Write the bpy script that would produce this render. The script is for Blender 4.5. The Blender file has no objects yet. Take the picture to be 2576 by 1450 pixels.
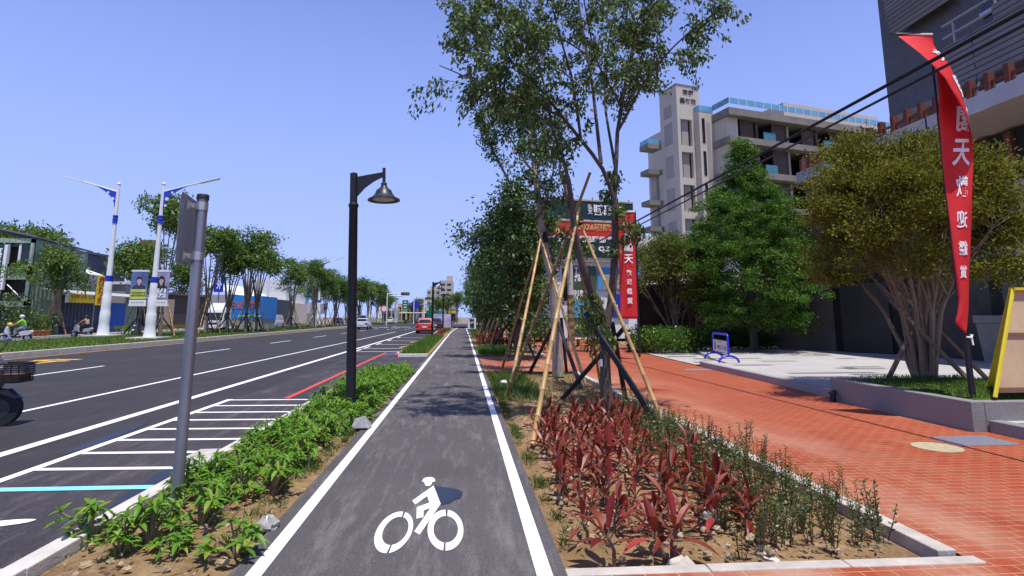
import bpy, math, random
import numpy as np
from mathutils import Vector, Matrix
C = bpy.context.scene.collection
SC = bpy.context.scene
# ---------------------------------------------------------------- camera model (photo measured on a 2576 x 1450 grid)
F = 1390.; CX, CY = 1288., 592.; H = 1.6
PIT = math.atan(206/F); YAW = math.atan(123*math.cos(PIT)/F)
cd = bpy.data.cameras.new('camera'); cam = bpy.data.objects.new('camera', cd); C.objects.link(cam)
cam.location = (0, 0, H); cam.rotation_euler = (math.pi/2+PIT, 0, -YAW)
cd.sensor_width = 36; cd.lens = 36*F/2576; cd.shift_y = -(725-CY)/2576
cd.clip_start = .05; cd.clip_end = 5000
SC.camera = cam
# ---------------------------------------------------------------- sky, sun, exposure
SUN = Vector((.10, -.26, 1)).normalized()
w = bpy.data.worlds.new('World'); SC.world = w; w.use_nodes = True
nt = w.node_tree; nt.nodes.clear()
sky = nt.nodes.new('ShaderNodeTexSky'); sky.sky_type = 'NISHITA'; sky.sun_disc = False
sky.sun_elevation = math.asin(SUN.z); sky.sun_rotation = math.atan2(SUN.x, SUN.y)
sky.air_density = 1.0; sky.dust_density = .25; sky.ozone_density = 3.0; sky.altitude = 50
tcw = nt.nodes.new('ShaderNodeTexCoord'); sxw = nt.nodes.new('ShaderNodeSeparateXYZ'); cxw = nt.nodes.new('ShaderNodeCombineXYZ'); crv = nt.nodes.new('ShaderNodeFloatCurve')
cm = crv.mapping.curves[0]; cm.points[0].location = (0, .12); cm.points[1].location = (1, 1); cm.points.new(.38, .215); cm.points.new(.55, .34); crv.mapping.update()   # flattens the pale band at the horizon
nt.links.new(tcw.outputs['Generated'], sxw.inputs[0]); nt.links.new(sxw.outputs[2], crv.inputs['Value'])
nt.links.new(sxw.outputs[0], cxw.inputs[0]); nt.links.new(sxw.outputs[1], cxw.inputs[1]); nt.links.new(crv.outputs[0], cxw.inputs[2]); nt.links.new(cxw.outputs[0], sky.inputs[0])
tint = nt.nodes.new('ShaderNodeMix'); tint.data_type = 'RGBA'; tint.blend_type = 'MULTIPLY'
tint.inputs[0].default_value = 1; tint.inputs[7].default_value = (1.08, .95, 1.34, 1)
bg = nt.nodes.new('ShaderNodeBackground'); bg.inputs[1].default_value = .125
wo = nt.nodes.new('ShaderNodeOutputWorld')
nt.links.new(sky.outputs[0], tint.inputs[6]); nt.links.new(tint.outputs[2], bg.inputs[0]); nt.links.new(bg.outputs[0], wo.inputs[0])
sl = bpy.data.lights.new('sun', 'SUN'); sl.energy = 5.0; sl.angle = math.radians(.5); sl.color = (1, .95, .87)
so = bpy.data.objects.new('sun', sl); C.objects.link(so)
so.rotation_euler = SUN.to_track_quat('Z', 'Y').to_euler(); so.location = (0, 0, 40)
SC.view_settings.view_transform = 'Standard'; SC.view_settings.look = 'None'
SC.view_settings.exposure = .12; SC.view_settings.gamma = 1
SC.cycles.max_bounces = 6; SC.cycles.transparent_max_bounces = 6
# ---------------------------------------------------------------- measuring helpers
cp, sp = math.cos(PIT), math.sin(PIT); ct, st = math.cos(YAW), math.sin(YAW)
RT = (ct, -st, 0); FW = (st*cp, ct*cp, sp); UP = (-st*sp, -ct*sp, cp)
def ray(u, v):
    a = (u-CX)/F; b = -(v-CY)/F
    return [FW[i]+a*RT[i]+b*UP[i] for i in range(3)]
def G(u, v, z=0):
    d = ray(u, v); t = (z-H)/d[2]; return (d[0]*t, d[1]*t, z)
def AT(u, v, y):
    d = ray(u, v); t = y/d[1]; return (d[0]*t, y, H+d[2]*t)
def ATX(u, v, x):
    d = ray(u, v); t = x/d[0]; return (x, d[1]*t, H+d[2]*t)
def ONP(u, v, o, n):        # where the sight line meets the upright plane through o with horizontal normal n
    d = ray(u, v); t = (o[0]*n[0]+o[1]*n[1])/(d[0]*n[0]+d[1]*n[1])
    return (d[0]*t, d[1]*t, H+d[2]*t)
# ---------------------------------------------------------------- materials
MATS = {}
def nodes(name):
    m = bpy.data.materials.new(name); m.use_nodes = True
    return m, m.node_tree, m.node_tree.nodes['Principled BSDF']
def rgba(c): return (c[0], c[1], c[2], 1)
def mat(name, col, rough=.6, metal=0., var=.18, scale=5., bump=0., bscale=30., spec=.4, stretch=None, detail=5):
    if name in MATS: return MATS[name]
    m, t, b = nodes(name); L = t.links
    b.inputs['Roughness'].default_value = rough; b.inputs['Metallic'].default_value = metal
    b.inputs['Specular IOR Level'].default_value = spec
    tc = t.nodes.new('ShaderNodeTexCoord'); n = t.nodes.new('ShaderNodeTexNoise')
    n.inputs['Scale'].default_value = scale; n.inputs['Detail'].default_value = detail; n.inputs['Roughness'].default_value = .65
    src = tc.outputs['Object']
    if stretch:
        mp = t.nodes.new('ShaderNodeMapping'); mp.inputs['Scale'].default_value = stretch
        L.new(src, mp.inputs[0]); src = mp.outputs[0]
    L.new(src, n.inputs['Vector'])
    r = t.nodes.new('ShaderNodeValToRGB')
    r.color_ramp.elements[0].position = .3; r.color_ramp.elements[1].position = .7
    r.color_ramp.elements[0].color = rgba([c*(1-var) for c in col]); r.color_ramp.elements[1].color = rgba([min(1, c*(1+var)) for c in col])
    L.new(n.outputs[0], r.inputs[0]); L.new(r.outputs[0], b.inputs['Base Color'])
    if bump:
        n2 = t.nodes.new('ShaderNodeTexNoise'); n2.inputs['Scale'].default_value = bscale; n2.inputs['Detail'].default_value = 6
        L.new(src, n2.inputs['Vector'])
        bp = t.nodes.new('ShaderNodeBump'); bp.inputs['Strength'].default_value = bump; bp.inputs['Distance'].default_value = .02
        L.new(n2.outputs[0], bp.inputs['Height']); L.new(bp.outputs[0], b.inputs['Normal'])
    MATS[name] = m; return m
def leafmat(name, cols, rough=.45, trans=.3, spec=.4):
    if name in MATS: return MATS[name]
    m, t, b = nodes(name); L = t.links
    g = t.nodes.new('ShaderNodeNewGeometry'); r = t.nodes.new('ShaderNodeValToRGB')
    e = r.color_ramp.elements
    while len(e) < len(cols): e.new(.5)
    for i, c in enumerate(cols): e[i].position = i/(len(cols)-1); e[i].color = rgba(c)
    L.new(g.outputs['Random Per Island'], r.inputs[0]); L.new(r.outputs[0], b.inputs['Base Color'])
    b.inputs['Roughness'].default_value = rough; b.inputs['Specular IOR Level'].default_value = spec
    tr = t.nodes.new('ShaderNodeBsdfTranslucent'); mx = t.nodes.new('ShaderNodeMixShader'); mx.inputs[0].default_value = trans
    L.new(r.outputs[0], tr.inputs[0]); L.new(b.outputs[0], mx.inputs[1]); L.new(tr.outputs[0], mx.inputs[2])
    L.new(mx.outputs[0], t.nodes['Material Output'].inputs[0])
    MATS[name] = m; return m
def ramp(t, src, p0, c0, p1, c1):
    r = t.nodes.new('ShaderNodeValToRGB'); e = r.color_ramp.elements
    e[0].position = p0; e[0].color = c0 if len(c0) == 4 else rgba(c0); e[1].position = p1; e[1].color = c1 if len(c1) == 4 else rgba(c1)
    t.links.new(src, r.inputs[0]); return r.outputs[0]
def noise(t, src, scale, detail=6, rough=.6):
    n = t.nodes.new('ShaderNodeTexNoise'); n.inputs['Scale'].default_value = scale; n.inputs['Detail'].default_value = detail
    n.inputs['Roughness'].default_value = rough; t.links.new(src, n.inputs['Vector']); return n.outputs[0]
def mixc(t, fac, a, b, mode='MIX'):
    m = t.nodes.new('ShaderNodeMix'); m.data_type = 'RGBA'; m.blend_type = mode
    for s, x in ((0, fac), (6, a), (7, b)):
        if isinstance(x, (int, float)): m.inputs[s].default_value = x
        elif isinstance(x, tuple): m.inputs[s].default_value = x if len(x) == 4 else rgba(x)
        else: t.links.new(x, m.inputs[s])
    return m.outputs[2]
def objco(t, scale=None):
    tc = t.nodes.new('ShaderNodeTexCoord')
    if not scale: return tc.outputs['Object']
    mp = t.nodes.new('ShaderNodeMapping'); mp.inputs['Scale'].default_value = scale; t.links.new(tc.outputs['Object'], mp.inputs[0]); return mp.outputs[0]
def bumpto(t, b, h, strength, dist=.02):
    bp = t.nodes.new('ShaderNodeBump'); bp.inputs['Strength'].default_value = strength; bp.inputs['Distance'].default_value = dist
    t.links.new(h, bp.inputs['Height']); t.links.new(bp.outputs[0], b.inputs['Normal'])
def asphalt(name, c0, c1, dust, dfac, speck=.5):
    m, t, b = nodes(name); o = objco(t)
    big = noise(t, o, .35, 5); fine = noise(t, o, 95, 3, .75)
    base = ramp(t, big, .3, c0, .7, c1)
    fr = ramp(t, fine, .35, (.36, .36, .36), .75, (1.85, 1.85, 1.85))
    base = mixc(t, .8, base, fr, 'MULTIPLY')
    st_ = noise(t, objco(t, (2.2, .35, 1)), 2.1, 9, .78)
    f = ramp(t, st_, .50, (0, 0, 0), .72, (dfac,)*3)
    base = mixc(t, f, base, dust); dk = noise(t, objco(t, (.9, .5, 1)), 2.3, 7, .72); base = mixc(t, ramp(t, dk, .62, (0, 0, 0), .72, (.6,)*3), base, tuple(c*.5 for c in c0))
    vo = t.nodes.new('ShaderNodeTexVoronoi'); vo.inputs['Scale'].default_value = 16; t.links.new(o, vo.inputs['Vector'])
    f2 = ramp(t, vo.outputs['Distance'], .03, (speck,)*3, .075, (0, 0, 0))
    keep = ramp(t, noise(t, o, 2.1, 3), .44, (0, 0, 0), .66, (1, 1, 1))
    base = mixc(t, mixc(t, 1., f2, keep, 'MULTIPLY'), base, (.42, .40, .40))
    t.links.new(base, b.inputs['Base Color']); b.inputs['Roughness'].default_value = .85; b.inputs['Specular IOR Level'].default_value = .25
    bumpto(t, b, fine, .35, .006); MATS[name] = m; return m
def bricks(name, c1, c2, mort, bw, rh, ms, rough=.7, dust=None, rot=0, off=.5, bump=.25, plane=None):
    m, t, b = nodes(name); tc = t.nodes.new('ShaderNodeTexCoord'); mp = t.nodes.new('ShaderNodeMapping')
    if plane == 'xz': mp.inputs['Rotation'].default_value = (-math.pi/2, 0, 0)
    elif plane == 'yz': mp.inputs['Rotation'].default_value = (-math.pi/2, 0, 0)
    else: mp.inputs['Rotation'].default_value = (0, 0, rot)
    src = tc.outputs['Object']
    if plane == 'yz':       # swap x and y first
        sx = t.nodes.new('ShaderNodeSeparateXYZ'); cx = t.nodes.new('ShaderNodeCombineXYZ'); t.links.new(src, sx.inputs[0])
        t.links.new(sx.outputs[1], cx.inputs[0]); t.links.new(sx.outputs[2], cx.inputs[1]); t.links.new(sx.outputs[0], cx.inputs[2]); vec = cx.outputs[0]
    elif plane == 'xz':
        sx = t.nodes.new('ShaderNodeSeparateXYZ'); cx = t.nodes.new('ShaderNodeCombineXYZ'); t.links.new(src, sx.inputs[0])
        t.links.new(sx.outputs[0], cx.inputs[0]); t.links.new(sx.outputs[2], cx.inputs[1]); t.links.new(sx.outputs[1], cx.inputs[2]); vec = cx.outputs[0]
    else:
        t.links.new(src, mp.inputs[0]); vec = mp.outputs[0]
    br = t.nodes.new('ShaderNodeTexBrick'); t.links.new(vec, br.inputs['Vector'])
    for k, v in (('Scale', 1), ('Brick Width', bw), ('Row Height', rh), ('Mortar Size', ms), ('Mortar Smooth', .15)): br.inputs[k].default_value = v
    br.offset = off
    for k, v in (('Color1', c1), ('Color2', c2), ('Mortar', mort)): br.inputs[k].default_value = rgba(v)
    base = br.outputs['Color']
    if dust:        # a second, coarser tone so that single blocks differ
        b2 = t.nodes.new('ShaderNodeTexBrick'); t.links.new(vec, b2.inputs['Vector'])
        for k, v in (('Scale', 1), ('Brick Width', bw), ('Row Height', rh), ('Mortar Size', 0), ('Bias', -.45)): b2.inputs[k].default_value = v
        b2.offset = off; b2.squash = 1; b2.inputs['Color1'].default_value = (1, 1, 1, 1); b2.inputs['Color2'].default_value = (.62, .60, .62, 1); b2.inputs['Mortar'].default_value = (1, 1, 1, 1)
        base = mixc(t, .8, base, b2.outputs['Color'], 'MULTIPLY')
    n = noise(t, vec, 90, 3); base = mixc(t, .6, base, ramp(t, n, .3, (.75,)*3, .7, (1.25,)*3), 'MULTIPLY')
    n3 = noise(t, vec, .55, 6, .65); base = mixc(t, .5, base, ramp(t, n3, .3, (.78,)*3, .7, (1.18,)*3), 'MULTIPLY')
    if dust:
        n2 = noise(t, vec, .8, 8, .7); base = mixc(t, ramp(t, n2, .56, (0, 0, 0), .8, (.5,)*3), base, dust)
    t.links.new(base, b.inputs['Base Color']); b.inputs['Roughness'].default_value = rough; b.inputs['Specular IOR Level'].default_value = .25
    bumpto(t, b, br.outputs['Fac'], -bump, .006); MATS[name] = m; return m
# ---------------------------------------------------------------- mesh builder
class MB:
    def __init__(s): s.v = []; s.f = []; s.m = []; s.mi = 0
    def add(s, vs, fs):
        o = len(s.v); s.v += [tuple(x) for x in vs]
        for f in fs: s.f.append(tuple(i+o for i in f)); s.m.append(s.mi)
        return s
    def box(s, x0, y0, z0, x1, y1, z1):
        vs = [(x, y, z) for z in (z0, z1) for x, y in ((x0, y0), (x1, y0), (x1, y1), (x0, y1))]
        return s.add(vs, [(3, 2, 1, 0), (4, 5, 6, 7), (0, 1, 5, 4), (1, 2, 6, 5), (2, 3, 7, 6), (3, 0, 4, 7)])
    def obox(s, c, ax, size, z0, z1):      # oriented box: centre, direction of its long side, (long, short)
        d = Vector((ax[0], ax[1])).normalized(); n = Vector((-d.y, d.x)); a, b = size[0]/2, size[1]/2
        p = [(c[0]+d.x*i*a+n.x*j*b, c[1]+d.y*i*a+n.y*j*b) for i, j in ((-1, -1), (1, -1), (1, 1), (-1, 1))]
        return s.prism(p, z0, z1)
    def prism(s, pts, z0, z1):
        n = len(pts); a = sum(pts[i][0]*pts[(i+1) % n][1]-pts[(i+1) % n][0]*pts[i][1] for i in range(n))
        if a < 0: pts = list(reversed(pts))
        vs = [(p[0], p[1], z0) for p in pts]+[(p[0], p[1], z1) for p in pts]
        return s.add(vs, [tuple(range(n-1, -1, -1)), tuple(range(n, 2*n))]+[(i, (i+1) % n, n+(i+1) % n, n+i) for i in range(n)])
    def sheet(s, pts, z):
        n = len(pts); a = sum(pts[i][0]*pts[(i+1) % n][1]-pts[(i+1) % n][0]*pts[i][1] for i in range(n))
        if a < 0: pts = list(reversed(pts))
        return s.add([(p[0], p[1], z) for p in pts], [tuple(range(n))])
    def slab(s, poly, axis, a0, a1):       # polygon in a vertical plane, pushed along axis 0 (x) or 1 (y)
        n = len(poly)
        mk = (lambda p, a: (a, p[0], p[1])) if axis == 0 else (lambda p, a: (p[0], a, p[1]))
        vs = [mk(p, a0) for p in poly]+[mk(p, a1) for p in poly]
        return s.add(vs, [tuple(range(n)), tuple(range(2*n-1, n-1, -1))]+[(i, n+i, n+(i+1) % n, (i+1) % n) for i in range(n)])
    def tube(s, pts, rad, seg=8, cap=True):
        pts = [Vector(p) for p in pts]; n = len(pts)
        if not hasattr(rad, '__len__'): rad = [rad]*n
        vs = []; ref = None
        for i, p in enumerate(pts):
            d = (pts[min(i+1, n-1)]-pts[max(i-1, 0)])
            if d.length < 1e-9: d = Vector((0, 0, 1))
            d.normalize()
            if ref is None: ref = Vector((0, 1, 0)) if abs(d.y) < .9 else Vector((1, 0, 0))
            a = d.cross(ref).normalized(); b = d.cross(a).normalized(); ref = a.cross(d).normalized()
            for k in range(seg):
                q = 2*math.pi*k/seg; vs.append(p+float(rad[i])*(math.cos(q)*a+math.sin(q)*b))
        fs = [(i*seg+k, i*seg+(k+1) % seg, (i+1)*seg+(k+1) % seg, (i+1)*seg+k) for i in range(n-1) for k in range(seg)]
        if cap: fs += [tuple(range(seg-1, -1, -1)), tuple(range((n-1)*seg, n*seg))]
        return s.add(vs, fs)
    def lathe(s, prof, c=(0, 0, 0), seg=16, cap=True):   # prof: (r, z)
        n = len(prof); vs = [(c[0]+r*math.cos(2*math.pi*k/seg), c[1]+r*math.sin(2*math.pi*k/seg), c[2]+z) for r, z in prof for k in range(seg)]
        fs = [(i*seg+k, i*seg+(k+1) % seg, (i+1)*seg+(k+1) % seg, (i+1)*seg+k) for i in range(n-1) for k in range(seg)]
        if cap: fs += [tuple(range(seg-1, -1, -1)), tuple(range((n-1)*seg, n*seg))]
        return s.add(vs, fs)
    def disc(s, c, r, axis, th, seg=16):   # wheel-like cylinder along axis
        a = Vector(axis).normalized(); return s.tube([Vector(c)-a*th/2, Vector(c)+a*th/2], r, seg)
    def ball(s, c, r, seg=10, rings=6):
        if not hasattr(r, '__len__'): r = (r, r, r)
        vs = []; fs = []
        for i in range(rings+1):
            t = math.pi*i/rings
            for k in range(seg):
                q = 2*math.pi*k/seg; vs.append((c[0]+r[0]*math.sin(t)*math.cos(q), c[1]+r[1]*math.sin(t)*math.sin(q), c[2]-r[2]*math.cos(t)))
        for i in range(rings):
            for k in range(seg): fs.append((i*seg+k, i*seg+(k+1) % seg, (i+1)*seg+(k+1) % seg, (i+1)*seg+k))
        return s.add(vs, fs)
    def build(s, name, mats, parent=None, smooth=False, bevel=0):
        me = bpy.data.meshes.new(name); me.from_pydata(s.v, [], s.f)
        mats = mats if isinstance(mats, (list, tuple)) else [mats]
        for m in mats: me.materials.append(m)
        if len(mats) > 1: me.polygons.foreach_set('material_index', s.m)
        if smooth: me.shade_smooth(); me.set_sharp_from_angle(angle=math.radians(38))
        me.update(); return obj(name, me, parent, bevel)
WORLD = set()
def thingw(name, label, cat, loc, group=None):      # a thing whose parts are modelled in place (world coordinates)
    o = thing(name, label, cat, loc, 0, group); WORLD.add(o.name); return o
def obj(name, me, parent=None, bevel=0):
    o = bpy.data.objects.new(name, me); C.objects.link(o)
    if parent:
        o.parent = parent
        o.matrix_parent_inverse = Matrix.Translation(-parent.location) if parent.name in WORLD else Matrix()
    if bevel:
        b = o.modifiers.new('bevel', 'BEVEL'); b.width = bevel; b.segments = 2; b.limit_method = 'ANGLE'
    return o
def tag(o, label, cat, group=None):
    o['label'] = label; o['category'] = cat
    if group: o['group'] = group
    return o
def struct(o, kind='structure'): o['kind'] = kind; return o
def thing(name, label, cat, loc=(0, 0, 0), rz=0, group=None):
    o = bpy.data.objects.new(name, None); C.objects.link(o); o.location = loc; o.rotation_euler = (0, 0, rz); o.empty_display_size = .3
    return tag(o, label, cat, group)
def dup(root, loc, rz=0, label=None, group=None, scale=None):
    def cp_(o, par):
        c = o.copy(); C.objects.link(c)
        if par: c.parent = par; c.matrix_parent_inverse = Matrix()
        for ch in list(o.children): cp_(ch, c)
        return c
    r = cp_(root, None); r.location = loc; r.rotation_euler = (0, 0, rz)
    if scale: r.scale = scale if hasattr(scale, '__len__') else (scale,)*3
    if label: r['label'] = label
    if group: r['group'] = group
    return r
def text_mesh(s, bold=.0, align='CENTER'):
    cu = bpy.data.curves.new('t', 'FONT'); cu.body = s; cu.align_x = align; cu.offset = bold; cu.resolution_u = 3; cu.space_line = .95
    o = bpy.data.objects.new('t', cu); C.objects.link(o)
    dg = bpy.context.evaluated_depsgraph_get(); me = bpy.data.meshes.new_from_object(o.evaluated_get(dg))
    bpy.data.objects.remove(o); bpy.data.curves.remove(cu)
    return me
def lettering(s, m, parent, org, xdir, w=None, h=None, bold=.0, off=.012, name='lettering', up=(0, 0, 1)):
    """flat letters centred on org, running along xdir, standing up; fitted to width w and/or height h"""
    me = text_mesh(s, bold); n = len(me.vertices)
    if not n: return None
    a = np.empty(n*3); me.vertices.foreach_get('co', a); a = a.reshape(-1, 3)
    lo, hi = a.min(0), a.max(0); c = (lo+hi)/2; sz = np.maximum(hi-lo, 1e-6)
    sx = (w/sz[0]) if w else None; sy = (h/sz[1]) if h else None
    sx = sx or sy; sy = sy or sx
    X = Vector(xdir).normalized(); U = Vector(up); N = X.cross(U)
    loc = Vector(org)+N*off
    b = np.array([list(loc+X*float((p[0]-c[0])*sx)+U*float((p[1]-c[1])*sy)) for p in a])
    me.vertices.foreach_set('co', b.ravel()); me.materials.clear(); me.materials.append(m); me.name = name; me.update()
    return obj(name, me, parent)
def npmesh(name, V, nper, mats, parent=None, midx=None, smooth=False, faces=None):
    """V: (n, nper, 3) one polygon per row"""
    n = V.shape[0]; me = bpy.data.meshes.new(name)
    me.vertices.add(n*nper); me.vertices.foreach_set('co', V.astype(np.float32).ravel())
    me.loops.add(n*nper); me.loops.foreach_set('vertex_index', np.arange(n*nper, dtype=np.int32))
    me.polygons.add(n); me.polygons.foreach_set('loop_start', np.arange(0, n*nper, nper, dtype=np.int32))
    me.polygons.foreach_set('loop_total', np.full(n, nper, dtype=np.int32))
    for m in (mats if isinstance(mats, (list, tuple)) else [mats]): me.materials.append(m)
    if midx is not None: me.polygons.foreach_set('material_index', np.asarray(midx, dtype=np.int32))
    me.update(calc_edges=True); me.validate()
    return me
def unit(a): return a/np.maximum(np.linalg.norm(a, axis=-1, keepdims=True), 1e-9)
def leafquads(P, D, L, W, rng, fold=.25, roll=None):
    """diamond leaves starting at P pointing along D"""
    n = len(P); D = unit(D); r = unit(rng.normal(size=(n, 3))) if roll is None else roll
    S = unit(np.cross(D, r)); N = np.cross(S, D)
    L = np.broadcast_to(np.asarray(L), (n,))[:, None]; W = np.broadcast_to(np.asarray(W), (n,))[:, None]
    mid = P+D*L*.45
    return np.stack([P, mid+S*W*.5+N*W*fold, P+D*L-N*W*fold*.6, mid-S*W*.5+N*W*fold], 1)
# ================================================================ ground, road, paths, kerbs, markings
M_ground = mat('dry_ground', (.20, .17, .12), .95, var=.25, scale=.2)
M_road = asphalt('road_asphalt', (.031, .028, .032), (.046, .041, .045), (.10, .09, .095), .4, .15)
M_lay = asphalt('parking_asphalt', (.036, .031, .038), (.060, .052, .058), (.17, .15, .14), .6, .5)
M_path = asphalt('path_asphalt', (.068, .062, .064), (.108, .098, .100), (.25, .225, .215), .6, .5)
def worn_paint(name, c, under):
    m, t, b = nodes(name); o = objco(t); base = mixc(t, .5, c, ramp(t, noise(t, o, 3, 6), .3, (.86,)*3, .7, (1.03,)*3), 'MULTIPLY')
    chip = ramp(t, noise(t, o, 55, 4, .7), .60, (0, 0, 0), .68, (1, 1, 1)); zone = ramp(t, noise(t, o, 1.7, 4), .42, (.05,)*3, .7, (.95,)*3)
    t.links.new(mixc(t, mixc(t, 1., chip, zone, 'MULTIPLY'), base, under), b.inputs['Base Color']); b.inputs['Roughness'].default_value = .75; b.inputs['Specular IOR Level'].default_value = .2; MATS[name] = m; return m
M_white = worn_paint('white_road_paint', (.76, .745, .745), (.22, .20, .20))
M_yel = mat('yellow_road_paint', (.75, .42, .05), .6, var=.12, scale=6)
M_redp = mat('red_road_paint', (.62, .06, .03), .6, var=.15, scale=7)
M_cyan = mat('cyan_road_paint', (.22, .68, .82), .6, var=.08, scale=6)
M_conc = mat('pale_concrete', (.52, .485, .44), .85, var=.16, scale=3, bump=.25, bscale=60)
M_concw = mat('white_concrete', (.68, .65, .62), .8, var=.10, scale=4, bump=.15, bscale=60)
M_concp = mat('tan_kerb_concrete', (.44, .395, .345), .9, var=.2, scale=5, bump=.25, bscale=60)
M_soil = None
def soil(name, c0, c1, c2):
    m, t, b = nodes(name); o = objco(t)
    base = ramp(t, noise(t, o, 2.2, 8, .7), .3, c0, .68, c1)
    base = mixc(t, ramp(t, noise(t, o, 9, 6, .7), .5, (0, 0, 0), .72, (.8,)*3), base, c2)
    base = mixc(t, .6, base, ramp(t, noise(t, o, 60, 4), .3, (.6,)*3, .7, (1.35,)*3), 'MULTIPLY')
    t.links.new(base, b.inputs['Base Color']); b.inputs['Roughness'].default_value = .95; b.inputs['Specular IOR Level'].default_value = .1
    bumpto(t, b, noise(t, o, 28, 8, .75), .9, .03); MATS[name] = m; return m
M_soil = soil('planting_soil', (.19, .115, .052), (.36, .235, .12), (.44, .31, .18))
M_turf = soil('turf', (.055, .10, .012), (.11, .18, .025), (.16, .18, .04))
M_brick = bricks('red_paving', (.275, .048, .017), (.37, .074, .027), (.40, .235, .145), .21, .105, .0045, dust=(.46, .25, .14))
M_granite = bricks('granite_paving', (.40, .385, .37), (.48, .46, .44), (.26, .25, .24), 1.2, .6, .006, dust=(.50, .48, .45), bump=.1)

m = MB(); m.sheet([(-900, -200), (900, -200), (900, 2600), (-900, 2600)], -.22)
struct(m.build('ground', M_ground))
m = MB(); m.sheet([(-17.5, -25), (-2.7, -25), (-2.7, 94), (90, 94), (90, 128), (-2.7, 128), (-2.7, 420), (-17.5, 420), (-17.5, 128), (-160, 128), (-160, 94), (-17.5, 94)], 0)
struct(m.build('road', M_road))
m = MB(); m.sheet([(-4.45, -6), (-2.7, -6), (-2.7, 24), (-4.45, 24)], .004); struct(m.build('parking_strip', M_lay))
# driveway between the two planting beds
m = MB(); m.sheet([(-2.7, 16.75), (-1.42, 16.75), (-1.42, 23.05), (-2.7, 23.05)], .004); struct(m.build('driveway', M_lay))
def pathx(y):       # how the path narrows and bends at its far end
    k = max(0, (y-52))/30
    return (-1.42+.55*k*k*.9, .66-.10*k)
ys = [-4, 2, 8, 14, 20, 26, 34, 42, 52, 58, 64, 70, 76, 82]
m = MB()
m.sheet([(pathx(y)[0], y) for y in ys]+[(pathx(y)[1], y) for y in reversed(ys)], .03)
struct(m.build('bike_path', M_path))
m = MB(); m.mi = 0
for a, b in zip(ys[:-1], ys[1:]):
    for sd in (0, 1):
        f = (lambda y: pathx(y)[0]+.11) if sd == 0 else (lambda y: pathx(y)[1]-.19)
        m.add([(f(a), a, .034), (f(a)+.1, a, .034), (f(b)+.1, b, .034), (f(b), b, .034)], [(0, 1, 2, 3)])
struct(m.build('path_edge_line', M_white))
# planting beds
def bed(name, x0, x1, y0, y1, z, seed, mt, amp=.03, step=.16):
    rng = np.random.default_rng(seed); nx, ny = max(3, int((x1-x0)/step)), max(3, int((y1-y0)/step))
    vs = []; fs = []
    ph = rng.uniform(0, 6, 12); fr = rng.uniform(1.2, 9, (6, 2))
    for j in range(ny+1):
        for i in range(nx+1):
            x = x0+(x1-x0)*i/nx; y = y0+(y1-y0)*j/ny
            e = min(1, min(i, nx-i, j, ny-j)/2)
            zz = sum(math.sin(fr[k, 0]*x+ph[k])*math.sin(fr[k, 1]*y+ph[k+6]) for k in range(6))/3
            vs.append((x, y, z+e*(amp*zz+rng.normal(0, amp*.35)+amp)))
    for j in range(ny):
        for i in range(nx):
            q = j*(nx+1)+i; fs.append((q, q+1, q+nx+2, q+nx+1))
    b = MB(); b.add(vs, fs); return struct(b.build(name, mt, None, True))
bed('planting_soil', -2.62, -1.40, -3, 16.6, .0, 1, M_soil)
bed('planting_soil', .64, 3.24, 3.80, 16.6, -.075, 2, M_soil)
bed('planting_soil', -2.6, -1.38, 23.3, 82, .02, 3, M_soil, .03, .5)
bed('planting_soil', .64, 3.22, 23.1, 84, .02, 4, M_soil, .03, .5)
# kerbs
def kerb(x0, y0, x1, y1, w, z0, z1, mt, seg=1.0, name='kerb', gap=.006):
    d = Vector((x1-x0, y1-y0)); n = max(1, round(d.length/seg)); u = d.normalized(); b = MB(); r = random.Random(int(abs(x0*7+y0*13)))
    for i in range(n):
        a0 = d*(i/n)+u*gap/2; a1 = d*((i+1)/n)-u*gap/2; c = (Vector((x0, y0))+(a0+a1)/2)
        b.obox((c.x+r.uniform(-.003, .003), c.y), u, ((a1-a0).length, w), z0, z1+r.uniform(-.004, .004))
    return struct(b.build(name, mt, None, False, .008))
kerb(-2.71, -4, -2.71, 16.7, .15, -.05, .085, M_conc, 1.0)
kerb(-2.63, 16.68, -1.42, 16.68, .12, -.05, .05, M_conc, .6)
kerb(-2.6, 23.16, -1.42, 23.16, .16, -.05, .12, M_concw, .6)
kerb(-2.69, 23.9, -2.69, 90, .14, -.05, .12, M_conc, 1.0)
b = MB(); b.tube([(-2.69, 23.9, .03), (-2.67, 23.5, .03), (-2.58, 23.2, .03)], .1, 10); struct(b.build('red_kerb_corner', M_redp, None, True))
kerb(.66, 3.715, 3.44, 3.66, .105, -.1, .014, M_concp, .9)
kerb(3.325, 3.78, 3.325, 16.55, .14, -.1, .022, M_concp, 1.0)
kerb(3.33, 23.1, 3.33, 84, .17, -.05, .07, M_conc, 1.0)
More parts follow.
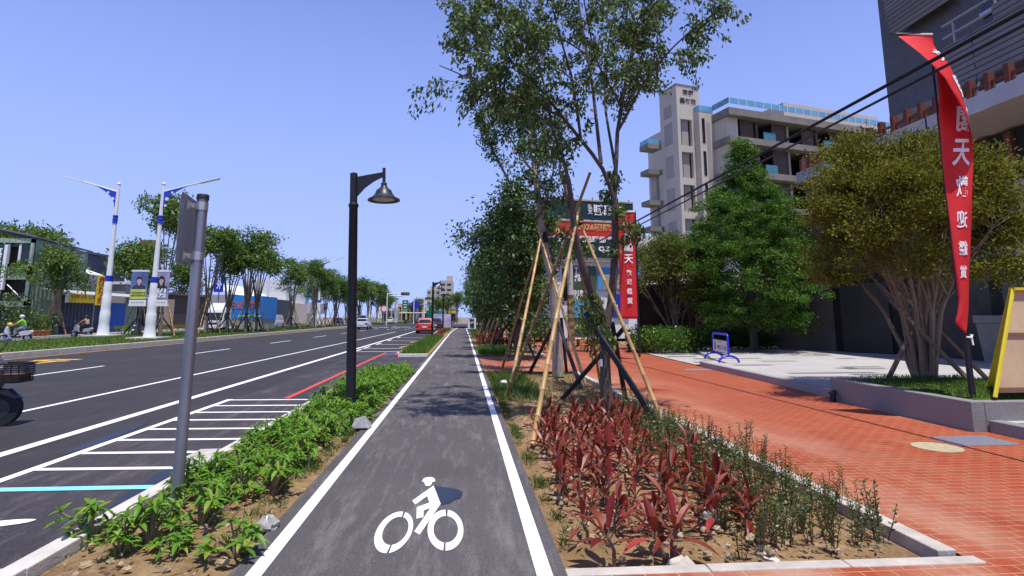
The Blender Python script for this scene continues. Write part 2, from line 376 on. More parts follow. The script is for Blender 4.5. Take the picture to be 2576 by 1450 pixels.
# red brick pavement
m = MB()
m.sheet([(.66, -4), (12, -4), (12, 7.2), (7.4, 7.2), (7.4, 10.4), (7.75, 18.3), (8.0, 24.2), (9.5, 26), (9.5, 86), (3.40, 86), (3.40, 3.79), (3.385, 3.79), (3.385, 3.66), (.66, 3.68)], .004)
m.sheet([(.66, 16.62), (3.42, 16.62), (3.42, 23.05), (.66, 23.05)], .0045)
struct(m.build('brick_pavement', M_brick))
t = M_brick.node_tree; b_ = t.nodes['Principled BSDF']; src = b_.inputs['Base Color'].links[0].from_socket; o_ = objco(t); sx = t.nodes.new('ShaderNodeSeparateXYZ'); t.links.new(o_, sx.inputs[0])
near = ramp(t, sx.outputs[0], 0, (0, 0, 0), 1, (1, 1, 1)); rm = t.nodes.new('ShaderNodeMapRange'); rm.inputs[1].default_value = 3.4; rm.inputs[2].default_value = 5.4; rm.inputs[3].default_value = .85; rm.inputs[4].default_value = 0; t.links.new(sx.outputs[0], rm.inputs[0])   # sand washed out of the bed along the kerb
t.links.new(mixc(t, mixc(t, 1., rm.outputs[0], ramp(t, noise(t, objco(t, (1, .35, 1)), 1.1, 7, .65), .40, (0, 0, 0), .66, (.9,)*3), 'MULTIPLY'), src, (.44, .27, .18)), b_.inputs['Base Color'])
# granite forecourt and its kerb
PZ = .15
fc = [(7.42, 10.3), (7.62, 14), (7.78, 17.6), (7.98, 18.15), (8.4, 18.35), (9.3, 20.6), (10.4, 24.6), (16.5, 26.2), (40, 27), (40, 3), (10.2, 3), (10.2, 7.3), (7.5, 7.3)]
m = MB(); m.prism(fc, -.05, PZ); struct(m.build('forecourt', M_granite))
m = MB(); m.sheet([(7.75, 18.3), (8.4, 18.35), (9.3, 20.6), (10.4, 24.6), (8.0, 24.2)], .03); struct(m.build('forecourt_ramp', M_granite))
M_dkst = mat('dark_granite', (.17, .165, .16), .6, var=.2, scale=30, bump=.08, bscale=120)
rng = random.Random(5)
b = MB()
for i in range(34):      # dark stone strips laid in the forecourt
    x = rng.uniform(8.6, 17.5); y = rng.uniform(10.5, 25); L = rng.choice([.6, 1.2, 1.2, 2.4])
    b.obox((x, y), (1, .0), (L, .3), PZ-.01, PZ+.003)
struct(b.build('dark_paving_strip', M_dkst))
b = MB(); pts = [(7.40, 10.42), (7.60, 14), (7.75, 17.4), (7.84, 17.95), (8.05, 18.25), (8.4, 18.42)]
for p, q in zip(pts[:-1], pts[1:]):
    d = Vector((q[0]-p[0], q[1]-p[1])); b.obox(((p[0]+q[0])/2, (p[1]+q[1])/2), d, (d.length+.02, .16), -.05, PZ+.012)
struct(b.build('forecourt_kerb', mat('kerb_granite', (.30, .285, .28), .6, var=.22, scale=40, bump=.1, bscale=150), None, False))
# median, service road and far pavement on the left
m = MB(); m.sheet([(-27, -30), (-17.6, -30), (-17.6, 93), (-27, 93)], .2); m.sheet([(-27, 130), (-17.6, 130), (-17.6, 420), (-27, 420)], .2)
struct(m.build('grass_median', M_turf))
kerb(-17.55, -30, -17.55, 93, .2, -.05, .235, M_conc, 1.5)
kerb(-27.05, -30, -27.05, 93, .2, -.05, .225, M_conc, 1.5)
m = MB(); m.sheet([(-32.4, -30), (-27.1, -30), (-27.1, 93.9), (-32.4, 93.9)], .002); struct(m.build('service_road', asphalt('grey_asphalt', (.15, .14, .145), (.21, .20, .20), (.30, .29, .28), .5, .1)))
m = MB(); m.sheet([(-70, -30), (-32.5, -30), (-32.5, 93), (-70, 93)], .1); struct(m.build('left_pavement', mat('grey_paving', (.30, .28, .26), .9, var=.2, scale=1)))
kerb(-32.45, -30, -32.45, 93, .2, -.05, .14, M_conc, 2)
# road markings
def line(name, pts, wd, mt, z=.004):
    b = MB()
    for (x0, y0), (x1, y1) in zip(pts[:-1], pts[1:]):
        d = Vector((x1-x0, y1-y0)).normalized()*1; n = Vector((-d.y, d.x))*wd/2
        b.add([(x0-n.x, y0-n.y, z), (x1-n.x, y1-n.y, z), (x1+n.x, y1+n.y, z), (x0+n.x, y0+n.y, z)], [(0, 1, 2, 3)])
    return struct(b.build(name, mt))
line('lane_line', [(-5.38, -20), (-5.38, 66)], .17, M_white)
line('lane_line', [(-7.55, -20), (-7.45, 30), (-7.3, 62)], .11, M_white)
b = MB()
for y in range(-22, 92, 10):
    for X in (-11.8,):
        b.sheet([(X-.06, y+10-2.2), (X+.06, y+10-2.2), (X+.06, y+14-2.2), (X-.06, y+14-2.2)], .004)
struct(b.build('lane_dash', M_white))
b = MB()
for k, y in enumerate((72, 76, 80, 84)):
    b.sheet([(-9.6, y), (-9.5, y), (-9.5, y+2), (-9.6, y+2)], .004); b.sheet([(-7.4, y), (-7.3, y), (-7.3, y+2), (-7.4, y+2)], .004)
for X in (-16.4, -14.2, -12.6, -10.6, -9, -6.6, -4.6): b.sheet([(X-.75, 89.5), (X+.75, 89.5), (X+.75, 90.6), (X-.75, 90.6)], .004)
struct(b.build('stop_line', M_white))
line('yellow_edge_line', [(-17.2, -20), (-17.2, 92)], .11, M_yel)
line('red_edge_line', [(-3.46, 11.65), (-3.46, 26)], .11, M_redp, .008)
line('red_edge_line', [(-2.62, 11.4), (-2.62, 16.6)], .16, M_redp, .088)
b = MB(); b.sheet([(-4.57, 2), (-4.46, 2), (-4.46, 11.6), (-4.57, 11.6)], .0085)
for k in range(8):
    y = 6.55+k*.708; b.sheet([(-4.46, y-.05), (-2.82, y-.12), (-2.82, y-.02), (-4.46, y+.05)], .009)
for y0 in (26.6, 29.2, 33.4, 38.4, 44):
    b.sheet([(-5.0, y0), (-2.8, y0), (-2.8, y0+.16), (-5.0, y0+.16)], .009); b.sheet([(-5.1, y0), (-4.98, y0), (-4.98, y0+2.1), (-5.1, y0+2.1)], .009)
struct(b.build('parking_bay_marking', M_white))
b = MB()
for y0 in (30.2, 36.0): b.sheet([(-3.4, y0), (-3.2, y0), (-2.9, y0+1.9), (-3.1, y0+1.9)], .0092)
struct(b.build('yellow_bay_marking', M_yel))
b = MB(); b.sheet([(-6.5, 5.83), (-2.86, 5.74), (-2.84, 5.86), (-6.5, 5.95)], .0095); struct(b.build('cyan_bay_marking', M_cyan))
b = MB()
def blob(b, c, rx, ry, z, n=18, seed=0, j=.15, rot=0):
    r = random.Random(seed); p = []
    for i in range(n):
        a = 2*math.pi*i/n; k = 1+r.uniform(-j, j); x, y = rx*k*math.cos(a), ry*k*math.sin(a)
        p.append((c[0]+x*math.cos(rot)-y*math.sin(rot), c[1]+x*math.sin(rot)+y*math.cos(rot)))
    b.sheet(p, z)
q_ = G(14, 1322, 0); blob(b, (q_[0]-.12, q_[1]), .30, .075, .0095, 22, 3, .05, .25); struct(b.build('white_bay_symbol', M_white))
M_dkpatch = mat('glossy_dark_patch', (.010, .012, .018), .35, var=.2, scale=6, spec=.5)  # glossy blue-black colour of the irregular patches on road and path
b = MB(); blob(b, (-4.72, 8.25), .10, 1.0, .006, 24, 4, .12, .08); blob(b, (-3.15, 25.0), .30, 1.3, .006, 20, 8, .2, -.1)
blob(b, (-3.0, 6.0), .10, .8, .0062, 20, 9, .3, .1); blob(b, (-2.95, 13.6), .12, .9, .0062, 20, 11, .3, 0)
struct(b.build('dark_patch', M_dkpatch))
# bicycle rider stencil, drawn as polygons on the path
def GB(px, py): u = (1050+px*300/1740)*.8786; v = (1350+py*250/1450)*.8786; p = G(u, v, .034); return (p[0], p[1])
b = MB()
def ring(b, co, ci, gaps):
    n = len(co)
    for i in range(n):
        if i in gaps: continue
        b.sheet([co[i], co[(i+1) % n], ci[(i+1) % n], ci[i]], .0345)
def ell(cx, cy, a, bb, th, n=48):
    return [(cx+a*math.cos(t)*math.cos(th)-bb*math.sin(t)*math.sin(th), cy+a*math.cos(t)*math.sin(th)+bb*math.sin(t)*math.cos(th)) for t in (2*math.pi*i/n for i in range(n))]
def gapsof(e, x0, x1): return {i for i, p in enumerate(e) if x0 < (p[0]+e[(i+1) % len(e)][0])/2 < x1}
eo = ell(447, 1015, 396, 262, -.87); ei = ell(475, 990, 266, 180, -.87)
g = {i for i, p in enumerate(eo) if (abs(p[0]-595) < 24 and p[1] < 800) or (abs(p[0]-350) < 24 and p[1] > 1200)}
ring(b, [GB(*p) for p in eo], [GB(*p) for p in ei], g)
eo = ell(1308, 978, 298, 340, 0); ei = ell(1312, 964, 204, 222, 0)
g = {i for i, p in enumerate(eo) if (abs((p[0]+eo[(i+1) % 48][0])/2-1333) < 20 and p[1] < 800) or (abs((p[0]+eo[(i+1) % 48][0])/2-1287) < 20 and p[1] > 1200)}
ring(b, [GB(*p) for p in eo], [GB(*p) for p in ei], g)
for poly in ([(915, 165), (950, 115), (1010, 97), (1090, 97), (1132, 125), (1138, 172), (1096, 172), (1070, 225), (1035, 246), (975, 240), (955, 180)],
             [(1110, 236), (755, 488), (805, 552), (1005, 410), (1040, 520), (1228, 540)],
             [(1040, 520), (832, 596), (825, 786), (940, 762), (945, 650), (1060, 610), (1228, 540)],
             [(1228, 540), (1060, 605), (788, 1000), (878, 1052)]):
    b.sheet([GB(*p) for p in poly], .0345)
tag(b.build('bicycle_marking', M_white), 'white painted bicycle rider symbol on the grey bike path', 'road marking')
b = MB(); r_ = random.Random(3)
up_ = [(1114, 240), (1300, 262), (1440, 280), (1540, 312), (1592, 345), (1585, 400), (1560, 440), (1470, 470), (1380, 525), (1232, 556)]
b.sheet([GB(p[0]+(r_.uniform(-8, 8) if i else 0), p[1]+r_.uniform(-8, 8)) for i, p in enumerate(up_)], .0340)
struct(b.build('dark_patch', M_dkpatch))
# yellow lettering painted along the far lane
def roadtext(s, c, wd, ln, mt, label):
    me = text_mesh(s, .03); n = len(me.vertices); a = np.empty(n*3); me.vertices.foreach_get('co', a); a = a.reshape(-1, 3)
    lo, hi = a.min(0), a.max(0); q = (a-(lo+hi)/2)/(hi-lo); a[:, 0] = c[0]+q[:, 0]*wd; a[:, 1] = c[1]+q[:, 1]*ln; a[:, 2] = .005
    me.vertices.foreach_set('co', a.ravel()); me.materials.clear(); me.materials.append(mt); me.update(); o = obj('road_lettering', me); tag(o, label, 'road marking')
roadtext('禁', (-15.3, 18.2), 1.5, 2.6, M_yel, 'yellow painted road character closer to the scooter on the far lane')
roadtext('行', (-15.2, 21.9), 1.5, 2.6, M_yel, 'yellow painted road character farther up the far lane beside the kerb')
# metal covers in the brick paving
M_cov = mat('grey_steel_cover', (.28, .29, .34), .5, .4, var=.15, scale=20)
t_ = thing('drain_grate', 'blue grey rectangular metal cover in the red brick paving', 'manhole cover', (6.62, 6.95, .006))
b = MB(); b.box(-.42, -.26, 0, .42, .26, .004); b.build('plate', M_cov, t_)
b = MB()
for k in range(9): b.box(-.38, -.23+k*.055, .004, .38, -.205+k*.055, .008)
b.build('rib', M_cov, t_)
b = MB(); b.lathe([(.01, 0), (.27, 0), (.27, .006), (.22, .008), (.01, .008)], (5.86, 6.66, .005), 24)
tag(b.build('manhole_cover', mat('worn_tan_iron', (.42, .36, .22), .7, .1, var=.25, scale=14)), 'round tan manhole cover in the red brick paving', 'manhole cover')
b = MB(); b.box(6.75, 16.55, .004, 7.55, 16.95, .012)
tag(b.build('drain_cover', M_cov), 'thin grey drain plate in the brick beside the forecourt kerb', 'drain cover')
b = MB(); b.box(-3.12, 6.62, .01, -2.8, 7.25, .03)
for k in range(10): b.box(-3.1, 6.66+k*.057, .03, -2.82, 6.69+k*.057, .036)
tag(b.build('gutter_grate', M_conc), 'grey concrete gutter grate at the kerb beside the signpost', 'drain cover')
b = MB(); b.box(-1.0, 24.3, .03, .3, 24.65, .034); struct(b.build('patched_joint', mat('worn_joint', (.13, .12, .11), .9)))
# ================================================================ trees
M_bark = mat('grey_brown_bark', (.085, .068, .056), .9, var=.35, scale=12, bump=.5, bscale=40, stretch=(1, 1, .35))
M_barkp = mat('pale_mottled_bark', (.30, .255, .21), .9, var=.38, scale=9, bump=.4, bscale=40, stretch=(1, 1, .5))
M_barkd = mat('dark_bark', (.075, .06, .05), .9, var=.35, scale=12, bump=.4)
M_barkt = mat('tan_bark', (.22, .17, .125), .9, var=.3, scale=10, bump=.3, stretch=(1, 1, .3))
M_leafA = leafmat('elm_leaf', [(.055, .10, .022), (.085, .14, .032), (.125, .185, .048), (.18, .23, .085)], .5, .42, .35)
M_leafB = leafmat('dark_leaf', [(.035, .075, .016), (.065, .12, .028), (.105, .17, .045)], .45, .3)
M_leafC = leafmat('fresh_leaf', [(.065, .13, .018), (.11, .19, .028), (.165, .265, .042)], .5, .32)
M_leafO = leafmat('olive_leaf', [(.09, .115, .014), (.14, .16, .018), (.22, .225, .03), (.20, .155, .025)], .65, .35, .2)
M_leafO2 = leafmat('olive_green_leaf', [(.08, .115, .018), (.13, .165, .028), (.19, .21, .04)], .5, .3)
M_leafF = leafmat('feathery_leaf', [(.040, .11, .008), (.070, .17, .012), (.115, .24, .02)], .55, .35)
def trunk_mesh(stems, seg=8):
    b = MB()
    for pts, r in stems: b.tube(pts, r, seg)
    return b
def resample(pts, n):
    P = np.array([list(p) for p in pts], float); d = np.r_[0, np.cumsum(np.linalg.norm(np.diff(P, axis=0), axis=1))]
    t = np.linspace(0, d[-1], n); return np.stack([np.interp(t, d, P[:, k]) for k in range(3)], 1)
def wob(pts, n, amp, rng):
    P = resample(pts, n); k = rng.normal(0, amp, P.shape); k[0] = 0
    k = np.cumsum(k, 0)*.5; k -= np.linspace(0, 1, n)[:, None]*k[-1]; return P+k
def sprout(stem, lo, per, ln, rng, up=.35, out=None, droop=0):
    """twigs along the upper part of a stem: list of polylines"""
    P = resample(stem, 24); L = np.sum(np.linalg.norm(np.diff(P, axis=0), axis=1)); n = max(1, int(per*L*(1-lo))); tw = []
    for _ in range(n):
        f = lo+(1-lo)*rng.random()**.8; i = min(22, int(f*23)); p = P[i]+(P[i+1]-P[i])*(f*23-i); ax = unit(P[i+1]-P[i])
        d = rng.normal(size=3); d -= ax*d.dot(ax); d = unit(d)+ax*.55+np.array([0, 0, up]); d = unit(d)
        l = ln*rng.uniform(.45, 1.15); e = p+d*l; mdl = p+d*l*.5+np.array([0, 0, .06*l]); e = e-np.array([0, 0, droop*l])
        tw.append(np.stack([p, mdl, e]))
    return tw
def twig_leaves(tw, nl, L, W, rng, hang=.9, spread=.06, out=.5):
    Ps, Ds = [], []
    for t in tw:
        f = rng.uniform(.15, 1.05, nl)[:, None]; p = np.where(f < .5, t[0]+(t[1]-t[0])*f*2, t[1]+(t[2]-t[1])*(f*2-1))
        p = p+rng.normal(0, spread, (nl, 3)); ax = unit(t[2]-t[0])
        d = unit(rng.normal(size=(nl, 3)))*out+ax*.35+np.array([0, 0, -hang]); Ps.append(p); Ds.append(d)
    P = np.concatenate(Ps); D = np.concatenate(Ds); n = len(P)
    return leafquads(P, D, L*rng.uniform(.7, 1.25, n), W*rng.uniform(.75, 1.2, n), rng)
def place_tree(root, tb, Vleaf, mleaf, mbark):
    tb.build('trunk', mbark, root, True); c = npmesh('crown', Vleaf, 4, mleaf); obj('crown', c, root); return root
# ---- the big tree beside the path, traced limb by limb, limbs spread in depth
def limb(pts): return [AT(u, v, y) for u, v, y in pts]
rng = np.random.default_rng(11)
def bigtree():
    base = G(1528, 1045, 0)
    root = thingw('street_tree', 'tall tree with spreading grey green crown beside the bike path, nearest of the row', 'tree', (base[0], base[1], 0))
    S = [(limb([(1528, 1046, 9.45), (1524, 960, 9.45), (1521, 880, 9.45), (1519, 800, 9.45)]), [.12, .095, .088, .085]),
         (limb([(1519, 860, 9.45), (1538, 760, 9.5), (1544, 690, 9.5), (1548, 600, 9.5), (1546, 515, 9.5)]), [.07, .075, .07, .066, .06]),
         (limb([(1519, 800, 9.42), (1485, 728, 9.25), (1460, 650, 9.1), (1447, 585, 9.05), (1438, 512, 9.0), (1429, 451, 8.95)]), [.075, .07, .06, .055, .05, .046])]
    R = S[1][0][-1]; Lf = S[2][0][-1]
    up = [([(1546, 515, 9.5), (1548, 424, 9.6), (1554, 331, 9.7), (1563, 271, 9.8), (1580, 170, 9.9), (1610, 80, 10.0), (1660, -30, 10.1), (1690, -160, 10.2)], .045, .010),
          ([(1546, 515, 9.5), (1528, 450, 9.4), (1510, 412, 9.3), (1461, 352, 9.1), (1414, 293, 8.9), (1350, 215, 8.6), (1260, 130, 8.3), (1180, 70, 8.1), (1120, 35, 8.0)], .043, .008),
          ([(1512, 412, 9.3), (1499, 288, 9.5), (1478, 140, 9.7), (1457, 20, 9.9), (1440, -120, 10.0), (1430, -230, 10.1)], .036, .009),
          ([(1429, 451, 8.95), (1419, 407, 8.9), (1389, 318, 8.8), (1351, 290, 8.7), (1290, 240, 8.5), (1200, 205, 8.2), (1105, 165, 8.0)], .034, .007),
          ([(1389, 318, 8.8), (1370, 220, 9.1), (1340, 110, 9.3), (1310, 0, 9.5), (1290, -120, 9.6)], .026, .007),
          ([(1554, 331, 9.7), (1610, 220, 9.3), (1680, 130, 9.0), (1760, 60, 8.8), (1830, 12, 8.6)], .028, .006),
          ([(1563, 271, 9.8), (1620, 190, 10.2), (1690, 130, 10.5), (1742, 165, 10.7)], .018, .005),
          ([(1461, 352, 9.1), (1440, 200, 8.5), (1400, 60, 8.1), (1370, -80, 7.8)], .028, .007),
          ([(1548, 424, 9.6), (1520, 260, 10.4), (1530, 110, 10.9), (1560, -40, 11.3), (1570, -150, 11.5)], .030, .007),
          ([(1414, 293, 8.9), (1330, 260, 9.4), (1240, 170, 9.8), (1150, 110, 10.2)], .024, .006),
          ([(1580, 170, 9.9), (1610, 40, 9.2), (1690, -40, 8.7), (1740, -120, 8.4)], .02, .006),
          ([(1351, 290, 8.7), (1290, 290, 8.4), (1200, 215, 8.7), (1110, 200, 8.9)], .014, .005),
          ([(1563, 271, 9.8), (1500, 150, 8.9), (1470, 20, 8.5), (1460, -90, 8.3)], .022, .006), ([(1260, 130, 8.3), (1210, 60, 8.8), (1160, -10, 9.2)], .014, .005), ([(1340, 110, 9.3), (1270, 40, 8.7), (1230, -60, 8.4)], .014, .005),
          ([(1610, 80, 10.0), (1570, 0, 9.3), (1560, -90, 9.0)], .016, .005), ([(1440, 200, 8.5), (1380, 150, 8.1), (1310, 90, 7.8)], .014, .005), ([(1520, 260, 10.4), (1590, 140, 10.9), (1640, 40, 11.3)], .016, .005),
          ([(1478, 140, 9.7), (1400, 90, 10.3), (1300, 40, 10.8), (1210, 20, 11.2)], .018, .005)]
    tw = []; small = []
    for pts, r0, r1 in up:
        P = wob(limb(pts), 14, .012, rng); S.append(([tuple(p) for p in P], list(np.linspace(r0, r1, 14))))
        t = sprout(P, .10 if r0 < .03 else .26, 9.4, .60, rng, .15, droop=.12); tw += t
    # sparse leaf sprays low on the stems
    tw += sprout(limb([(1548, 600, 9.5), (1546, 515, 9.5), (1548, 424, 9.6)]), .1, 10, .36, rng, .05, droop=.25)
    tw += sprout(limb([(1447, 585, 9.05), (1438, 512, 9.0), (1429, 440, 9.0), (1389, 318, 8.8)]), .1, 5, .45, rng, .1, droop=.25)
    tw += sprout(limb([(1485, 728, 9.25), (1500, 800, 9.4), (1519, 860, 9.4)]), .0, 12, .30, rng, -.1, droop=.3)
    tw += sprout(limb([(1450, 640, 9.1), (1460, 580, 9.2)]), .0, 9, .36, rng, -.1, droop=.3)
    tw += sprout(limb([(1548, 640, 9.5), (1575, 590, 9.4), (1600, 570, 9.3)]), .0, 12, .22, rng, -.1, droop=.3)
    b = trunk_mesh(S, 10)
    for t in tw: b.tube(t, [.006, .004, .002], 3, False)
    V = twig_leaves(tw, 46, .095, .046, rng, .75, .055, .65)
    # cut stub on the trunk, tags and wrap
    place_tree(root, b, V, M_leafA, M_bark)
    q = MB(); q.tube(limb([(1526, 885, 9.45), (1525, 840, 9.45)]), .105, 12); q.build('trunk_wrap', mat('black_rubber', (.012, .012, .013), .6), root, True)
    q = MB(); a = AT(1513, 913, 9.33); q.box(a[0]-.02, a[1]-.005, a[2]-.06, a[0]+.02, a[1], a[2]+.06); q.build('tree_tag', mat('pale_blue_tag', (.42, .55, .72), .5), root)
bigtree()
# ---- second tree: pale leaning trunk
def secondtree():
    base = G(1403, 945, 0)
    root = thingw('street_tree', 'second tree of the row, with a pale leaning mottled trunk and a narrow dark crown', 'tree', (base[0], base[1], 0))
    Y = 15.45
    S = [(limb([(1404, 947, Y), (1402, 880, Y), (1396, 785, Y), (1393, 720, Y), (1378, 658, Y), (1364, 585, Y), (1358, 531, Y), (1347, 440, Y)]), [.17, .135, .125, .12, .11, .10, .095, .085])]
    ups = [([(1347, 440, Y), (1336, 339, Y+.2), (1325, 254, Y+.3), (1318, 170, Y+.4)], .08, .02), ([(1347, 440, Y), (1300, 380, Y-.5), (1270, 330, Y-.8), (1262, 290, Y-.9)], .04, .012),
           ([(1347, 440, Y), (1370, 350, Y+.5), (1395, 290, Y+.9)], .045, .012), ([(1358, 531, Y), (1385, 470, Y-.4), (1398, 400, Y-.7), (1392, 350, Y-.8)], .035, .012),
           ([(1336, 339, Y), (1300, 300, Y+.8), (1290, 240, Y+1.2)], .03, .01)]
    tw = []
    for pts, r0, r1 in ups:
        P = wob(limb(pts), 10, .02, rng); S.append(([tuple(p) for p in P], list(np.linspace(r0, r1, 10)))); tw += sprout(P, .05, 12, .55, rng, .1, droop=.15)
    tw += sprout(limb([(1364, 560, Y), (1358, 500, Y), (1347, 440, Y)]), .0, 9, .55, rng, .1, droop=.2)
    b = trunk_mesh(S, 10)
    for t in tw: b.tube(t, [.009, .006, .003], 3, False)
    place_tree(root, b, twig_leaves(tw, 40, .12, .06, rng, .8, .10, .8), M_leafB, M_barkp)
    q = MB(); q.tube(limb([(1369, 612, Y), (1364, 585, Y)]), .125, 12); q.build('trunk_wrap', MATS['black_rubber'], root, True)
secondtree()
# ---- generic tree: several stems to clump centres, clumps of leaf quads
def gtree(seed, H_, th, r0, nst, crown, ncl, per, L, W, cr, hang=.3, mb=8, lean=0, shell=.55, stemspread=.5):
    """crown = (z centre, rx, rz); returns trunk MB and leaf quads, base at the origin"""
    g = np.random.default_rng(seed); zc, rx, rz = crown; S = []
    fork = np.array([g.normal(0, .05)+lean*.3, g.normal(0, .05), th])
    S.append((wob([(0, 0, -.05), fork*.5, fork], 5, .02, g).tolist(), list(np.linspace(r0*1.15, r0*.8, 5))))
    tops = []; nl = max(6, ncl//6); lobes = []
    for _ in range(nl): d = unit(g.normal(size=3)); lobes.append(d*g.random()**shell)
    for k in range(nst):
        a = 2*math.pi*(k+g.random()*.6)/nst; q = g.uniform(.35, 1)*stemspread
        e = np.array([math.cos(a)*rx*q+lean, math.sin(a)*rx*q, zc+rz*g.uniform(-.1, .55)]); m_ = fork+(e-fork)*.5+np.array([math.cos(a)*rx*q*-.12, math.sin(a)*rx*q*-.12, .1])
        P = wob([fork, m_, e], 8, .04, g); S.append((P.tolist(), list(np.linspace(r0*.62, r0*.16, 8)))); tops.append(P)
    Vs = []
    for k in range(ncl):
        c = np.array([lean, 0, zc])+lobes[k % nl]*np.array([rx, rx, rz])+g.normal(0, 1, 3)*np.array([cr, cr, cr*.8])*1.25
        s = tops[k % nst]; j = g.integers(3, 8); p = s[j]
        if np.linalg.norm(c-p) < rx*1.1:
            S.append(([tuple(p), tuple(p+(c-p)*.5+np.array([0, 0, .08])), tuple(c)], [r0*.14, r0*.09, r0*.04]))
        n = int(per*g.uniform(.5, 1.4)); P = c+g.normal(0, 1, (n, 3))*np.array([cr, cr, cr*.62])*g.uniform(.7, 1.25)
        D = unit(g.normal(size=(n, 3)))+unit(P-c)*.5+np.array([0, 0, -hang]); Vs.append(leafquads(P, D, L*g.uniform(.7, 1.3, n), W*g.uniform(.75, 1.25, n), g))
    return trunk_mesh(S, mb), np.concatenate(Vs)
def tree_proto(name, label, cat, loc, group, tv, mleaf, mbark):
    r = thing(name, label, cat, loc, 0, group); return place_tree(r, tv[0], tv[1], mleaf, mbark)
# ---- the row continuing along the path on the right
ord_ = ['third', 'fourth', 'fifth', 'sixth', 'seventh', 'eighth', 'ninth', 'tenth']
row = [gtree(21, 7, 1.5, .10, 4, (3.95, 1.5, 2.75), 125, 100, .17, .08, .28, .6, stemspread=.6), gtree(22, 7, 1.5, .10, 5, (4.1, 1.6, 2.8), 125, 100, .17, .08, .28, .6), gtree(23, 6, 1.4, .09, 4, (3.6, 1.55, 2.5), 120, 100, .18, .085, .29, .6)]
desc = ['with a low dense dark crown leaning over the path', 'dense and dark behind crossed bamboo poles', 'dark and bushy, behind the white sign', 'far down the path, with a rounded crown', 'far down the path, partly hidden by its neighbours', 'small with distance, past the white sign', 'small with distance, near the end of the path', 'last and smallest at the end of the path']
protos = []
for i, (y, x, s) in enumerate(((21.3, 2.05, 1.02), (27.5, 2.3, 1.05), (34, 2.35, 1.08), (41.5, 2.2, 1.05), (50, 2.3, 1.08), (59, 2.3, 1.05), (69, 2.3, 1.1), (80, 2.2, 1.15))):
    lab = ord_[i]+' tree of the right row, '+desc[i]
    if i < 3: r = tree_proto('street_tree', lab, 'tree', (x, y, 0), 'trees along the right of the path', row[i], M_leafB, M_bark); protos.append(r); r.scale = (s,)*3; r.rotation_euler.z = i*1.3+.4
    else: dup(protos[i % 3], (x, y, 0), i*2.1, lab, scale=s)
# the bare limb of the third tree that rises to the left
r = protos[0]
P = limb([(1300, 520, 21.2), (1283, 462, 21), (1236, 373, 20.8), (1222, 322, 20.7), (1198, 280, 20.6)])
loc = np.array([2.05, 21.3, 0]); rotz = -(.4)
def tolocal(p): q = (np.array(p)-loc)/1.02; return (q[0]*math.cos(rotz)-q[1]*math.sin(rotz), q[0]*math.sin(rotz)+q[1]*math.cos(rotz), q[2])
P2 = [tolocal(p) for p in P]; b = MB(); b.tube(P2, [.06, .05, .04, .03, .015], 7); b.build('limb', M_bark, r, True)
tw = sprout(P2, .42, 24, .38, rng, .2); obj('limb_leaves', npmesh('limb_leaves', twig_leaves(tw, 26, .13, .06, rng, .6, .1, .8), 4, M_leafB), r)
# ---- round multi stemmed olive trees and the feathery conifer in front of the building
def vase(seed, H_, nst, rx, zc, rz, ncl, per, L, W, cr, r0=.06, hang=.1, spr=.95, bz=0.):
    g = np.random.default_rng(seed); S = []; Vs = []; sub = []
    for k in range(nst):
        a = 2*math.pi*(k+g.random()*.5)/nst; q = (.25+.75*g.random())*spr; h = zc+rz*g.uniform(.1, .75)*(1.1-q*.5)
        b0 = np.array([math.cos(a)*.16, math.sin(a)*.16, -.03]); e = np.array([math.cos(a)*rx*q, math.sin(a)*rx*q, h])
        m1 = np.array([math.cos(a)*rx*q*.28, math.sin(a)*rx*q*.28, h*.36]); m2 = np.array([math.cos(a)*rx*q*.62, math.sin(a)*rx*q*.62, h*.66])
        P = wob([b0, m1, m2, e], 12, .03, g); S.append((P.tolist(), list(np.linspace(r0*g.uniform(.8, 1.15), r0*.18, 12)))); sub.append(P)
        for j in range(5):
            i = g.integers(4, 9); d = unit(np.array([math.cos(a+g.normal(0, .9)), math.sin(a+g.normal(0, .9)), g.uniform(.5, 1.6)])); l = g.uniform(.5, 1.1)*rx*.55
            Q = wob([P[i], P[i]+d*l*.5, P[i]+d*l+np.array([0, 0, .1])], 6, .03, g); S.append((Q.tolist(), list(np.linspace(r0*.4, r0*.1, 6)))); sub.append(Q)
    nl = max(8, ncl//16); lobes = []
    for _ in range(nl):
        d = unit(g.normal(size=3)); d[2] = d[2]*.95+.12; d = d if d[2] > -.45 or math.hypot(d[0], d[1]) > .85 else -d; lobes.append(d*g.random()**.28)
    for k in range(ncl):
        d = lobes[k % nl]; c = np.array([0, 0, zc])+d*np.array([rx, rx, rz])+g.normal(0, 1, 3)*np.array([.16, .16, .13])*rx*.62
        s = sub[g.integers(0, len(sub))]; i = np.argmin(np.linalg.norm(s-c, axis=1)); p = s[i]
        if np.linalg.norm(c-p) < rx*.7: S.append(([tuple(p), tuple((p+c)/2+np.array([0, 0, .04])), tuple(c)], [r0*.12, r0*.09, r0*.04]))
        n = int(per*g.uniform(.5, 1.4)); P = c+g.normal(0, 1, (n, 3))*np.array([cr, cr, cr*.5])
        D = unit(g.normal(size=(n, 3)))*.8+d*.6+np.array([0, 0, .3-hang]); Vs.append(leafquads(P, D, L*g.uniform(.7, 1.3, n), W*g.uniform(.75, 1.25, n), g))
    return trunk_mesh(S, 6), np.concatenate(Vs)
PT = (9.0, 10.35, .42)     # the tree in the granite planter
r = tree_proto('planter_tree', 'wide round olive yellow tree with many bare stems growing in the granite planter', 'tree', PT, None,
               vase(31, 5, 15, 1.92, 2.85, 1.95, 1150, 80, .068, .036, .15, .055, -.1), M_leafO, M_barkt)
b = MB()
def prop(b, base, top, r0=.045): b.tube([base, top], [r0, r0*.9], 8)
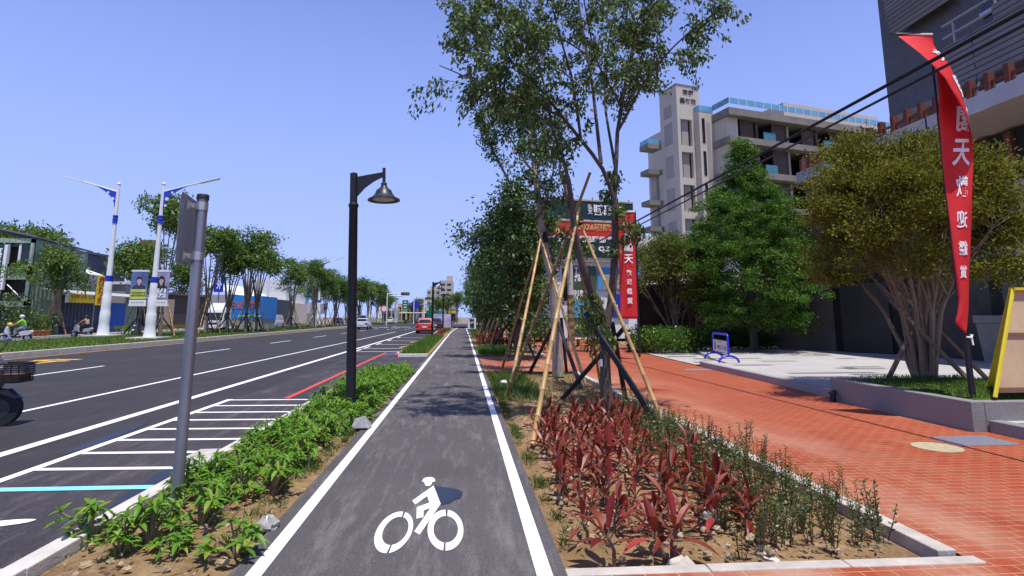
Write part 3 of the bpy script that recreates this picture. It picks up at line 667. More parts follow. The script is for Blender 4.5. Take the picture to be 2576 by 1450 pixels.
prop(b, (PT[0]-.85, PT[1]-.1, .40), (PT[0]-.1, PT[1]-.02, 1.45)); prop(b, (PT[0]+.12, PT[1]-.95, .38), (PT[0]-.38, PT[1]-.1, 1.65)); prop(b, (PT[0]+1.2, PT[1]-.15, .38), (PT[0]+.25, PT[1], 1.5))
tag(b.build('tree_prop', mat('weathered_timber', (.16, .115, .085), .9, var=.3, scale=8, bump=.2, stretch=(1, 1, .2)), None, True), 'weathered timber props leaning on the tree in the granite planter', 'tree stake')
a = AT(1700, 828, 26)
tree_proto('forecourt_tree', 'rounded olive green multi stemmed tree between the red banner and the tall feathery tree', 'tree', (a[0], 26, 0), None,
           vase(32, 5, 9, 2.0, 3.2, 2.1, 420, 80, .12, .06, .28, .05, 0, .8), M_leafO2, M_barkt)
def conifer(seed, H_, prof, nl, sub, per, L, W):
    g = np.random.default_rng(seed); tr = wob([(0, 0, -.05), (.05, 0, H_*.5), (0, .05, H_)], 10, .02, g); S = [(tr.tolist(), list(np.linspace(.17, .012, 10)))]; Vs = []
    pz = [p[0] for p in prof]; pr_ = [p[1] for p in prof]
    for k in range(nl):
        z = 1.15+(H_-1.2)*((k+g.random())/nl)**.95; rr = float(np.interp(z, pz, pr_))*g.uniform(.45, 1.0); a = k*2.4+g.uniform(-.5, .5); s1 = .16+.22*rr/2.5
        lc = np.array([rr*math.cos(a), rr*math.sin(a), z]); p = np.array([0, 0, max(.9, z-rr*.6-.1)]); S.append(([tuple(p), tuple(p+(lc-p)*.55+np.array([0, 0, .12])), tuple(lc)], [.024, .013, .004]))
        for q in range(max(3, int(sub*(.35+.65*rr/2.2)))):
            c = lc+g.normal(0, 1, 3)*np.array([s1, s1, s1*.55])*1.25; S.append(([tuple(p+(lc-p)*.7), tuple(c)], [.007, .003])) if q % 2 else None
            n = int(per*g.uniform(.6, 1.4)); P = c+g.normal(0, 1, (n, 3))*np.array([.15, .15, .07]); out = np.array([math.cos(a), math.sin(a), .1])
            D = out*.5+g.normal(0, .75, (n, 3))+np.array([0, 0, -.25]); Vs.append(leafquads(P, D, L*g.uniform(.6, 1.3, n), W*g.uniform(.8, 1.2, n), g))
    return trunk_mesh(S, 5), np.concatenate(Vs)
a = AT(1893, 826, 23.5)
tree_proto('feathery_tree', 'tall bright green feathery tree in front of the dark entrance wall', 'tree', (a[0], 23.5, .1), None, conifer(33, 9.4, [(1.0, 1.7), (2, 2.5), (3.2, 2.75), (4.5, 2.6), (5.6, 2.25), (6.6, 1.7), (7.3, 1.1), (8, .5), (8.8, .28), (9.4, .1)], 165, 12, 78, .13, .042), M_leafF, M_bark)
# ---- the median trees on the far side of the road: tall bare stems with flat tops
md = [gtree(41, 10, 1.5, .13, 7, (7.9, 2.0, 1.6), 48, 78, .25, .13, .34, .2, stemspread=.85, mb=6, shell=.7), gtree(42, 10, 1.6, .14, 8, (6.9, 2.0, 3.1), 74, 74, .25, .13, .36, .2, stemspread=.8, mb=6, shell=.8),
      gtree(43, 9, 1.4, .13, 7, (6.9, 2.0, 2.7), 54, 78, .25, .13, .35, .2, stemspread=.85, mb=6, shell=.75), gtree(44, 6, 1.5, .13, 5, (4.6, 1.75, 1.6), 56, 80, .24, .12, .33, .2, stemspread=.75)]
def MG(u, v): p = G(u, v, .2); return p
spots = [(517, 839, 0, 'tall thin stemmed tree just right of the galvanized signpost', 1.0), (570, 836, 2, 'tall tree with forked stems beside the white truck', 1.0), (636, 836, 1, 'tall leafy tree in front of the blue stall', 1.02),
         (697, 834, 1, 'tall bushy tree right of the blue stall, with foliage low on its stems', 1.0), (770, 828, 2, 'median tree before the cream building', .95), (850, 824, 0, 'flat topped median tree just right of the third white lamp post', .98),
         (896, 822, 2, 'median tree showing on both sides of the black lamp post', .98), (925, 818, 1, 'median tree behind the silver car', 1.0), (948, 816, 0, 'last median tree, small with distance', 1.05)]
mp = {}
for i, (u, v, k, lab, s) in enumerate(spots):
    p = G(u, v, .2)
    if p[1] > 92: p = AT(u, v, 60+i*4.2); p = (-21.3, -21.3/p[0]*p[1] if p[0] else 80, .2)
    p = (max(-24.5, min(-20.3, p[0])), p[1], .2)
    if k not in mp: mp[k] = tree_proto('median_tree', lab, 'tree', p, 'trees along the grass median', md[k], M_leafC, M_barkt); mp[k].scale = (s,)*3; mp[k].rotation_euler.z = i*1.7
    else: dup(mp[k], p, i*1.7, lab, scale=s)
p = G(402, 846, .2)
dup(mp[0], (p[0], p[1], .2), 2.2, 'tallest median tree with a tuft crown behind the lamp post with two banners', scale=(.95, .95, 1.13))
mp[3] = tree_proto('median_tree', 'short leafy tree between the two nearest white lamp posts', 'tree', (G(345, 842, .2)[0], G(345, 842, .2)[1], .2), 'trees along the grass median', md[3], M_leafC, M_barkt); mp[3].scale = (1.15,)*3
p = G(132, 836, .1)
d_ = ray(132, 836); X_ = -34.6; dup(mp[3], (X_, X_/d_[0]*d_[1], .1), 1.1, 'small round tree in front of the green corrugated building', 'trees on the left pavement', 1.12)
# ================================================================ right side: planter, building, hotel, billboard building, banners
M_gran2 = mat('planter_granite', (.215, .22, .21), .65, var=.32, scale=70, bump=.15, bscale=200)
M_steel = mat('galvanized_steel', (.27, .28, .31), .42, .75, var=.14, scale=7, stretch=(1, 1, .25))
M_black = mat('black_paint', (.012, .013, .018), .42, var=.2, scale=20, spec=.4)
M_rust = mat('rusty_red_fin', (.13, .035, .022), .8, var=.3, scale=5)
M_glassd = mat('dark_glass', (.012, .014, .017), .12, var=.1, spec=.6)
M_dark = mat('dark_opening', (.012, .012, .013), .8, var=.2)  # near-black, standing in for shade inside openings and recessed bays; also dark joints
M_wallb = bricks('dark_brick_tile', (.175, .158, .155), (.21, .19, .185), (.06, .054, .056), 7., .22, .028, .75, bump=.4, plane='xz')
M_wallb2 = bricks('dark_brick_tile_side', (.175, .158, .155), (.21, .19, .185), (.06, .054, .056), 7., .22, .028, .75, bump=.4, plane='yz')
M_fascia = mat('pale_fascia', (.42, .40, .42), .7, var=.1, scale=.8)
M_soffit = mat('soffit', (.36, .31, .26), .8, var=.1, scale=.7)
M_wallg = mat('dark_grey_wall', (.060, .056, .052), .85, var=.3, scale=1.2)
M_cream = mat('hotel_concrete', (.50, .435, .36), .8, var=.09, scale=.4, stretch=(1, 1, .4))
M_hgrey = mat('hotel_slab', (.19, .172, .145), .85, var=.22, scale=.8)
M_lintel = mat('hotel_panel', (.32, .285, .25), .8, var=.1, scale=.5)
M_glassb = mat('blue_glass', (.13, .33, .47), .1, var=.15, scale=.6, spec=.7)
M_whitep = mat('white_panel', (.70, .70, .69), .6, var=.06, scale=1)
M_redc = mat('red_banner_cloth', (.62, .022, .025), .65, var=.08, scale=2)
M_wht = mat('white_print', (.82, .82, .82), .6, var=.03)
M_turf2 = soil('planter_turf', (.035, .075, .010), (.075, .13, .018), (.14, .12, .04))
# planter
t_ = thingw('planter', 'long grey granite planter wall filled with grass under the olive yellow tree', 'planter', (7.2, 8.9, 0))
b = MB(); b.box(7.14, 7.45, -.04, 7.34, 10.5, .42); b.box(7.345, 7.45, -.04, 9.75, 7.63, .416); b.box(7.345, 10.32, -.04, 9.75, 10.5, .418); b.box(9.755, 7.45, -.04, 9.92, 10.5, .417)
b.build('granite_wall', M_gran2, t_, bevel=.01)
rg = np.random.default_rng(8); vs = []; fs = []; nx, ny = 26, 30
for j in range(ny+1):
    for i in range(nx+1):
        x = 7.33+2.44*i/nx; y = 7.62+2.72*j/ny; e = min(1, min(i, nx-i, j, ny-j)/5); vs.append((x, y, .36+e*.11+rg.normal(0, .008)))
for j in range(ny):
    for i in range(nx): q = j*(nx+1)+i; fs.append((q, q+1, q+nx+2, q+nx+1))
b = MB(); b.add(vs, fs); b.build('turf', M_turf2, t_, True)
n = 5200; P = np.stack([rg.uniform(7.36, 9.72, n), rg.uniform(7.66, 10.3, n), np.full(n, .42)], 1); P[:, 2] += .035*np.minimum(1, np.minimum(P[:, 0]-7.36, P[:, 1]-7.66)*4)
D = np.stack([rg.normal(0, .45, n), rg.normal(0, .45, n), np.ones(n)], 1)
gq = obj('grass_blades', npmesh('grass_blades', leafquads(P, D, rg.uniform(.03, .075, n), .010, rg), 4, leafmat('grass_blade', [(.03, .075, .01), (.055, .12, .015), (.09, .15, .03)], .5, .3)), t_); gq['kind'] = 'stuff'
b = MB(); b.box(7.36, 4.5, -.04, 7.54, 7.435, .17); tag(b.build('low_wall', M_gran2, None, False, .01), 'low granite kerb wall continuing from the front corner of the planter', 'wall')
b = MB(); b.tube([(7.03, 10.28, 0), (7.03, 10.28, .16), (7.09, 10.33, .17)], .055, 10); b.lathe([(.03, 0), (.075, 0), (.075, .02), (.03, .02)], (7.03, 10.28, .16), 10); tag(b.build('ground_spotlight', M_black, None, True), 'small black spotlight at the foot of the planter corner', 'lamp')
# orange block and yellow tub behind the low wall
b = MB(); a = G(2508, 1045, .12); b.slab([(a[0]-.13, .17), (a[0]+.16, .17), (a[0]+.08, .27), (a[0]+.02, .36), (a[0]-.10, .40)], 1, a[1]+.02, a[1]+.16)
tag(b.build('wheel_chock', mat('orange_plastic', (.48, .15, .02), .6, var=.3, scale=20), None, False, .01), 'dirty orange plastic block resting against the planter corner', 'block')
a = G(2590, 1040, .1); b = MB(); b.lathe([(.05, .17), (.2, .17), (.24, .25), (.22, .45), (.12, .55), (.05, .57)], (a[0]+.1, a[1]+.05, 0), 14)
tag(b.build('barrier_tub', mat('yellow_plastic', (.62, .43, .05), .5), None, True), 'yellow plastic tub at the right edge below the yellow framed board', 'tub')
# yellow A board
o = AT(2503, 1000, 7.55); tp = AT(2548, 729, 7.75)
t_ = thingw('notice_board', 'large yellow framed A shaped board seen from behind at the right edge', 'sign', (o[0]+.4, 7.6, .42))
M_yfr = mat('yellow_frame', (.66, .55, .03), .5, var=.12, scale=5); M_board = mat('beige_board', (.50, .37, .23), .8, var=.14, scale=2)
b = MB(); zb, zt = o[2], tp[2]; x0 = o[0]; dx = tp[0]-o[0]
b.tube([(x0, 7.55, zb), (x0+dx, 7.75, zt)], .028, 6); b.tube([(x0+1.25, 7.55, zb), (x0+1.25-dx*.3, 7.75, zt)], .028, 6)
b.slab([(x0+dx-.02, zt-.01), (x0+1.25, zt-.01), (x0+1.25, zt+.03), (x0+dx-.02, zt+.03)], 1, 7.70, 7.80); b.build('frame', M_yfr, t_)
b = MB(); b.add([(x0+.04, 7.57, zb+.06), (x0+1.22, 7.57, zb+.06), (x0+1.2-dx*.3, 7.765, zt-.02), (x0+dx+.03, 7.765, zt-.02), (x0+.04, 7.585, zb+.06), (x0+1.22, 7.585, zb+.06), (x0+1.2-dx*.3, 7.78, zt-.02), (x0+dx+.03, 7.78, zt-.02)],
   [(0, 1, 2, 3), (7, 6, 5, 4), (0, 4, 5, 1), (1, 5, 6, 2), (2, 6, 7, 3), (3, 7, 4, 0)]); b.build('panel', M_board, t_)
for f in (.06, .56): z = zb+(zt-zb)*f; y = 7.55+.2*f; b = MB(); b.box(x0+dx*f+.03, y-.012, z, x0+1.2, y+.012, z+.04); b.build('batten', mat('brown_batten', (.22, .13, .07), .8), t_)
b = MB(); b.add([(x0+dx, 7.80, zt), (x0+1.1, 7.8, zt), (x0+1.25, 8.6, zb), (x0+dx+.22, 8.6, zb), (x0+dx, 7.815, zt), (x0+1.1, 7.815, zt), (x0+1.25, 8.615, zb), (x0+dx+.22, 8.615, zb)], [(0, 1, 2, 3), (7, 6, 5, 4), (0, 4, 5, 1), (1, 5, 6, 2), (2, 6, 7, 3), (3, 7, 4, 0)]); b.build('front_panel', M_yfr, t_)
# ---- the building over the forecourt
t_ = thingw('entrance_building', 'dark brick building with a pale overhanging canopy edge and rust red fins above the forecourt', 'building', (20, 18, 0))
XC = 15.5; zf1 = ATX(2576, 189, XC)[2]; zf0 = ATX(2576, 236, XC)[2]; yend = ATX(2003, 436, XC)[1]
b = MB(); b.box(XC, -4, zf0, XC+.25, yend, zf1); b.box(XC+.25, yend-.25, zf0, 23, yend-.002, zf1-.004)
b.build('canopy_fascia', M_fascia, t_)
for y in np.arange(4, yend, 4.2): b = MB(); b.box(XC-.012, y, zf0, XC+.01, y+.05, zf1); b.build('fascia_joint', M_dark, t_)
b = MB(); b.add([(XC+.02, -4, zf0), (XC+.02, yend-.01, zf0), (XC+2.2, yend-.01, zf0-.35), (XC+2.2, -4, zf0-.35)], [(0, 1, 2, 3)]); b.add([(XC+.05, yend-.02, zf0), (XC+2.2, yend-.02, zf0-.35), (XC+7, yend-.02, zf0-.35), (XC+7, yend-.02, zf0)], [(0, 1, 2, 3)])
b.build('soffit', M_soffit, t_)
b = MB(); b.box(XC+.27, -4, zf1-.25, 30, yend-.27, zf1-.05); b.build('canopy_roof', M_hgrey, t_)
fin = MB()
for k, y in enumerate(np.arange(4.5, yend-.2, .62)): fin.box(XC+.12, y, zf1+.004, XC+.34, y+.16, zf1+.62)
fin.box(XC+.18, 4.5, zf1+.26, XC+.26, yend-.5, zf1+.34); fin.build('rust_fin', M_rust, t_)['kind'] = 'stuff'
# upper storey behind the soffit: louvres, light wall, glazing below
zs = 3.45
b = MB(); b.box(17.1, -4, zf0-2.0, 17.3, 23.2, zf0-.36); b.build('louvre_band', M_dark, t_)
b = MB()
for y in np.arange(8, 23, .9): b.box(16.95, y, zf0-2.0, 17.09, y+.22, zf0-.4)
b.build('louvre_fin', M_rust, t_)['kind'] = 'stuff'
b = MB(); b.box(16.9, -4, zs, 17.3, 16.8, zf0-2.01); b.build('pale_wall', mat('pale_grey_plaster', (.33, .31, .30), .8, var=.1), t_)  # one even pale grey plaster colour
b = MB(); b.box(17.28, 16.85, 0, 18.2, 23.2, zf0-2.02); b.box(17.32, -4, 3.2, 30, 24, 3.4); b.build('porch_wall', M_wallg, t_)
w0 = G(1955, 878, PZ); w1 = G(2105, 884, PZ); w2 = G(2340, 897, PZ); w3 = G(2480, 908, PZ); w4 = G(2600, 915, PZ)
def wallseg(b, p, q, z0, z1, th=.3):
    d = Vector((q[0]-p[0], q[1]-p[1])); n = Vector((-d.y, d.x)).normalized()*th/2
    if n.x < 0: n = -n
    b.obox(((p[0]+q[0])/2+n.x, (p[1]+q[1])/2+n.y), d, (d.length, th), z0, z1)
b = MB(); wallseg(b, w0, w1, 0, 6.2); b.build('side_wall', mat('brown_grey_wall', (.095, .082, .066), .85, var=.25, scale=.8), t_)
b = MB(); wallseg(b, w1, w2, 0, 3.6); b.build('gate_wall', M_dark, t_)
gt = MB(); d = Vector((w2[0]-w1[0], w2[1]-w1[1])); nrm = Vector((d.y, -d.x)).normalized(); nrm = nrm if nrm.x < 0 else -nrm
for k in range(24):
    f = .12+k/24*.55; gt.obox((w1[0]+d.x*f+nrm.x*.08, w1[1]+d.y*f+nrm.y*.08), d, (.08, .06), PZ, 3.0)
g_ = gt.build('slatted_gate', mat('dark_slat', (.035, .033, .032), .6), t_)
b = MB(); wallseg(b, w2, w3, 0, 3.6); b.build('tiled_wall', bricks('dark_tiles', (.055, .055, .058), (.065, .064, .068), (.02, .02, .02), .6, .2, .015, .6, plane='yz'), t_)
f_ = .22; p = (w2[0]+(w3[0]-w2[0])*f_, w2[1]+(w3[1]-w2[1])*f_)
b = MB(); b.obox((p[0]-.1, p[1]), (w3[0]-w2[0], w3[1]-w2[1]), (.55, .03), 1.75, 2.5); nb = b.build('notice_plate', mat('grey_plate', (.2, .2, .21), .5), t_)
b = MB(); b.obox((p[0]-.14, p[1]), (w3[0]-w2[0], w3[1]-w2[1]), (.28, .02), 2.05, 2.3); b.build('red_emblem', M_redc, nb)
b = MB(); b.obox((p[0]-.06, p[1]+1.3), (w3[0]-w2[0], w3[1]-w2[1]), (.34, .03), 2.95, 3.15); b.build('exit_light', mat('green_lamp', (.02, .55, .22), .5), t_)
b = MB(); wallseg(b, w3, w4, 0, 3.4); b.box(18.9, -4, 0, 19.1, w4[1], 3.4); b.build('glazing', M_glassd, t_)
for y, l in ((17.6, .5), (15.9, .6), (13, .6), (10, .6)): b = MB(); b.tube([(18.3, y, 1.2), (18.0, y+l, 3.45)], .09, 6); b.build('slanted_mullion', mat('grey_blue_metal', (.16, .17, .21), .5, .3), t_)
# upper floors
tw0 = AT(2257, 100, 27); 
b = MB(); b.box(AT(2264, 100, 27)[0], 27, 5, AT(2300, 100, 27)[0], 27.42, 22); b.build('brick_wing_wall', M_wallb, t_)
b = MB(); b.box(AT(2297, 100, 27)[0], 27.43, 5, 28, 28.0, 22); b.build('tower_return', M_wallb, t_)
XP = 18.5; zp0 = ATX(2576, 150, XP)[2]; zp1 = ATX(2496, 53, XP)[2]; yp = ATX(2375, 190, XP)[1]
b = MB(); b.box(XP, -4, zp0, XP+.3, yp, zp1); b.build('balcony_parapet', M_wallb2, t_)
b = MB(); b.box(XP-.02, ATX(2496, 53, XP)[1]-14, zp1+.002, XP+.32, ATX(2500, 53, XP)[1], zp1+.55); b.build('parapet_block', M_wallb2, t_)
b = MB(); b.box(XP+.31, -4, zp0, 30, yp+3, zp0+.25); b.build('balcony_floor', M_hgrey, t_)
b = MB(); 
for dz in (.45, .95): b.tube([(XP+.15, ATX(2500, 53, XP)[1], zp1+dz), (XP+.15, yp, zp1+dz)], .05, 6)
for y in np.arange(ATX(2500, 53, XP)[1], yp+.1, 1.7): b.tube([(XP+.15, y, zp1), (XP+.15, y, zp1+.95)], .045, 6)
b.build('railing', mat('grey_rail', (.30, .31, .34), .5, .4), t_)
b = MB(); b.tube([(XP-.1, -2, zp0-.55), (XP-.1, yp-.5, zp0-.55)], .09, 6)
for y in np.arange(2, yp, 3.1): b.tube([(XP-.1, y, zp0-.55), (XP+.1, y, zp0-.02)], .05, 6)
b.build('lower_rail', mat('pale_blue_rail', (.40, .42, .48), .5, .3), t_)
b = MB(); b.box(23.5, -4, zp0+.26, 24, 27.5, 22); b.build('recess_wall', mat('recess_plaster', (.10, .10, .11), .8), t_)
b = MB(); b.box(23.4, -4, 0, 23.8, 28, 6.5); b.build('rear_wall', M_wallg, t_)
zc = AT(2340, 0, 24)[2]
pr = [(AT(2308, 0, 24)[0]+x, z) for x, z in ((-.1, zc+4), (-.1, zc+.2), (.15, zc-1.0), (.7, zc-.35), (1.4, zc+.35), (2.6, zc+.8), (7, zc+1.0), (7, zc+4))]
b = MB(); b.slab(pr, 1, 22.5, 26); b.build('curved_bracket', M_wallb, t_)
b = MB(); b.box(19.6, 6, zp1+.3, 19.8, 18.0, 19); b.build('corner_window', M_glassd, t_)
b = MB(); b.box(19.50, 6, zp1+.9, 19.59, 18.02, zp1+1.1); b.build('window_sill', mat('pale_blue_rail', (.4, .42, .48), .5), t_)
# concrete planter pot at the entrance
a = G(2508, 912, PZ); b = MB(); b.lathe([(.1, 0), (.62, 0), (.78, 1.25), (.86, 1.27), (.86, 1.5), (.74, 1.5), (.7, 1.3), (.1, 1.3)], (a[0]-.2, a[1]-.4, PZ), 4)
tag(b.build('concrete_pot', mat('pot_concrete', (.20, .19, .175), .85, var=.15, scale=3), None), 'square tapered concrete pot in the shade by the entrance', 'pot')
# ---- slatted fence with hedges
f0 = G(1612, 846, .05); f0 = AT(1608, 800, 27.6); f1 = AT(1985, 800, 28.4)
t_ = thingw('slatted_fence', 'dark brown upright slat fence behind the hedge and the round tree', 'fence', (f0[0], f0[1], 0))
b = MB(); d = Vector((f1[0]-f0[0], f1[1]-f0[1])); nn = 58
for k in range(nn): f = k/nn; b.obox((f0[0]+d.x*f, f0[1]+d.y*f), d, (.125, .05), .1, 3.25)
sl_ = b.build('slats', mat('brown_slat', (.045, .026, .018), .7, var=.3, scale=3), t_); sl_['kind'] = 'stuff'
b = MB(); b.obox((f0[0]+d.x/2, f0[1]+d.y/2+.06), d, (d.length, .05), 2.45, 2.55); b.obox((f0[0]+d.x/2, f0[1]+d.y/2+.06), d, (d.length, .05), .5, .6); b.build('rail', MATS['brown_slat'], t_)
for k in (0, .35, .7, .99): b = MB(); b.obox((f0[0]+d.x*k, f0[1]+d.y*k+.12), d, (.12, .12), 0, 3.2); b.build('post', M_black, t_)
def hedge(name, label, poly, h0, n, seed, mt, L=.11):
    g = np.random.default_rng(seed); p = np.array(poly); V = []
    lo, hi = p.min(0), p.max(0); c = []
    def inside(q):
        r = False; j = len(p)-1
        for i in range(len(p)):
            if (p[i][1] > q[1]) != (p[j][1] > q[1]) and q[0] < (p[j][0]-p[i][0])*(q[1]-p[i][1])/(p[j][1]-p[i][1])+p[i][0]: r = not r
            j = i
        return r
    while len(c) < n:
        q = lo+(hi-lo)*g.random(2)
        if inside(q): c.append(q)
    for q in c:
        h = h0*g.uniform(.55, 1.1); m = 34; P = np.column_stack([q[0]+g.normal(0, .2, m), q[1]+g.normal(0, .2, m), .08+h*g.random(m)**.6]); D = unit(g.normal(size=(m, 3)))+np.array([0, -.25, .35]); V.append(leafquads(P, D, L*g.uniform(.7, 1.3, m), L*.55, g))
    b = MB()
    for q in c[::2]: b.tube([(q[0], q[1], .02), (q[0]+g.normal(0, .05), q[1]+g.normal(0, .05), h0*.8)], [.012, .006], 4)
    t = thingw(name, label, 'hedge', (float(p[:, 0].mean()), float(p[:, 1].mean()), 0)); obj('foliage', npmesh('foliage', np.concatenate(V), 4, mt), t); b.build('stems', M_barkd, t)
hp = [G(u, v, .05)[:2] for u, v in ((1600, 886), (1700, 893), (1770, 886), (1800, 880))]
hedge('hedge', 'bright green sunlit hedge to the left of the blue stand sign', hp+[(13.2, 27.3), (f0[0], 27.3)], 1.05, 560, 4, leafmat('hedge_leaf_sunlit', [(.06, .14, .01), (.09, .19, .02), (.13, .23, .03)], .4, .3))
hp2 = [G(u, v, PZ)[:2] for u, v in ((1805, 880), (1985, 878))]
hedge('hedge', 'darker green hedge to the right of the blue stand sign', hp2+[(15.6, 27.9), (13.4, 27.9)], 1.0, 260, 5, leafmat('hedge_leaf_shaded', [(.03, .08, .01), (.05, .11, .015)], .45, .25))  # darker copy of the sunlit hedge's leaf colours, shade painted in
# ---- blue tube stand sign
p0 = G(1800, 905, PZ); p1 = G(1823, 912, PZ)
pa = G(1801, 905, PZ); pb = G(1846, 917, PZ)
A = Vector(G(1796, 903, PZ)); B = Vector(G(1834, 914, PZ)); d = (B-A); 
t_ = thingw('stand_sign', 'blue tubular stand sign with a white panel on the forecourt corner', 'sign', ((A.x+B.x)/2, (A.y+B.y)/2, PZ))
M_blu = mat('blue_enamel', (.012, .028, .52), .3, var=.06, spec=.6); b = MB(); r_ = .12; zt = 1.05
pth = [(A.x, A.y, PZ+.22)]; pth += [(A.x, A.y, zt-r_)]+[(A.x+d.x*(r_-r_*math.cos(q))/d.length, A.y+d.y*(r_-r_*math.cos(q))/d.length, zt-r_+r_*math.sin(q)) for q in (.5, 1.05, 1.57)]
pth += [(B.x-d.x*(r_-r_*math.sin(q))/d.length, B.y-d.y*(r_-r_*math.sin(q))/d.length, zt-r_+r_*math.cos(q)) for q in (0, .5, 1.05, 1.57)]+[(B.x, B.y, PZ+.22)]
b.tube(pth, .034, 10); b.build('frame', M_blu, t_, True)
for Q in (A, B):
    b = MB(); n2 = Vector((1, 0, 0)); b.tube([(Q.x+n2.x*.33*math.cos(q), Q.y+n2.y*.33*math.cos(q), PZ+.02+.20*math.sin(q)) for q in np.linspace(0, math.pi, 13)], .036, 10); b.build('foot', M_blu, t_, True)
b = MB(); u_ = d.normalized(); c = (A+B)/2; L_ = d.length-.07
b.obox((c.x, c.y), d, (L_, .02), .44, .83); pn = b.build('panel', M_whitep, t_)
b = MB(); b.obox((c.x, c.y), d, (L_, .022), .355, .40); b.obox((c.x, c.y), d, (L_, .022), .835, .855); b.obox((c.x, c.y), d, (L_, .022), .425, .438); b.build('crossbar', mat('navy_bar', (.02, .022, .05), .5), t_)
b = MB(); nn_ = u_.cross(Vector((0, 0, 1))); q = c-u_*L_*.35+nn_*.014
b.add([(q.x-u_.x*s*.06+0, q.y-u_.y*s*.06, z) for s, z in ((1, .5), (-1, .5), (-1.15, .6), (-1, .74), (-.5, .78), (.5, .78), (1, .74), (1.15, .6))], [tuple(range(7, -1, -1)), tuple(range(8))]); b.build('brown_logo', mat('logo_brown', (.14, .035, .02), .6), pn)
lettering('哈佛保全', mat('navy_print', (.03, .03, .09), .6), pn, c+u_*L_*.12+Vector((0, 0, .60-c.z)), u_, L_*.62, .14, .02, .014)
lettering('桃竹苗分公司', MATS['navy_print'], pn, c+u_*L_*.0+Vector((0, 0, .775-c.z)), u_, L_*.32, .04, .0, .014)
# ---- hotel: pale concrete towers and balconies, turned about 14 degrees from the road
hr = math.radians(14.2); AX = Vector((math.cos(hr), math.sin(hr), 0)); DP = Vector((-math.sin(hr), math.cos(hr), 0))
O = Vector(AT(1700, 213, 55))
def fu(u, v, t=0.):     # (s, z) on the front plane lying t metres behind the tower front
    p = Vector(ONP(u, v, O+DP*t, DP)); return (p-O).dot(AX), p.z
def sd(u, v, s=0.):     # (t, z) on a side plane
    p = Vector(ONP(u, v, O+AX*s, AX)); return (p-O).dot(DP), p.z
t_ = thingw('hotel', 'pale concrete multi storey hotel with stepped towers, balconies and blue glass roof railing', 'building', (O.x, O.y, 0))
def hbox(b, s0, s1, t0, t1, z0, z1):
    p = [O+AX*s+DP*t for s, t in ((s0, t0), (s1, t0), (s1, t1), (s0, t1))]; b.prism([(q.x, q.y) for q in p], z0, z1)
ZT = O.z; w1_ = fu(1757, 221)[0]; d1 = sd(1658, 242)[0]; sA = fu(1744, 281)[0]
t2 = sd(1758, 300, sA)[0]; sB = fu(1794, 290, t2)[0]; t3 = sd(1829, 268, sB)[0]; sC = sB+32
ZB = fu(1770, 281, t2)[1]; ZR = sd(1829, 262, sB)[1]
fl = [(fu(1727, a)[1], fu(1727, c)[1]) for a, c in ((301, 367), (383, 448), (465, 532), (550, 612), (632, 692), (712, 770))]
wa, wb = fu(1713, 330)[0], fu(1741, 330)[0]
b = MB()      # tower with recessed window bays: piers and floor beams
hbox(b, 0, wa, 0, .6, 0, ZT); hbox(b, wb, w1_, 0, .6, fl[0][0], ZT); hbox(b, wb, sA+.02, 0, .6, 0, fl[0][0]-.01); hbox(b, wa, wb, 0, .6, fl[0][0], ZT)
for k in range(5): hbox(b, wa+.002, wb-.002, .0, .6, fl[k+1][0], fl[k][1])
hbox(b, 0, w1_, .6, d1, 0, ZT-.002); b.build('stair_tower', M_cream, t_)
b = MB(); hbox(b, wa+.35, wb-.25, .35, .62, 0, fl[0][0]); b.build('window_infill', M_lintel, t_)
for z1, z0 in fl:
    for s0, s1 in ((wa, wa+.35), (wb-.25, wb)): b = MB(); hbox(b, s0, s1, .42, .63, z0, z1); b.build('window', M_glassd, t_)
sq = [(sd(1662, a)[1], sd(1662, c)[1]) for a, c in ((272, 320), (316, 388), (398, 470), (478, 552), (560, 630), (640, 705))]
ta, tb = sd(1690, 300)[0], sd(1670, 300)[0]
for z1, z0 in sq: b = MB(); hbox(b, -.02, .1, ta, tb, z0+.5, z1-.3); b.build('blind_panel', M_lintel, t_)
b = MB(); hbox(b, -.06, w1_+.06, -.06, d1, ZT, ZT+.12); b.build('tower_coping', M_hgrey, t_)
n_ = Vector(AX)
for s_, v_, sc in (('宏傳', 233, 1.5), ('喜來登', 255, 2.4)):
    s0, z0 = fu(1730, v_); lettering(s_, mat('black_letters', (.02, .02, .02), .5), t_, O+AX*s0+Vector((0, 0, z0-O.z)), AX, w1_*(.48 if len(s_) == 2 else .72), .62, .03, .05, 'letters')
b = MB(); hbox(b, sA+.03, sB, t2, 9, 0, ZB); b.build('second_tower', M_cream, t_)
nw = [fu(u, 400, t2)[0] for u in (1770, 1777, 1790)]
for z1, z0 in fl:
    b = MB(); hbox(b, nw[0], nw[1], t2-.04, t2+.1, z0+.2, z1); b.build('slit_window', M_glassd, t_)
b = MB(); hbox(b, nw[1]+.2, nw[2], t2-.03, t2+.1, 0, ZB-1.2); b.build('blind_panel', M_lintel, t_)
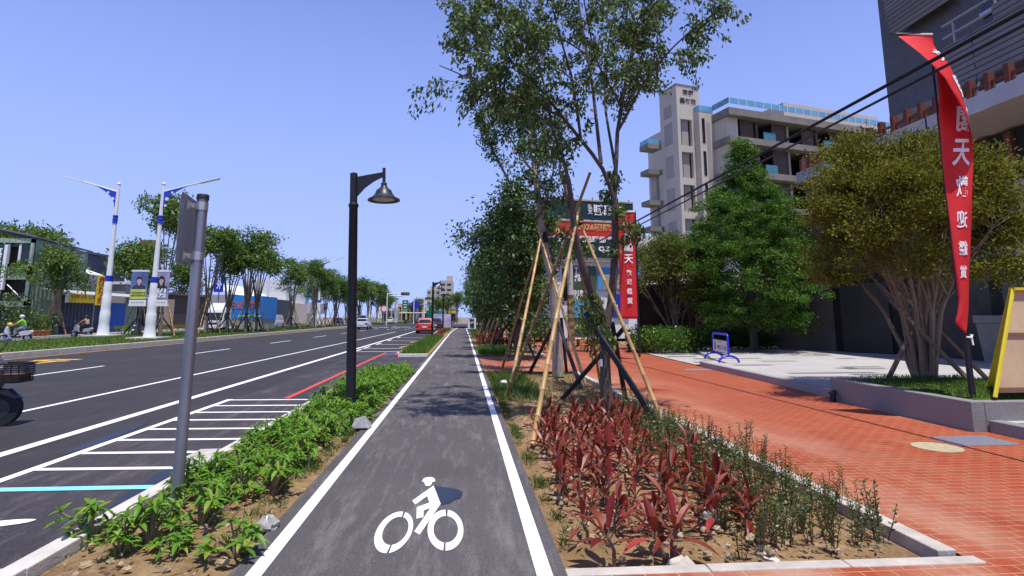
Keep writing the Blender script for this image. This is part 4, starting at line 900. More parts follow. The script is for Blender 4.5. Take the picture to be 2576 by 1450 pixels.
# balcony block: slabs, recessed bays with their shade painted near black, dividing walls, blue glass fronts
sl = [sd(1829, a, sB)[1] for a in (292, 362, 448, 535, 622, 705)]
mat('grey_divider', (.10, .085, .075), .8); tw_ = t3+1.6; sW = sB+1.5
b = MB(); hbox(b, sB+.01, sW, t3+.3, 10, 0, sl[0]); b.build('end_wall', M_cream, t_)
for k, z in enumerate(sl):
    b = MB(); hbox(b, sB-.25, sC, t3-.5, 10, z-.02, z+(.75 if k == 0 else .65)); b.build('floor_slab', M_hgrey, t_)
b = MB(); hbox(b, sW+.01, sC-.3, tw_+1.2, 9.9, 0, sl[0]); b.build('recessed_facade', M_dark, t_)
rg = random.Random(4)
for k in range(5):
    for j in range(7):
        s0 = sW+2.6+j*4.2; z0, z1 = sl[k+1]+.66, sl[k]-.03
        b = MB(); hbox(b, s0, s0+.25, t3+.5, tw_+1.25, z0, z1); b.build('balcony_divider', M_lintel if j % 3 == 1 else MATS['grey_divider'], t_)
        b = MB(); hbox(b, s0-2.2, s0-.5, t3+.4, t3+.5, z0, z1-.02); b.build('brown_screen', mat('brown_screen', (.07, .042, .030), .7, var=.3, scale=3), t_)
        if j % 2 == 0: b = MB(); hbox(b, s0+.4, s0+2.0, t3-.1, t3-.06, z0, z0+1.0); b.build('glass_balustrade', mat('teal_glass', (.04, .16, .19), .1, spec=.7), t_)
b = MB(); hbox(b, sB-.1, sC, t3-.35, t3-.3, ZR-.0, ZR+.62); hbox(b, sB-.1, sB-.05, t3-.3, t2, ZR, ZR+.62); hbox(b, sA, sB-.1, t2-.05, t2, ZB+.02, ZB+.62); hbox(b, sA, sA+.05, t2, 0, ZB+.02, ZB+.62); b.build('roof_balustrade', M_glassb, t_)
for k in range(30): b = MB(); hbox(b, sB+k*1.1, sB+k*1.1+.06, t3-.40, t3-.355, ZR-.05, ZR+.65); b.build('balustrade_post', M_whitep, t_)
s5, z5 = fu(1970, 258, t3+6); b = MB(); hbox(b, s5, s5+16, t3+6, t3+11, ZR-1, z5); b.build('roof_house', M_cream, t_)
sl0 = fu(1630, 376, d1)[0]; sl1 = fu(1648, 400, d1+.6)[0]
b = MB(); hbox(b, sl1, -.01, d1+.6, d1+1.6, 0, fl[1][1]+1.2); b.build('rear_wing', M_lintel, t_)
for v in (376, 440, 517, 582): z = sd(1650, v, 0)[1]; b = MB(); hbox(b, sl0, -.0, d1+.01, d1+1.7, z-.3, z+.25); b.build('rear_slab', M_hgrey, t_)
b = MB(); zq = sd(1650, 376, 0)[1]+.26; hbox(b, sl0, sl0+.05, d1+.05, d1+1.6, zq, zq+.5); hbox(b, sl0+.06, -.02, d1+.05, d1+.1, zq, zq+.5); b.build('rear_balustrade', M_glassb, t_)
# ---- white corner building with stacked billboards
br = math.radians(9.6); BX = Vector((math.cos(br), math.sin(br), 0)); BD = Vector((-math.sin(br), math.cos(br), 0)); BO = Vector(AT(1393, 500, 40))
def bu(u, v): p = Vector(ONP(u, v, BO, BD)); return (p-BO).dot(BX), p.z
def bbox(b, s0, s1, t0, t1, z0, z1):
    p = [BO+BX*s+BD*t for s, t in ((s0, t0), (s1, t0), (s1, t1), (s0, t1))]; b.prism([(q.x, q.y) for q in p], z0, z1)
t_ = thingw('show_house', 'white corner building carrying tall green and red billboards on its roof', 'building', (BO.x, BO.y, 0))
M_bill = mat('dark_green_billboard', (.012, .035, .034), .5, var=.1, scale=.5); M_billr = mat('red_billboard', (.55, .035, .02), .5, var=.08, scale=.5); M_tan = mat('tan_trim', (.45, .33, .20), .6)
S1 = bu(1592, 510)[0]; L1 = Vector(ONP(1358, 520, BO, BX)); sdl = (L1-BO).dot(BD); zz = [bu(1393, v)[1] for v in (500, 549, 553, 592, 596, 646)]
roof = zz[5]-.3
b = MB(); bbox(b, .1, S1+3.2, .5, 9, 0, roof); b.build('wall', M_whitep, t_)
b = MB(); bbox(b, -.15, S1+3.5, .2, 9.3, roof+.01, roof+.3); b.build('cornice', M_whitep, t_)
for (z1, z0, m_) in ((zz[0], zz[1], M_bill), (zz[2], zz[3], M_billr), (zz[4], zz[5], M_bill)):
    b = MB(); bbox(b, 0, S1, 0, .12, z0, z1); pn = b.build('billboard', m_, t_)
    b = MB(); bbox(b, -.12, -.01, .13, max(2.5, sdl), z0, z1); b.build('side_billboard', m_, t_)
    b = MB(); bbox(b, -.05, S1+.03, -.03, -.003, z1-.06, z1+.06); b.build('trim', M_tan, pn)
    q = lambda u, v: BO+BX*bu(u, v)[0]+Vector((0, 0, bu(u, v)[1]-BO.z))
    if m_ is M_billr:
        lettering('2026國際級', mat('gold_print', (.62, .42, .16), .5), pn, q(1505, 572), BX, 3.4, .55, .02, .04); 
        b = MB(); c = q(1418, 570); bt = [c+BX*(.75*math.cos(a))+Vector((0, 0, .75*math.sin(a)))-BD*.03 for a in np.linspace(2.4, 5.2, 14)]; bi = [c+BX*(.1+.55*math.cos(a))+Vector((0, 0, .1+.55*math.sin(a)))-BD*.03 for a in np.linspace(5.2, 2.4, 14)]; b.add([tuple(x) for x in bt+bi], [(k, k+1, 26-k, 27-k) for k in range(13)]); b.build('crescent', MATS['gold_print'], pn)
    elif z1 > BO.z-.5:
        lettering('弘\n文', M_wht, pn, q(1484, 527), BX, .38, .75, .02, .04); lettering('賦閣天', M_wht, pn, q(1530, 530), BX, 2.5, .82, .03, .04)
    else:
        lettering('勞資品匯品 歡迎', M_wht, pn, q(1500, 603), BX, 4.2, .5, .03, .04); lettering('168, 037', M_wht, pn, q(1500, 627), BX, 3.6, .45, .03, .04); lettering('弓', M_wht, pn, q(1413, 605), BX, .5, .55, .03, .04)
b = MB()
for s in np.linspace(.2, S1-.2, 7): b.tube([BO+BX*s+BD*.3+Vector((0, 0, roof-BO.z)), BO+BX*s+BD*.3+Vector((0, 0, .3))], .05, 5); b.tube([BO+BX*s+BD*2.0+Vector((0, 0, roof-BO.z)), BO+BX*s+BD*.3+Vector((0, 0, -.6))], .04, 5)
b.build('scaffold', M_steel, t_)
s0, s1 = bu(1440, 760)[0], bu(1487, 760)[0]; zb = bu(1460, 865)[1]
M_post = mat('green_poster', (.055, .085, .055), .5, var=.2, scale=.7); M_sky2 = mat('blue_poster', (.08, .30, .55), .5, var=.25, scale=.5)
b = MB(); bbox(b, s0, s1+.6, .36, .46, .2, bu(1460, 668)[1]); pn = b.build('poster', M_post, t_)
q = lambda u, v: BO+BD*.36+BX*bu(u, v)[0]+Vector((0, 0, bu(u, v)[1]-BO.z))
lettering('頂\n級', M_wht, pn, q(1460, 690), BX, .7, 1.1, .03, .03); lettering('別墅\n住宅', M_wht, pn, q(1462, 745), BX, 1.1, .9, .02, .03); lettering('037-68', mat('yellow_print', (.62, .6, .1), .5), pn, q(1465, 823), BX, 1.2, .3, .02, .03)
b = MB(); bbox(b, s0+.1, s1+.5, .32, .355, bu(1460, 800)[1], bu(1460, 755)[1]); b.build('sky_picture', M_sky2, pn)
b = MB(); bbox(b, s1+.7, S1+.5, .36, .46, bu(1530, 730)[1], bu(1530, 672)[1]); p2 = b.build('poster', M_sky2, t_)
b = MB(); bbox(b, s1+1.2, s1+2.6, .33, .358, bu(1530, 728)[1], bu(1530, 690)[1]); b.build('building_picture', mat('tan_picture', (.40, .33, .26), .6), p2)
b = MB(); bbox(b, S1-1.7, S1-.4, .36, .46, bu(1520, 800)[1], bu(1520, 740)[1]); p3 = b.build('blue_sign', mat('deep_blue_sign', (.01, .04, .32), .5), t_)
lettering('預約', M_wht, p3, q(1545, 772), BX, .9, .5, .02, .03)
for k in range(3): b = MB(); bbox(b, .75+k*.0, 1.5, .4, .52, 2.8, 5.2) if k == 0 else bbox(b, -.02, .09, 2+k*1.6, 3+k*1.6, 2.8, 5.0); b.build('window', M_glassd, t_)
# small white building with railing behind the banner
b = MB(); p = AT(1608, 700, 46); b.box(p[0]-1.5, 46, 0, p[0]+9, 54, AT(1608, 655, 46)[2]); t_ = thingw('low_building', 'low pale flat roofed building behind the red banner and round tree', 'building', (p[0], 46, 0)); b.build('wall', M_whitep, t_)
b = MB(); zr = AT(1608, 655, 46)[2]; b.box(p[0]-1.7, 45.8, zr+.01, p[0]+9.2, 54.2, zr+.4); b.build('roof_slab', M_hgrey, t_)
b = MB(); b.lathe([(.05, 0), (.55, 0), (.55, 1.2), (.05, 1.3)], (p[0]+1.3, 49, zr+.4), 12); b.build('water_tank', M_steel, t_)
# forecourt bench, scooter-side bush and dark shop front left of the billboards
# ---- utility pole and cables
p = G(1437, 872, 0); zt = AT(1437, 640, p[1])[2]
t_ = thingw('utility_pole', 'concrete utility pole with yellow and black stripes near the white corner building', 'pole', p)
b = MB(); b.tube([p, (p[0], p[1], zt)], [.19, .15], 14); b.build('pole', M_conc, t_, True)
M_str = None
M_ystripe = mat('yellow_band', (.36, .22, .06), .6)
for k in range(6):
    b = MB(); b.tube([(p[0], p[1], .3+k*.42), (p[0], p[1], .5+k*.42)], .192, 14); b.build('yellow_stripe', M_ystripe, t_, True)
    b = MB(); b.tube([(p[0], p[1], .51+k*.42), (p[0], p[1], .71+k*.42)], .191, 14); b.build('black_stripe', mat('faded_black', (.10, .095, .09), .8), t_, True)
for k, (u1, v1, u0, v0, lab) in enumerate(((2576, 20, 1600, 552, 'upper of the two black overhead cables running to the utility pole'), (2576, 58, 1600, 567, 'lower of the two black overhead cables running to the utility pole'))):
    X0 = p[0]; pts = []; zA = zt-.15-k*.22; s = (zA-H)/p[1]
    far = (p[0]+.0, p[1], zA); q = ATX(u1, v1, 6.75); r_ = Vector(q)-Vector(far); near = Vector(far)+r_*1.6
    n = 40
    for i in range(n+1):
        f = i/n; c = Vector(far).lerp(near, f); c.z -= .03*math.sin(math.pi*f); pts.append(c)
    b = MB(); b.tube(pts, .024, 6)
    if k == 0: b.tube([c+Vector((0, 0, -.03)) for c in pts], .009, 5)
    tag(b.build('overhead_cable', M_black, None, True), lab, 'cable')
# ---- red banner on a pole by the fence (front seen)
Yb = 21.0; pt = AT(1597, 535, Yb); pb_ = AT(1597, 835, Yb)
t_ = thingw('banner_flag', 'red vertical banner with white calligraphy standing by the slat fence', 'banner', (pt[0], Yb, .1))
b = MB(); b.tube([(pt[0], Yb, .1), (pt[0], Yb, pt[2]+.08)], .045, 8); b.build('pole', M_black, t_, True)
rows = []; nR, nC = 40, 10; xl = AT(1557, 600, Yb)[0]; zA, zB = pt[2], AT(1590, 803, Yb)[2]
for i in range(nR+1):
    f = i/nR; z = zA+(zB-zA)*f; L_ = AT(1551+8*math.sin(f*2.2), 600, Yb)[0] 
    rows.append([(pt[0]-.04+(L_-pt[0])*c/nC, Yb+.05*math.sin(c/nC*5+f*4)*(c/nC)-.04, z-.05*(c/nC)*0+.03*math.sin(f*9)*(c/nC)) for c in range(nC+1)])
b = MB(); b.add([q for r in rows for q in r], [(i*(nC+1)+c, (i+1)*(nC+1)+c, (i+1)*(nC+1)+c+1, i*(nC+1)+c+1) for i in range(nR) for c in range(nC)])
cl = b.build('cloth', M_redc, t_, True); s_ = cl.modifiers.new('thickness', 'SOLIDIFY'); s_.thickness = .006
xm = (pt[0]+xl)/2
for s_, v, h_, w_ in (('弘文', 566, .16, .4), ('賦', 596, .32, .34), ('閣', 624, .32, .34), ('天', 652, .36, .36), ('歡', 687, .22, .2), ('迎', 709, .22, .2), ('鑑', 733, .22, .2), ('賞', 757, .24, .22)):
    lettering(s_, M_wht, cl, (xm, Yb-.075, AT(1580, v, Yb)[2]), (1, 0, 0), w_, h_, .02, .02)
b = MB(); b.box(xl-.02, Yb-.06, zA, pt[0], Yb-.02, zA+.07); b.build('top_hem', M_wht, t_)
# ---- near twisted banner on the planter (back seen)
base = G(2447, 1000, .42); tp = AT(2345, 84, base[1])
t_ = thingw('banner_flag', 'tall twisted red banner seen from behind, tied to a pole at the planter front', 'banner', base)
def poleu(v): return 2345+(v-84)*(2447-2345)/(1000-84)
b = MB(); b.tube([base, (base[0], base[1], base[2]+.9)], .042, 10); b.build('pole_sleeve', M_black, t_, True)
b = MB(); b.tube([(base[0], base[1]+.06, base[2]+.85), (tp[0], tp[1]+.06, tp[2]+.05)], .018, 8); b.build('pole', M_black, t_, True)
b = MB(); q = AT(2240, 87, base[1]-.02); b.tube([(tp[0]+.02, tp[1], tp[2]), q], .013, 6); b.build('rod', M_black, t_, True)
YB = base[1]
prof = [(88, 2345, (2300, 0), (2254, 0)), (110, 2348, (2350, -.02), (2282, -.10)), (132, 2351, (2386, -.03), (2311, -.2)), (162, 2354, (2424, -.02), (2344, -.3)), (195, 2358, (2438, 0), (2376, -.36)), (240, 2363, (2455, .05), (2402, -.38)),
        (290, 2361, (2455, .1), (2430, -.3)), (340, 2366, (2435, .12), (2446, -.15)), (400, 2370, (2415, .1), (2448, -.02)), (480, 2379, (2420, .05), (2446, 0)), (560, 2389, (2412, -.06), (2444, .04)),
        (640, 2397, (2420, -.10), (2441, .06)), (700, 2405, (2418, -.10), (2438, .05)), (760, 2411, (2424, -.08), (2437, .03)), (790, 2408, (2420, -.08), (2436, .02)), (812, 2402, (2416, -.05), (2434, .01)), (838, 2428, (2430, -.02), (2431, 0))]
vv = [r[0] for r in prof]
def pr(v, k): return float(np.interp(v, vv, k))
cols = [[r[1] for r in prof], [r[2][0] for r in prof], [r[2][1] for r in prof], [r[3][0] for r in prof], [r[3][1] for r in prof]]
def flag(f, c):     # f down the cloth, c across from the pole
    v = 88+f*(838-88); k = [pr(v, x) for x in cols]
    P0 = Vector(AT(k[0], v, YB)); P1 = Vector(AT(k[1], v, YB+k[2])); P2 = Vector(AT(k[3], v, YB+k[4]))
    c = float(c); return (1-c)**2*P0+2*c*(1-c)*P1+c*c*P2
nR, nC = 90, 14; b = MB()
b.add([tuple(flag(i/nR, c/nC)) for i in range(nR+1) for c in range(nC+1)], [(i*(nC+1)+c, (i+1)*(nC+1)+c, (i+1)*(nC+1)+c+1, i*(nC+1)+c+1) for i in range(nR) for c in range(nC)])
cl = b.build('cloth', M_redc, t_, True)
s_ = cl.modifiers.new('thickness', 'SOLIDIFY'); s_.thickness = .004; s_.offset = 0
b = MB(); b.tube([flag(0, c/8)+Vector((0, 0, .01)) for c in range(9)], .02, 6); b.build('top_hem', M_wht, cl)
for ch, v, hh, wd in (('文', 140, 30, .34), ('賦', 218, 58, .52), ('閣', 300, 64, .52), ('天', 384, 68, .62), ('歡', 470, 54, .46), ('迎', 552, 44, .46), ('鑑', 624, 36, .46), ('賞', 684, 32, .46)):
    me = text_mesh(ch, .02); n = len(me.vertices); a = np.empty(n*3); me.vertices.foreach_get('co', a); a = a.reshape(-1, 3); lo, hi = a.min(0), a.max(0); q = (a-(lo+hi)/2)/np.maximum(hi-lo, 1e-6)
    new = []
    for x, y, _ in q:
        f = float(min(.999, max(.001, (v-y*hh-88)/750))); c = float(min(.98, max(.02, .56-x*wd))); pz = flag(f, c); e = 1e-3
        nn = (flag(min(1, f+e), c)-pz).cross(flag(f, c+e)-pz).normalized(); dirn = pz-Vector((0, 0, H)); nn = nn if nn.dot(dirn) < 0 else -nn
        new.append(list(pz+nn*.012))
    me.vertices.foreach_set('co', np.array(new).ravel()); me.materials.clear(); me.materials.append(M_wht); me.update(); obj('lettering', me, cl)
b = MB(); q = AT(2438, 848, YB-.03); b.tube([(q[0]-.05, q[1], q[2]), (q[0]+.02, q[1]-.02, q[2]-.01), (q[0]+.045, q[1]-.01, q[2]+.03), (q[0]+.03, q[1], q[2]+.04), (q[0]+.03, q[1]-.02, q[2]-.12)], .014, 6); b.build('tie', M_wht, t_, True)
# ================================================================ left side: lamps, signpost, buildings
# ---- galvanized signpost with the sign plate seen from behind
bs = G(440, 1300, .02); Ys = bs[1]; tp = AT(505, 500, Ys); zt = tp[2]
t_ = thingw('traffic_signpost', 'galvanized round signpost carrying a grey sign plate seen edge on from behind', 'sign post', (bs[0], bs[1], 0))
b = MB(); b.tube([(bs[0], Ys, -.02), (bs[0]+.01, Ys, zt)], .045, 20); b.build('pole', M_steel, t_, True)
b = MB(); b.lathe([(.01, 0), (.05, 0), (.05, .035), (.045, .045), (.01, .047)], (bs[0]+.01, Ys, zt-.01), 20); b.build('cap', mat('black_plastic', (.015, .015, .016), .5), t_, True)
a0 = AT(455, 484, Ys-.18); zA = AT(456, 480, Ys-.18)[2]; zB = AT(440, 660, Ys-.18)[2]
sx, sy = a0[0], Ys-.18; ex, ey = bs[0]-.03, Ys+.42
def plate(x0, y0, x1, y1, z0, z1, r, th):
    d = Vector((x1-x0, y1-y0, 0)); L_ = d.length; d.normalize(); n = Vector((-d.y, d.x, 0))*th; pr = []
    for cx, cz, a in ((r, z0+r, math.pi), (L_-r, z0+r, 1.5*math.pi), (L_-r, z1-r, 0), (r, z1-r, .5*math.pi)):
        for k in range(5): q = a+k*math.pi/8; pr.append((cx+r*math.cos(q), cz+r*math.sin(q)))
    vs = [tuple(Vector((x0, y0, z))+d*s) for s, z in pr]; vs += [tuple(Vector((x0, y0, z))+d*s+n) for s, z in pr]; m = len(pr); b = MB()
    b.add(vs, [tuple(range(m)), tuple(range(2*m-1, m-1, -1))]+[(i, m+i, m+(i+1) % m, (i+1) % m) for i in range(m)]); return b
ex, ey = AT(497, 560, Ys+.36)[:2]
plate(sx, sy, ex, ey, zB, zA, .05, -.004).build('sign_plate', mat('aluminium_plate', (.25, .25, .265), .5, .55, var=.2, scale=3, stretch=(1, 1, .3)), t_)
for v in (520, 645):
    z = AT(495, v, Ys)[2]; b = MB(); b.lathe([(.044, -.035), (.050, -.035), (.050, .035), (.044, .035)], (bs[0]+.008, Ys, z), 20)
    b.box(bs[0]-.085, Ys-.05, z-.02, bs[0]-.03, Ys-.035, z+.02); b.box(bs[0]-.085, Ys-.02, z-.02, bs[0]-.03, Ys-.008, z+.02); b.box(sx+.012, Ys-.06, z-.04, bs[0]-.088, Ys-.005, z+.04)
    b.tube([(bs[0]-.06, Ys-.07, z), (bs[0]-.06, Ys, z)], .008, 6); b.build('clamp', mat('bright_steel', (.55, .53, .52), .35, .8), t_, True)
# ---- black path lamps with bell shades
def path_lamp(loc, rz=0, hgt=4.12):
    t = thing('path_lamp', 'near black path lamp with a bell shade standing in the green shrubs', 'street lamp', loc, rz, 'black bell lamps along the path')
    z1 = hgt; b = MB(); b.lathe([(.02, 0), (.15, 0), (.15, .03), (.09, .05), (.085, .35), (.075, 3.5*hgt/4.12), (.088, 3.52*hgt/4.12), (.088, 3.56*hgt/4.12), (.066, 3.58*hgt/4.12), (.066, z1), (.02, z1+.02)], (0, 0, 0), 18); b.build('post', M_black, t, True)
    b = MB(); b.slab([(.06, z1-.42), (.06, z1-.06), (.50, z1+.02), (.50, z1-.07), (.36, z1-.14), (.20, z1-.26)], 1, -.018, .018); b.build('bracket', M_black, t)
    b = MB(); b.tube([(.53, 0, z1-.2), (.53, 0, z1+.10)], .028, 12); b.build('drop_tube', M_black, t, True)
    b = MB(); b.lathe([(.045, z1-.17), (.055, z1-.19), (.05, z1-.22), (.075, z1-.27), (.13, z1-.31), (.155, z1-.37), (.21, z1-.44), (.28, z1-.475), (.285, z1-.50), (.27, z1-.50), (.20, z1-.45), (.10, z1-.35), (.02, z1-.30)], (.53, 0, 0), 28, False); sh = b.build('shade', mat('dark_shade', (.022, .024, .032), .4), t, True)
    b = MB(); b.lathe([(.01, z1-.485), (.19, z1-.485), (.20, z1-.46), (.01, z1-.45)], (.53, 0, 0), 20); b.build('lamp_lens', mat('lens', (.42, .38, .33), .25), sh, True); return t
P = G(882, 1040, 0); L0 = path_lamp((P[0], P[1], .02))
L0.rotation_euler.y = -.028
b = MB(); b.box(-.17, -.17, -.02, .17, .17, .035); b.build('base_plate', M_black, L0)
for (x, y), lab in zip(((-2.25, 41.5), (-2.2, 62), (-2.2, 82), (-2.25, 104)), ('second black path lamp, in front of the red car', 'third black path lamp, beside the red leaved bed near the path end', 'fourth black path lamp, thin with distance', 'farthest black path lamp, beyond the end of the path')): dup(L0, (x, y, .05), 0, lab)
# ---- white street lamps with blue brackets
M_wpole = mat('white_enamel', (.72, .72, .72), .35, var=.06, scale=3, spec=.5); M_bband = mat('blue_band', (.012, .035, .40), .4)
def street_lamp(loc, hgt=11.3, rz=0, label='', lean=0):
    t = thing('street_lamp', label, 'street lamp', loc, rz, 'white street lamps with blue brackets')
    b = MB(); b.lathe([(.02, 0), (.40, 0), (.34, .30), (.29, .9), (.305, 1.0), (.295, 1.6), (.265, 1.7), (.275, 1.9), (.262, 2.6), (.235, 2.7), (.24, 3.0), (.225, 3.6), (.185, 3.75), (.17, 4.0), (.12, 7.5), (.095, hgt)], (0, 0, 0), 16); b.build('pole', M_wpole, t, True)
    b = MB(); b.lathe([(.215, 3.62), (.23, 3.62), (.23, 4.0), (.2, 4.0)], (0, 0, 0), 16); b.build('lower_band', M_bband, t, True)
    b = MB(); b.lathe([(.13, 7.55), (.15, 7.55), (.15, 7.7), (.135, 7.72), (.15, 7.74), (.15, 7.9), (.135, 7.92), (.15, 7.95), (.15, 8.1), (.12, 8.1)], (0, 0, 0), 16); b.build('upper_band', M_bband, t, True)
    b = MB(); b.ball((0, 0, hgt+.08), .12, 12, 8); b.build('finial', M_wpole, t, True)
    b = MB(); b.tube([(.05, 0, hgt-.45), (1.5, 0, hgt-.02), (3.1, 0, hgt+.42)], [.06, .05, .045], 8); arm = b.build('arm', M_wpole, t, True)
    b = MB(); b.slab([(2.35, hgt+.17), (3.55, hgt+.50), (3.6, hgt+.56), (3.5, hgt+.58), (2.35, hgt+.27)], 1, -.14, .14); b.build('lamp_head', M_wpole, t)
    b = MB(); z = hgt-.45; n = 10; cv = [(.1+1.5*(k/n)**2.2*1.0, z-1.55*(1-k/n)**.9+.38*(k/n)) for k in range(n+1)]
    out = [(.09, z-1.6)]+[(.1+1.55*(k/n)**1.9, (z-1.6)+(1.6+.45)*(k/n)**.62) for k in range(1, n+1)]+[(.09, z-.02)]
    b.slab(out, 1, -.03, .03); br_ = b.build('bracket', mat('blue_bracket', (.02, .05, .50), .4), t)
    for x, zz, r in ((.30, z-.5, .12), (.24, z-.95, .08), (.62, z-.06, .08)):
        b = MB(); b.disc((x, 0, zz), r, (0, 1, 0), .075, 12); b.build('bracket_disc', M_wpole, br_)
    return t
PB = G(375, 853, .2)
SL = street_lamp((PB[0], PB[1], .2), AT(398, 466, PB[1])[2]-.2, 0, 'white street lamp carrying two portrait banners, its arm pointing over the main road')
PA = G(258, 850, .2); PA = (-26.0, -26.0/PA[0]*PA[1], .2)
dup(SL, (PA[0], PA[1], .2), math.pi, 'leftmost white street lamp, its arm pointing left over the service road', scale=AT(300, 466, PA[1])[2]/(AT(398, 466, PB[1])[2]))
for u, v, lab in ((799, 824, 'third white street lamp, right of the cream building'), (928, 813, 'white street lamp with a poster beside the silver car')):
    X = -22.5; p = G(u, v, .2); y = None
    d = ray(u, v); y = X/d[0]*d[1]; dup(SL, (X, y, .2), 0, lab, scale=1.0)
d = ray(668, 830); y = -26.2/d[0]*d[1]; dup(SL, (-26.2, y, .2), math.pi, 'white street lamp behind the median trees right of the blue stall', scale=.97)
for u, lab in ((958, 'far white street lamp behind the silver car'), (952, 'distant white street lamp left of the tall lighting mast')):
    d = ray(u, 800); y = (155 if u == 958 else 190); dup(SL, (d[0]/d[1]*y, y, 0), 0, lab, scale=1.0)
b = MB(); b.box(-.95, -.95, 0, .95, .95, .12)
for q, lab in ((PB, 'pale concrete footing under the lamp with two banners'), (PA, 'pale concrete footing under the leftmost white lamp'), ((-22.5, ray(799, 824)[1]/ray(799, 824)[0]*-22.5, .2), 'pale concrete footing under the third white lamp')):
    o = b.build('lamp_footing', M_conc); o.location = (q[0], q[1], .2); tag(o, lab, 'footing', 'concrete footings of the white lamps')
# banners on the second lamp
def portrait_banner(x0, x1, z0, z1, y, label, kind):
    t = thingw('lamp_banner', label, 'banner', ((x0+x1)/2, y, z0), 'portrait banners on the white lamp')
    w_, h_ = x1-x0, z1-z0; M_pb = mat('portrait_blue' if kind == 0 else 'portrait_lilac', (.12, .16, .34) if kind == 0 else (.32, .29, .46), .6, var=.35, scale=.7)
    b = MB(); b.box(x0, y-.02, z0, x1, y+.02, z1); cl = b.build('cloth', M_pb, t)
    def fl(pts, m, nm, d): 
        b = MB(); b.add([(x0+w_*px, y-.022-d, z0+h_*pz) for px, pz in pts], [tuple(range(len(pts)))]); return b.build(nm, m, cl)
    M_skin = mat('printed_skin', (.52, .36, .29), .7); M_hair = mat('printed_hair', (.025, .02, .025), .7); M_coat = mat('printed_coat', (.035, .045, .10) if kind == 0 else (.05, .045, .06), .7)
    el = lambda cx, cz, rx, rz: [(cx+rx*math.cos(a), cz+rz*math.sin(a)) for a in np.linspace(0, 6.28, 20)[:-1]]
    fl([(.08, .44), (.12, .55), (.36, .61), (.64, .61), (.88, .55), (.92, .44)], M_coat, 'printed_coat', .004)
    if kind: fl([(.26, .48), (.28, .78), (.4, .87), (.6, .87), (.72, .78), (.74, .48)], M_hair, 'printed_hair', .008)
    fl([(.43, .58), (.43, .66), (.57, .66), (.57, .58)], M_skin, 'printed_neck', .012); fl(el(.5, .71, .14, .085), M_skin, 'printed_face', .014)
    fl([(.34, .72), (.33, .79), (.42, .845), (.58, .845), (.67, .79), (.66, .72), (.6, .775), (.4, .775)], M_hair, 'printed_fringe', .018)
    fl([(0, 0), (0, .13), (1, .13), (1, 0)], M_wht, 'white_foot', .006)
    if kind == 0:
        for k in range(3): fl([(.03, .16+k*.105), (.03, .25+k*.105), (.97, .25+k*.105), (.97, .16+k*.105)], mat('yellow_print2', (.58, .62, .10), .6), 'yellow_strip', .02)
        lettering('二月三日五月二日', mat('dark_print', (.03, .03, .05), .6), cl, ((x0+x1)/2, y-.045, z0+h_*.31), (1, 0, 0), w_*.85, .3, .02, .012)
    else:
        lettering('5/1', M_wht, cl, ((x0+x1)/2, y-.02, z0+h_*.42), (1, 0, 0), w_*.7, h_*.13, .05, .02); lettering('572', M_wht, cl, ((x0+x1)/2, y-.02, z0+h_*.27), (1, 0, 0), w_*.75, h_*.13, .05, .02)
    lettering('國家音樂廳', MATS.get('dark_print') or mat('dark_print', (.03, .03, .05), .6), cl, ((x0+x1)/2, y-.03, z0+h_*.06), (1, 0, 0), w_*.8, h_*.04, .0, .012)
    b = MB(); b.box(x0-.03, y-.03, z1+.005, x1+.03, y+.03, z1+.12); b.build('top_rail', M_wpole, t); b = MB(); b.box(x0-.03, y-.03, z0-.12, x1+.03, y+.03, z0-.005); b.build('bottom_rail', M_wpole, t)
yB = PB[1]; q0, q1 = AT(333, 684, yB), AT(421, 766, yB); xm0, xm1 = AT(371, 720, yB)[0], AT(386, 720, yB)[0]
portrait_banner(q0[0], xm0, q1[2], q0[2], yB, 'left lamp banner with a short haired portrait above yellow lettering', 0)
portrait_banner(xm1, q1[0], q1[2], q0[2], yB, 'right lamp banner with a long haired portrait above white numerals', 1)
# ---- green corrugated building
def corr(name, c):
    if name in MATS: return MATS[name]
    m, t, b = nodes(name); o = objco(t); sx = t.nodes.new('ShaderNodeSeparateXYZ'); t.links.new(o, sx.inputs[0])
    ad = t.nodes.new('ShaderNodeMath'); ad.operation = 'ADD'; t.links.new(sx.outputs[0], ad.inputs[0]); t.links.new(sx.outputs[1], ad.inputs[1])
    ml = t.nodes.new('ShaderNodeMath'); ml.operation = 'MULTIPLY'; ml.inputs[1].default_value = 13; t.links.new(ad.outputs[0], ml.inputs[0])
    sn = t.nodes.new('ShaderNodeMath'); sn.operation = 'SINE'; t.links.new(ml.outputs[0], sn.inputs[0])
    t.links.new(mixc(t, .5, c, ramp(t, noise(t, objco(t, (.4, .4, 3)), 1.2), .3, (.6,)*3, .7, (1.25,)*3), 'MULTIPLY'), b.inputs['Base Color']); b.inputs['Roughness'].default_value = .6
    bumpto(t, b, sn.outputs[0], 1., .06); MATS[name] = m; return m
M_corr = corr('green_corrugated', (.28, .37, .28)); M_corl = corr('pale_green_panel', (.36, .44, .33)); M_shut = corr('dark_blue_shutter', (.045, .06, .10)); M_corb = corr('grey_blue_sheet', (.07, .085, .11))
XG = -36.5
def gx(u, v): return ATX(u, v, XG)          # on the road facing wall
c0 = gx(92, 600); yC = c0[1]; zt0 = c0[2]; c1 = gx(222, 636); y1 = c1[1]; zt1 = c1[2]; zm = gx(150, 757)[2]
t_ = thingw('corrugated_building', 'two storey green corrugated metal building with dark open bays on its left front', 'building', (XG, yC, 0))
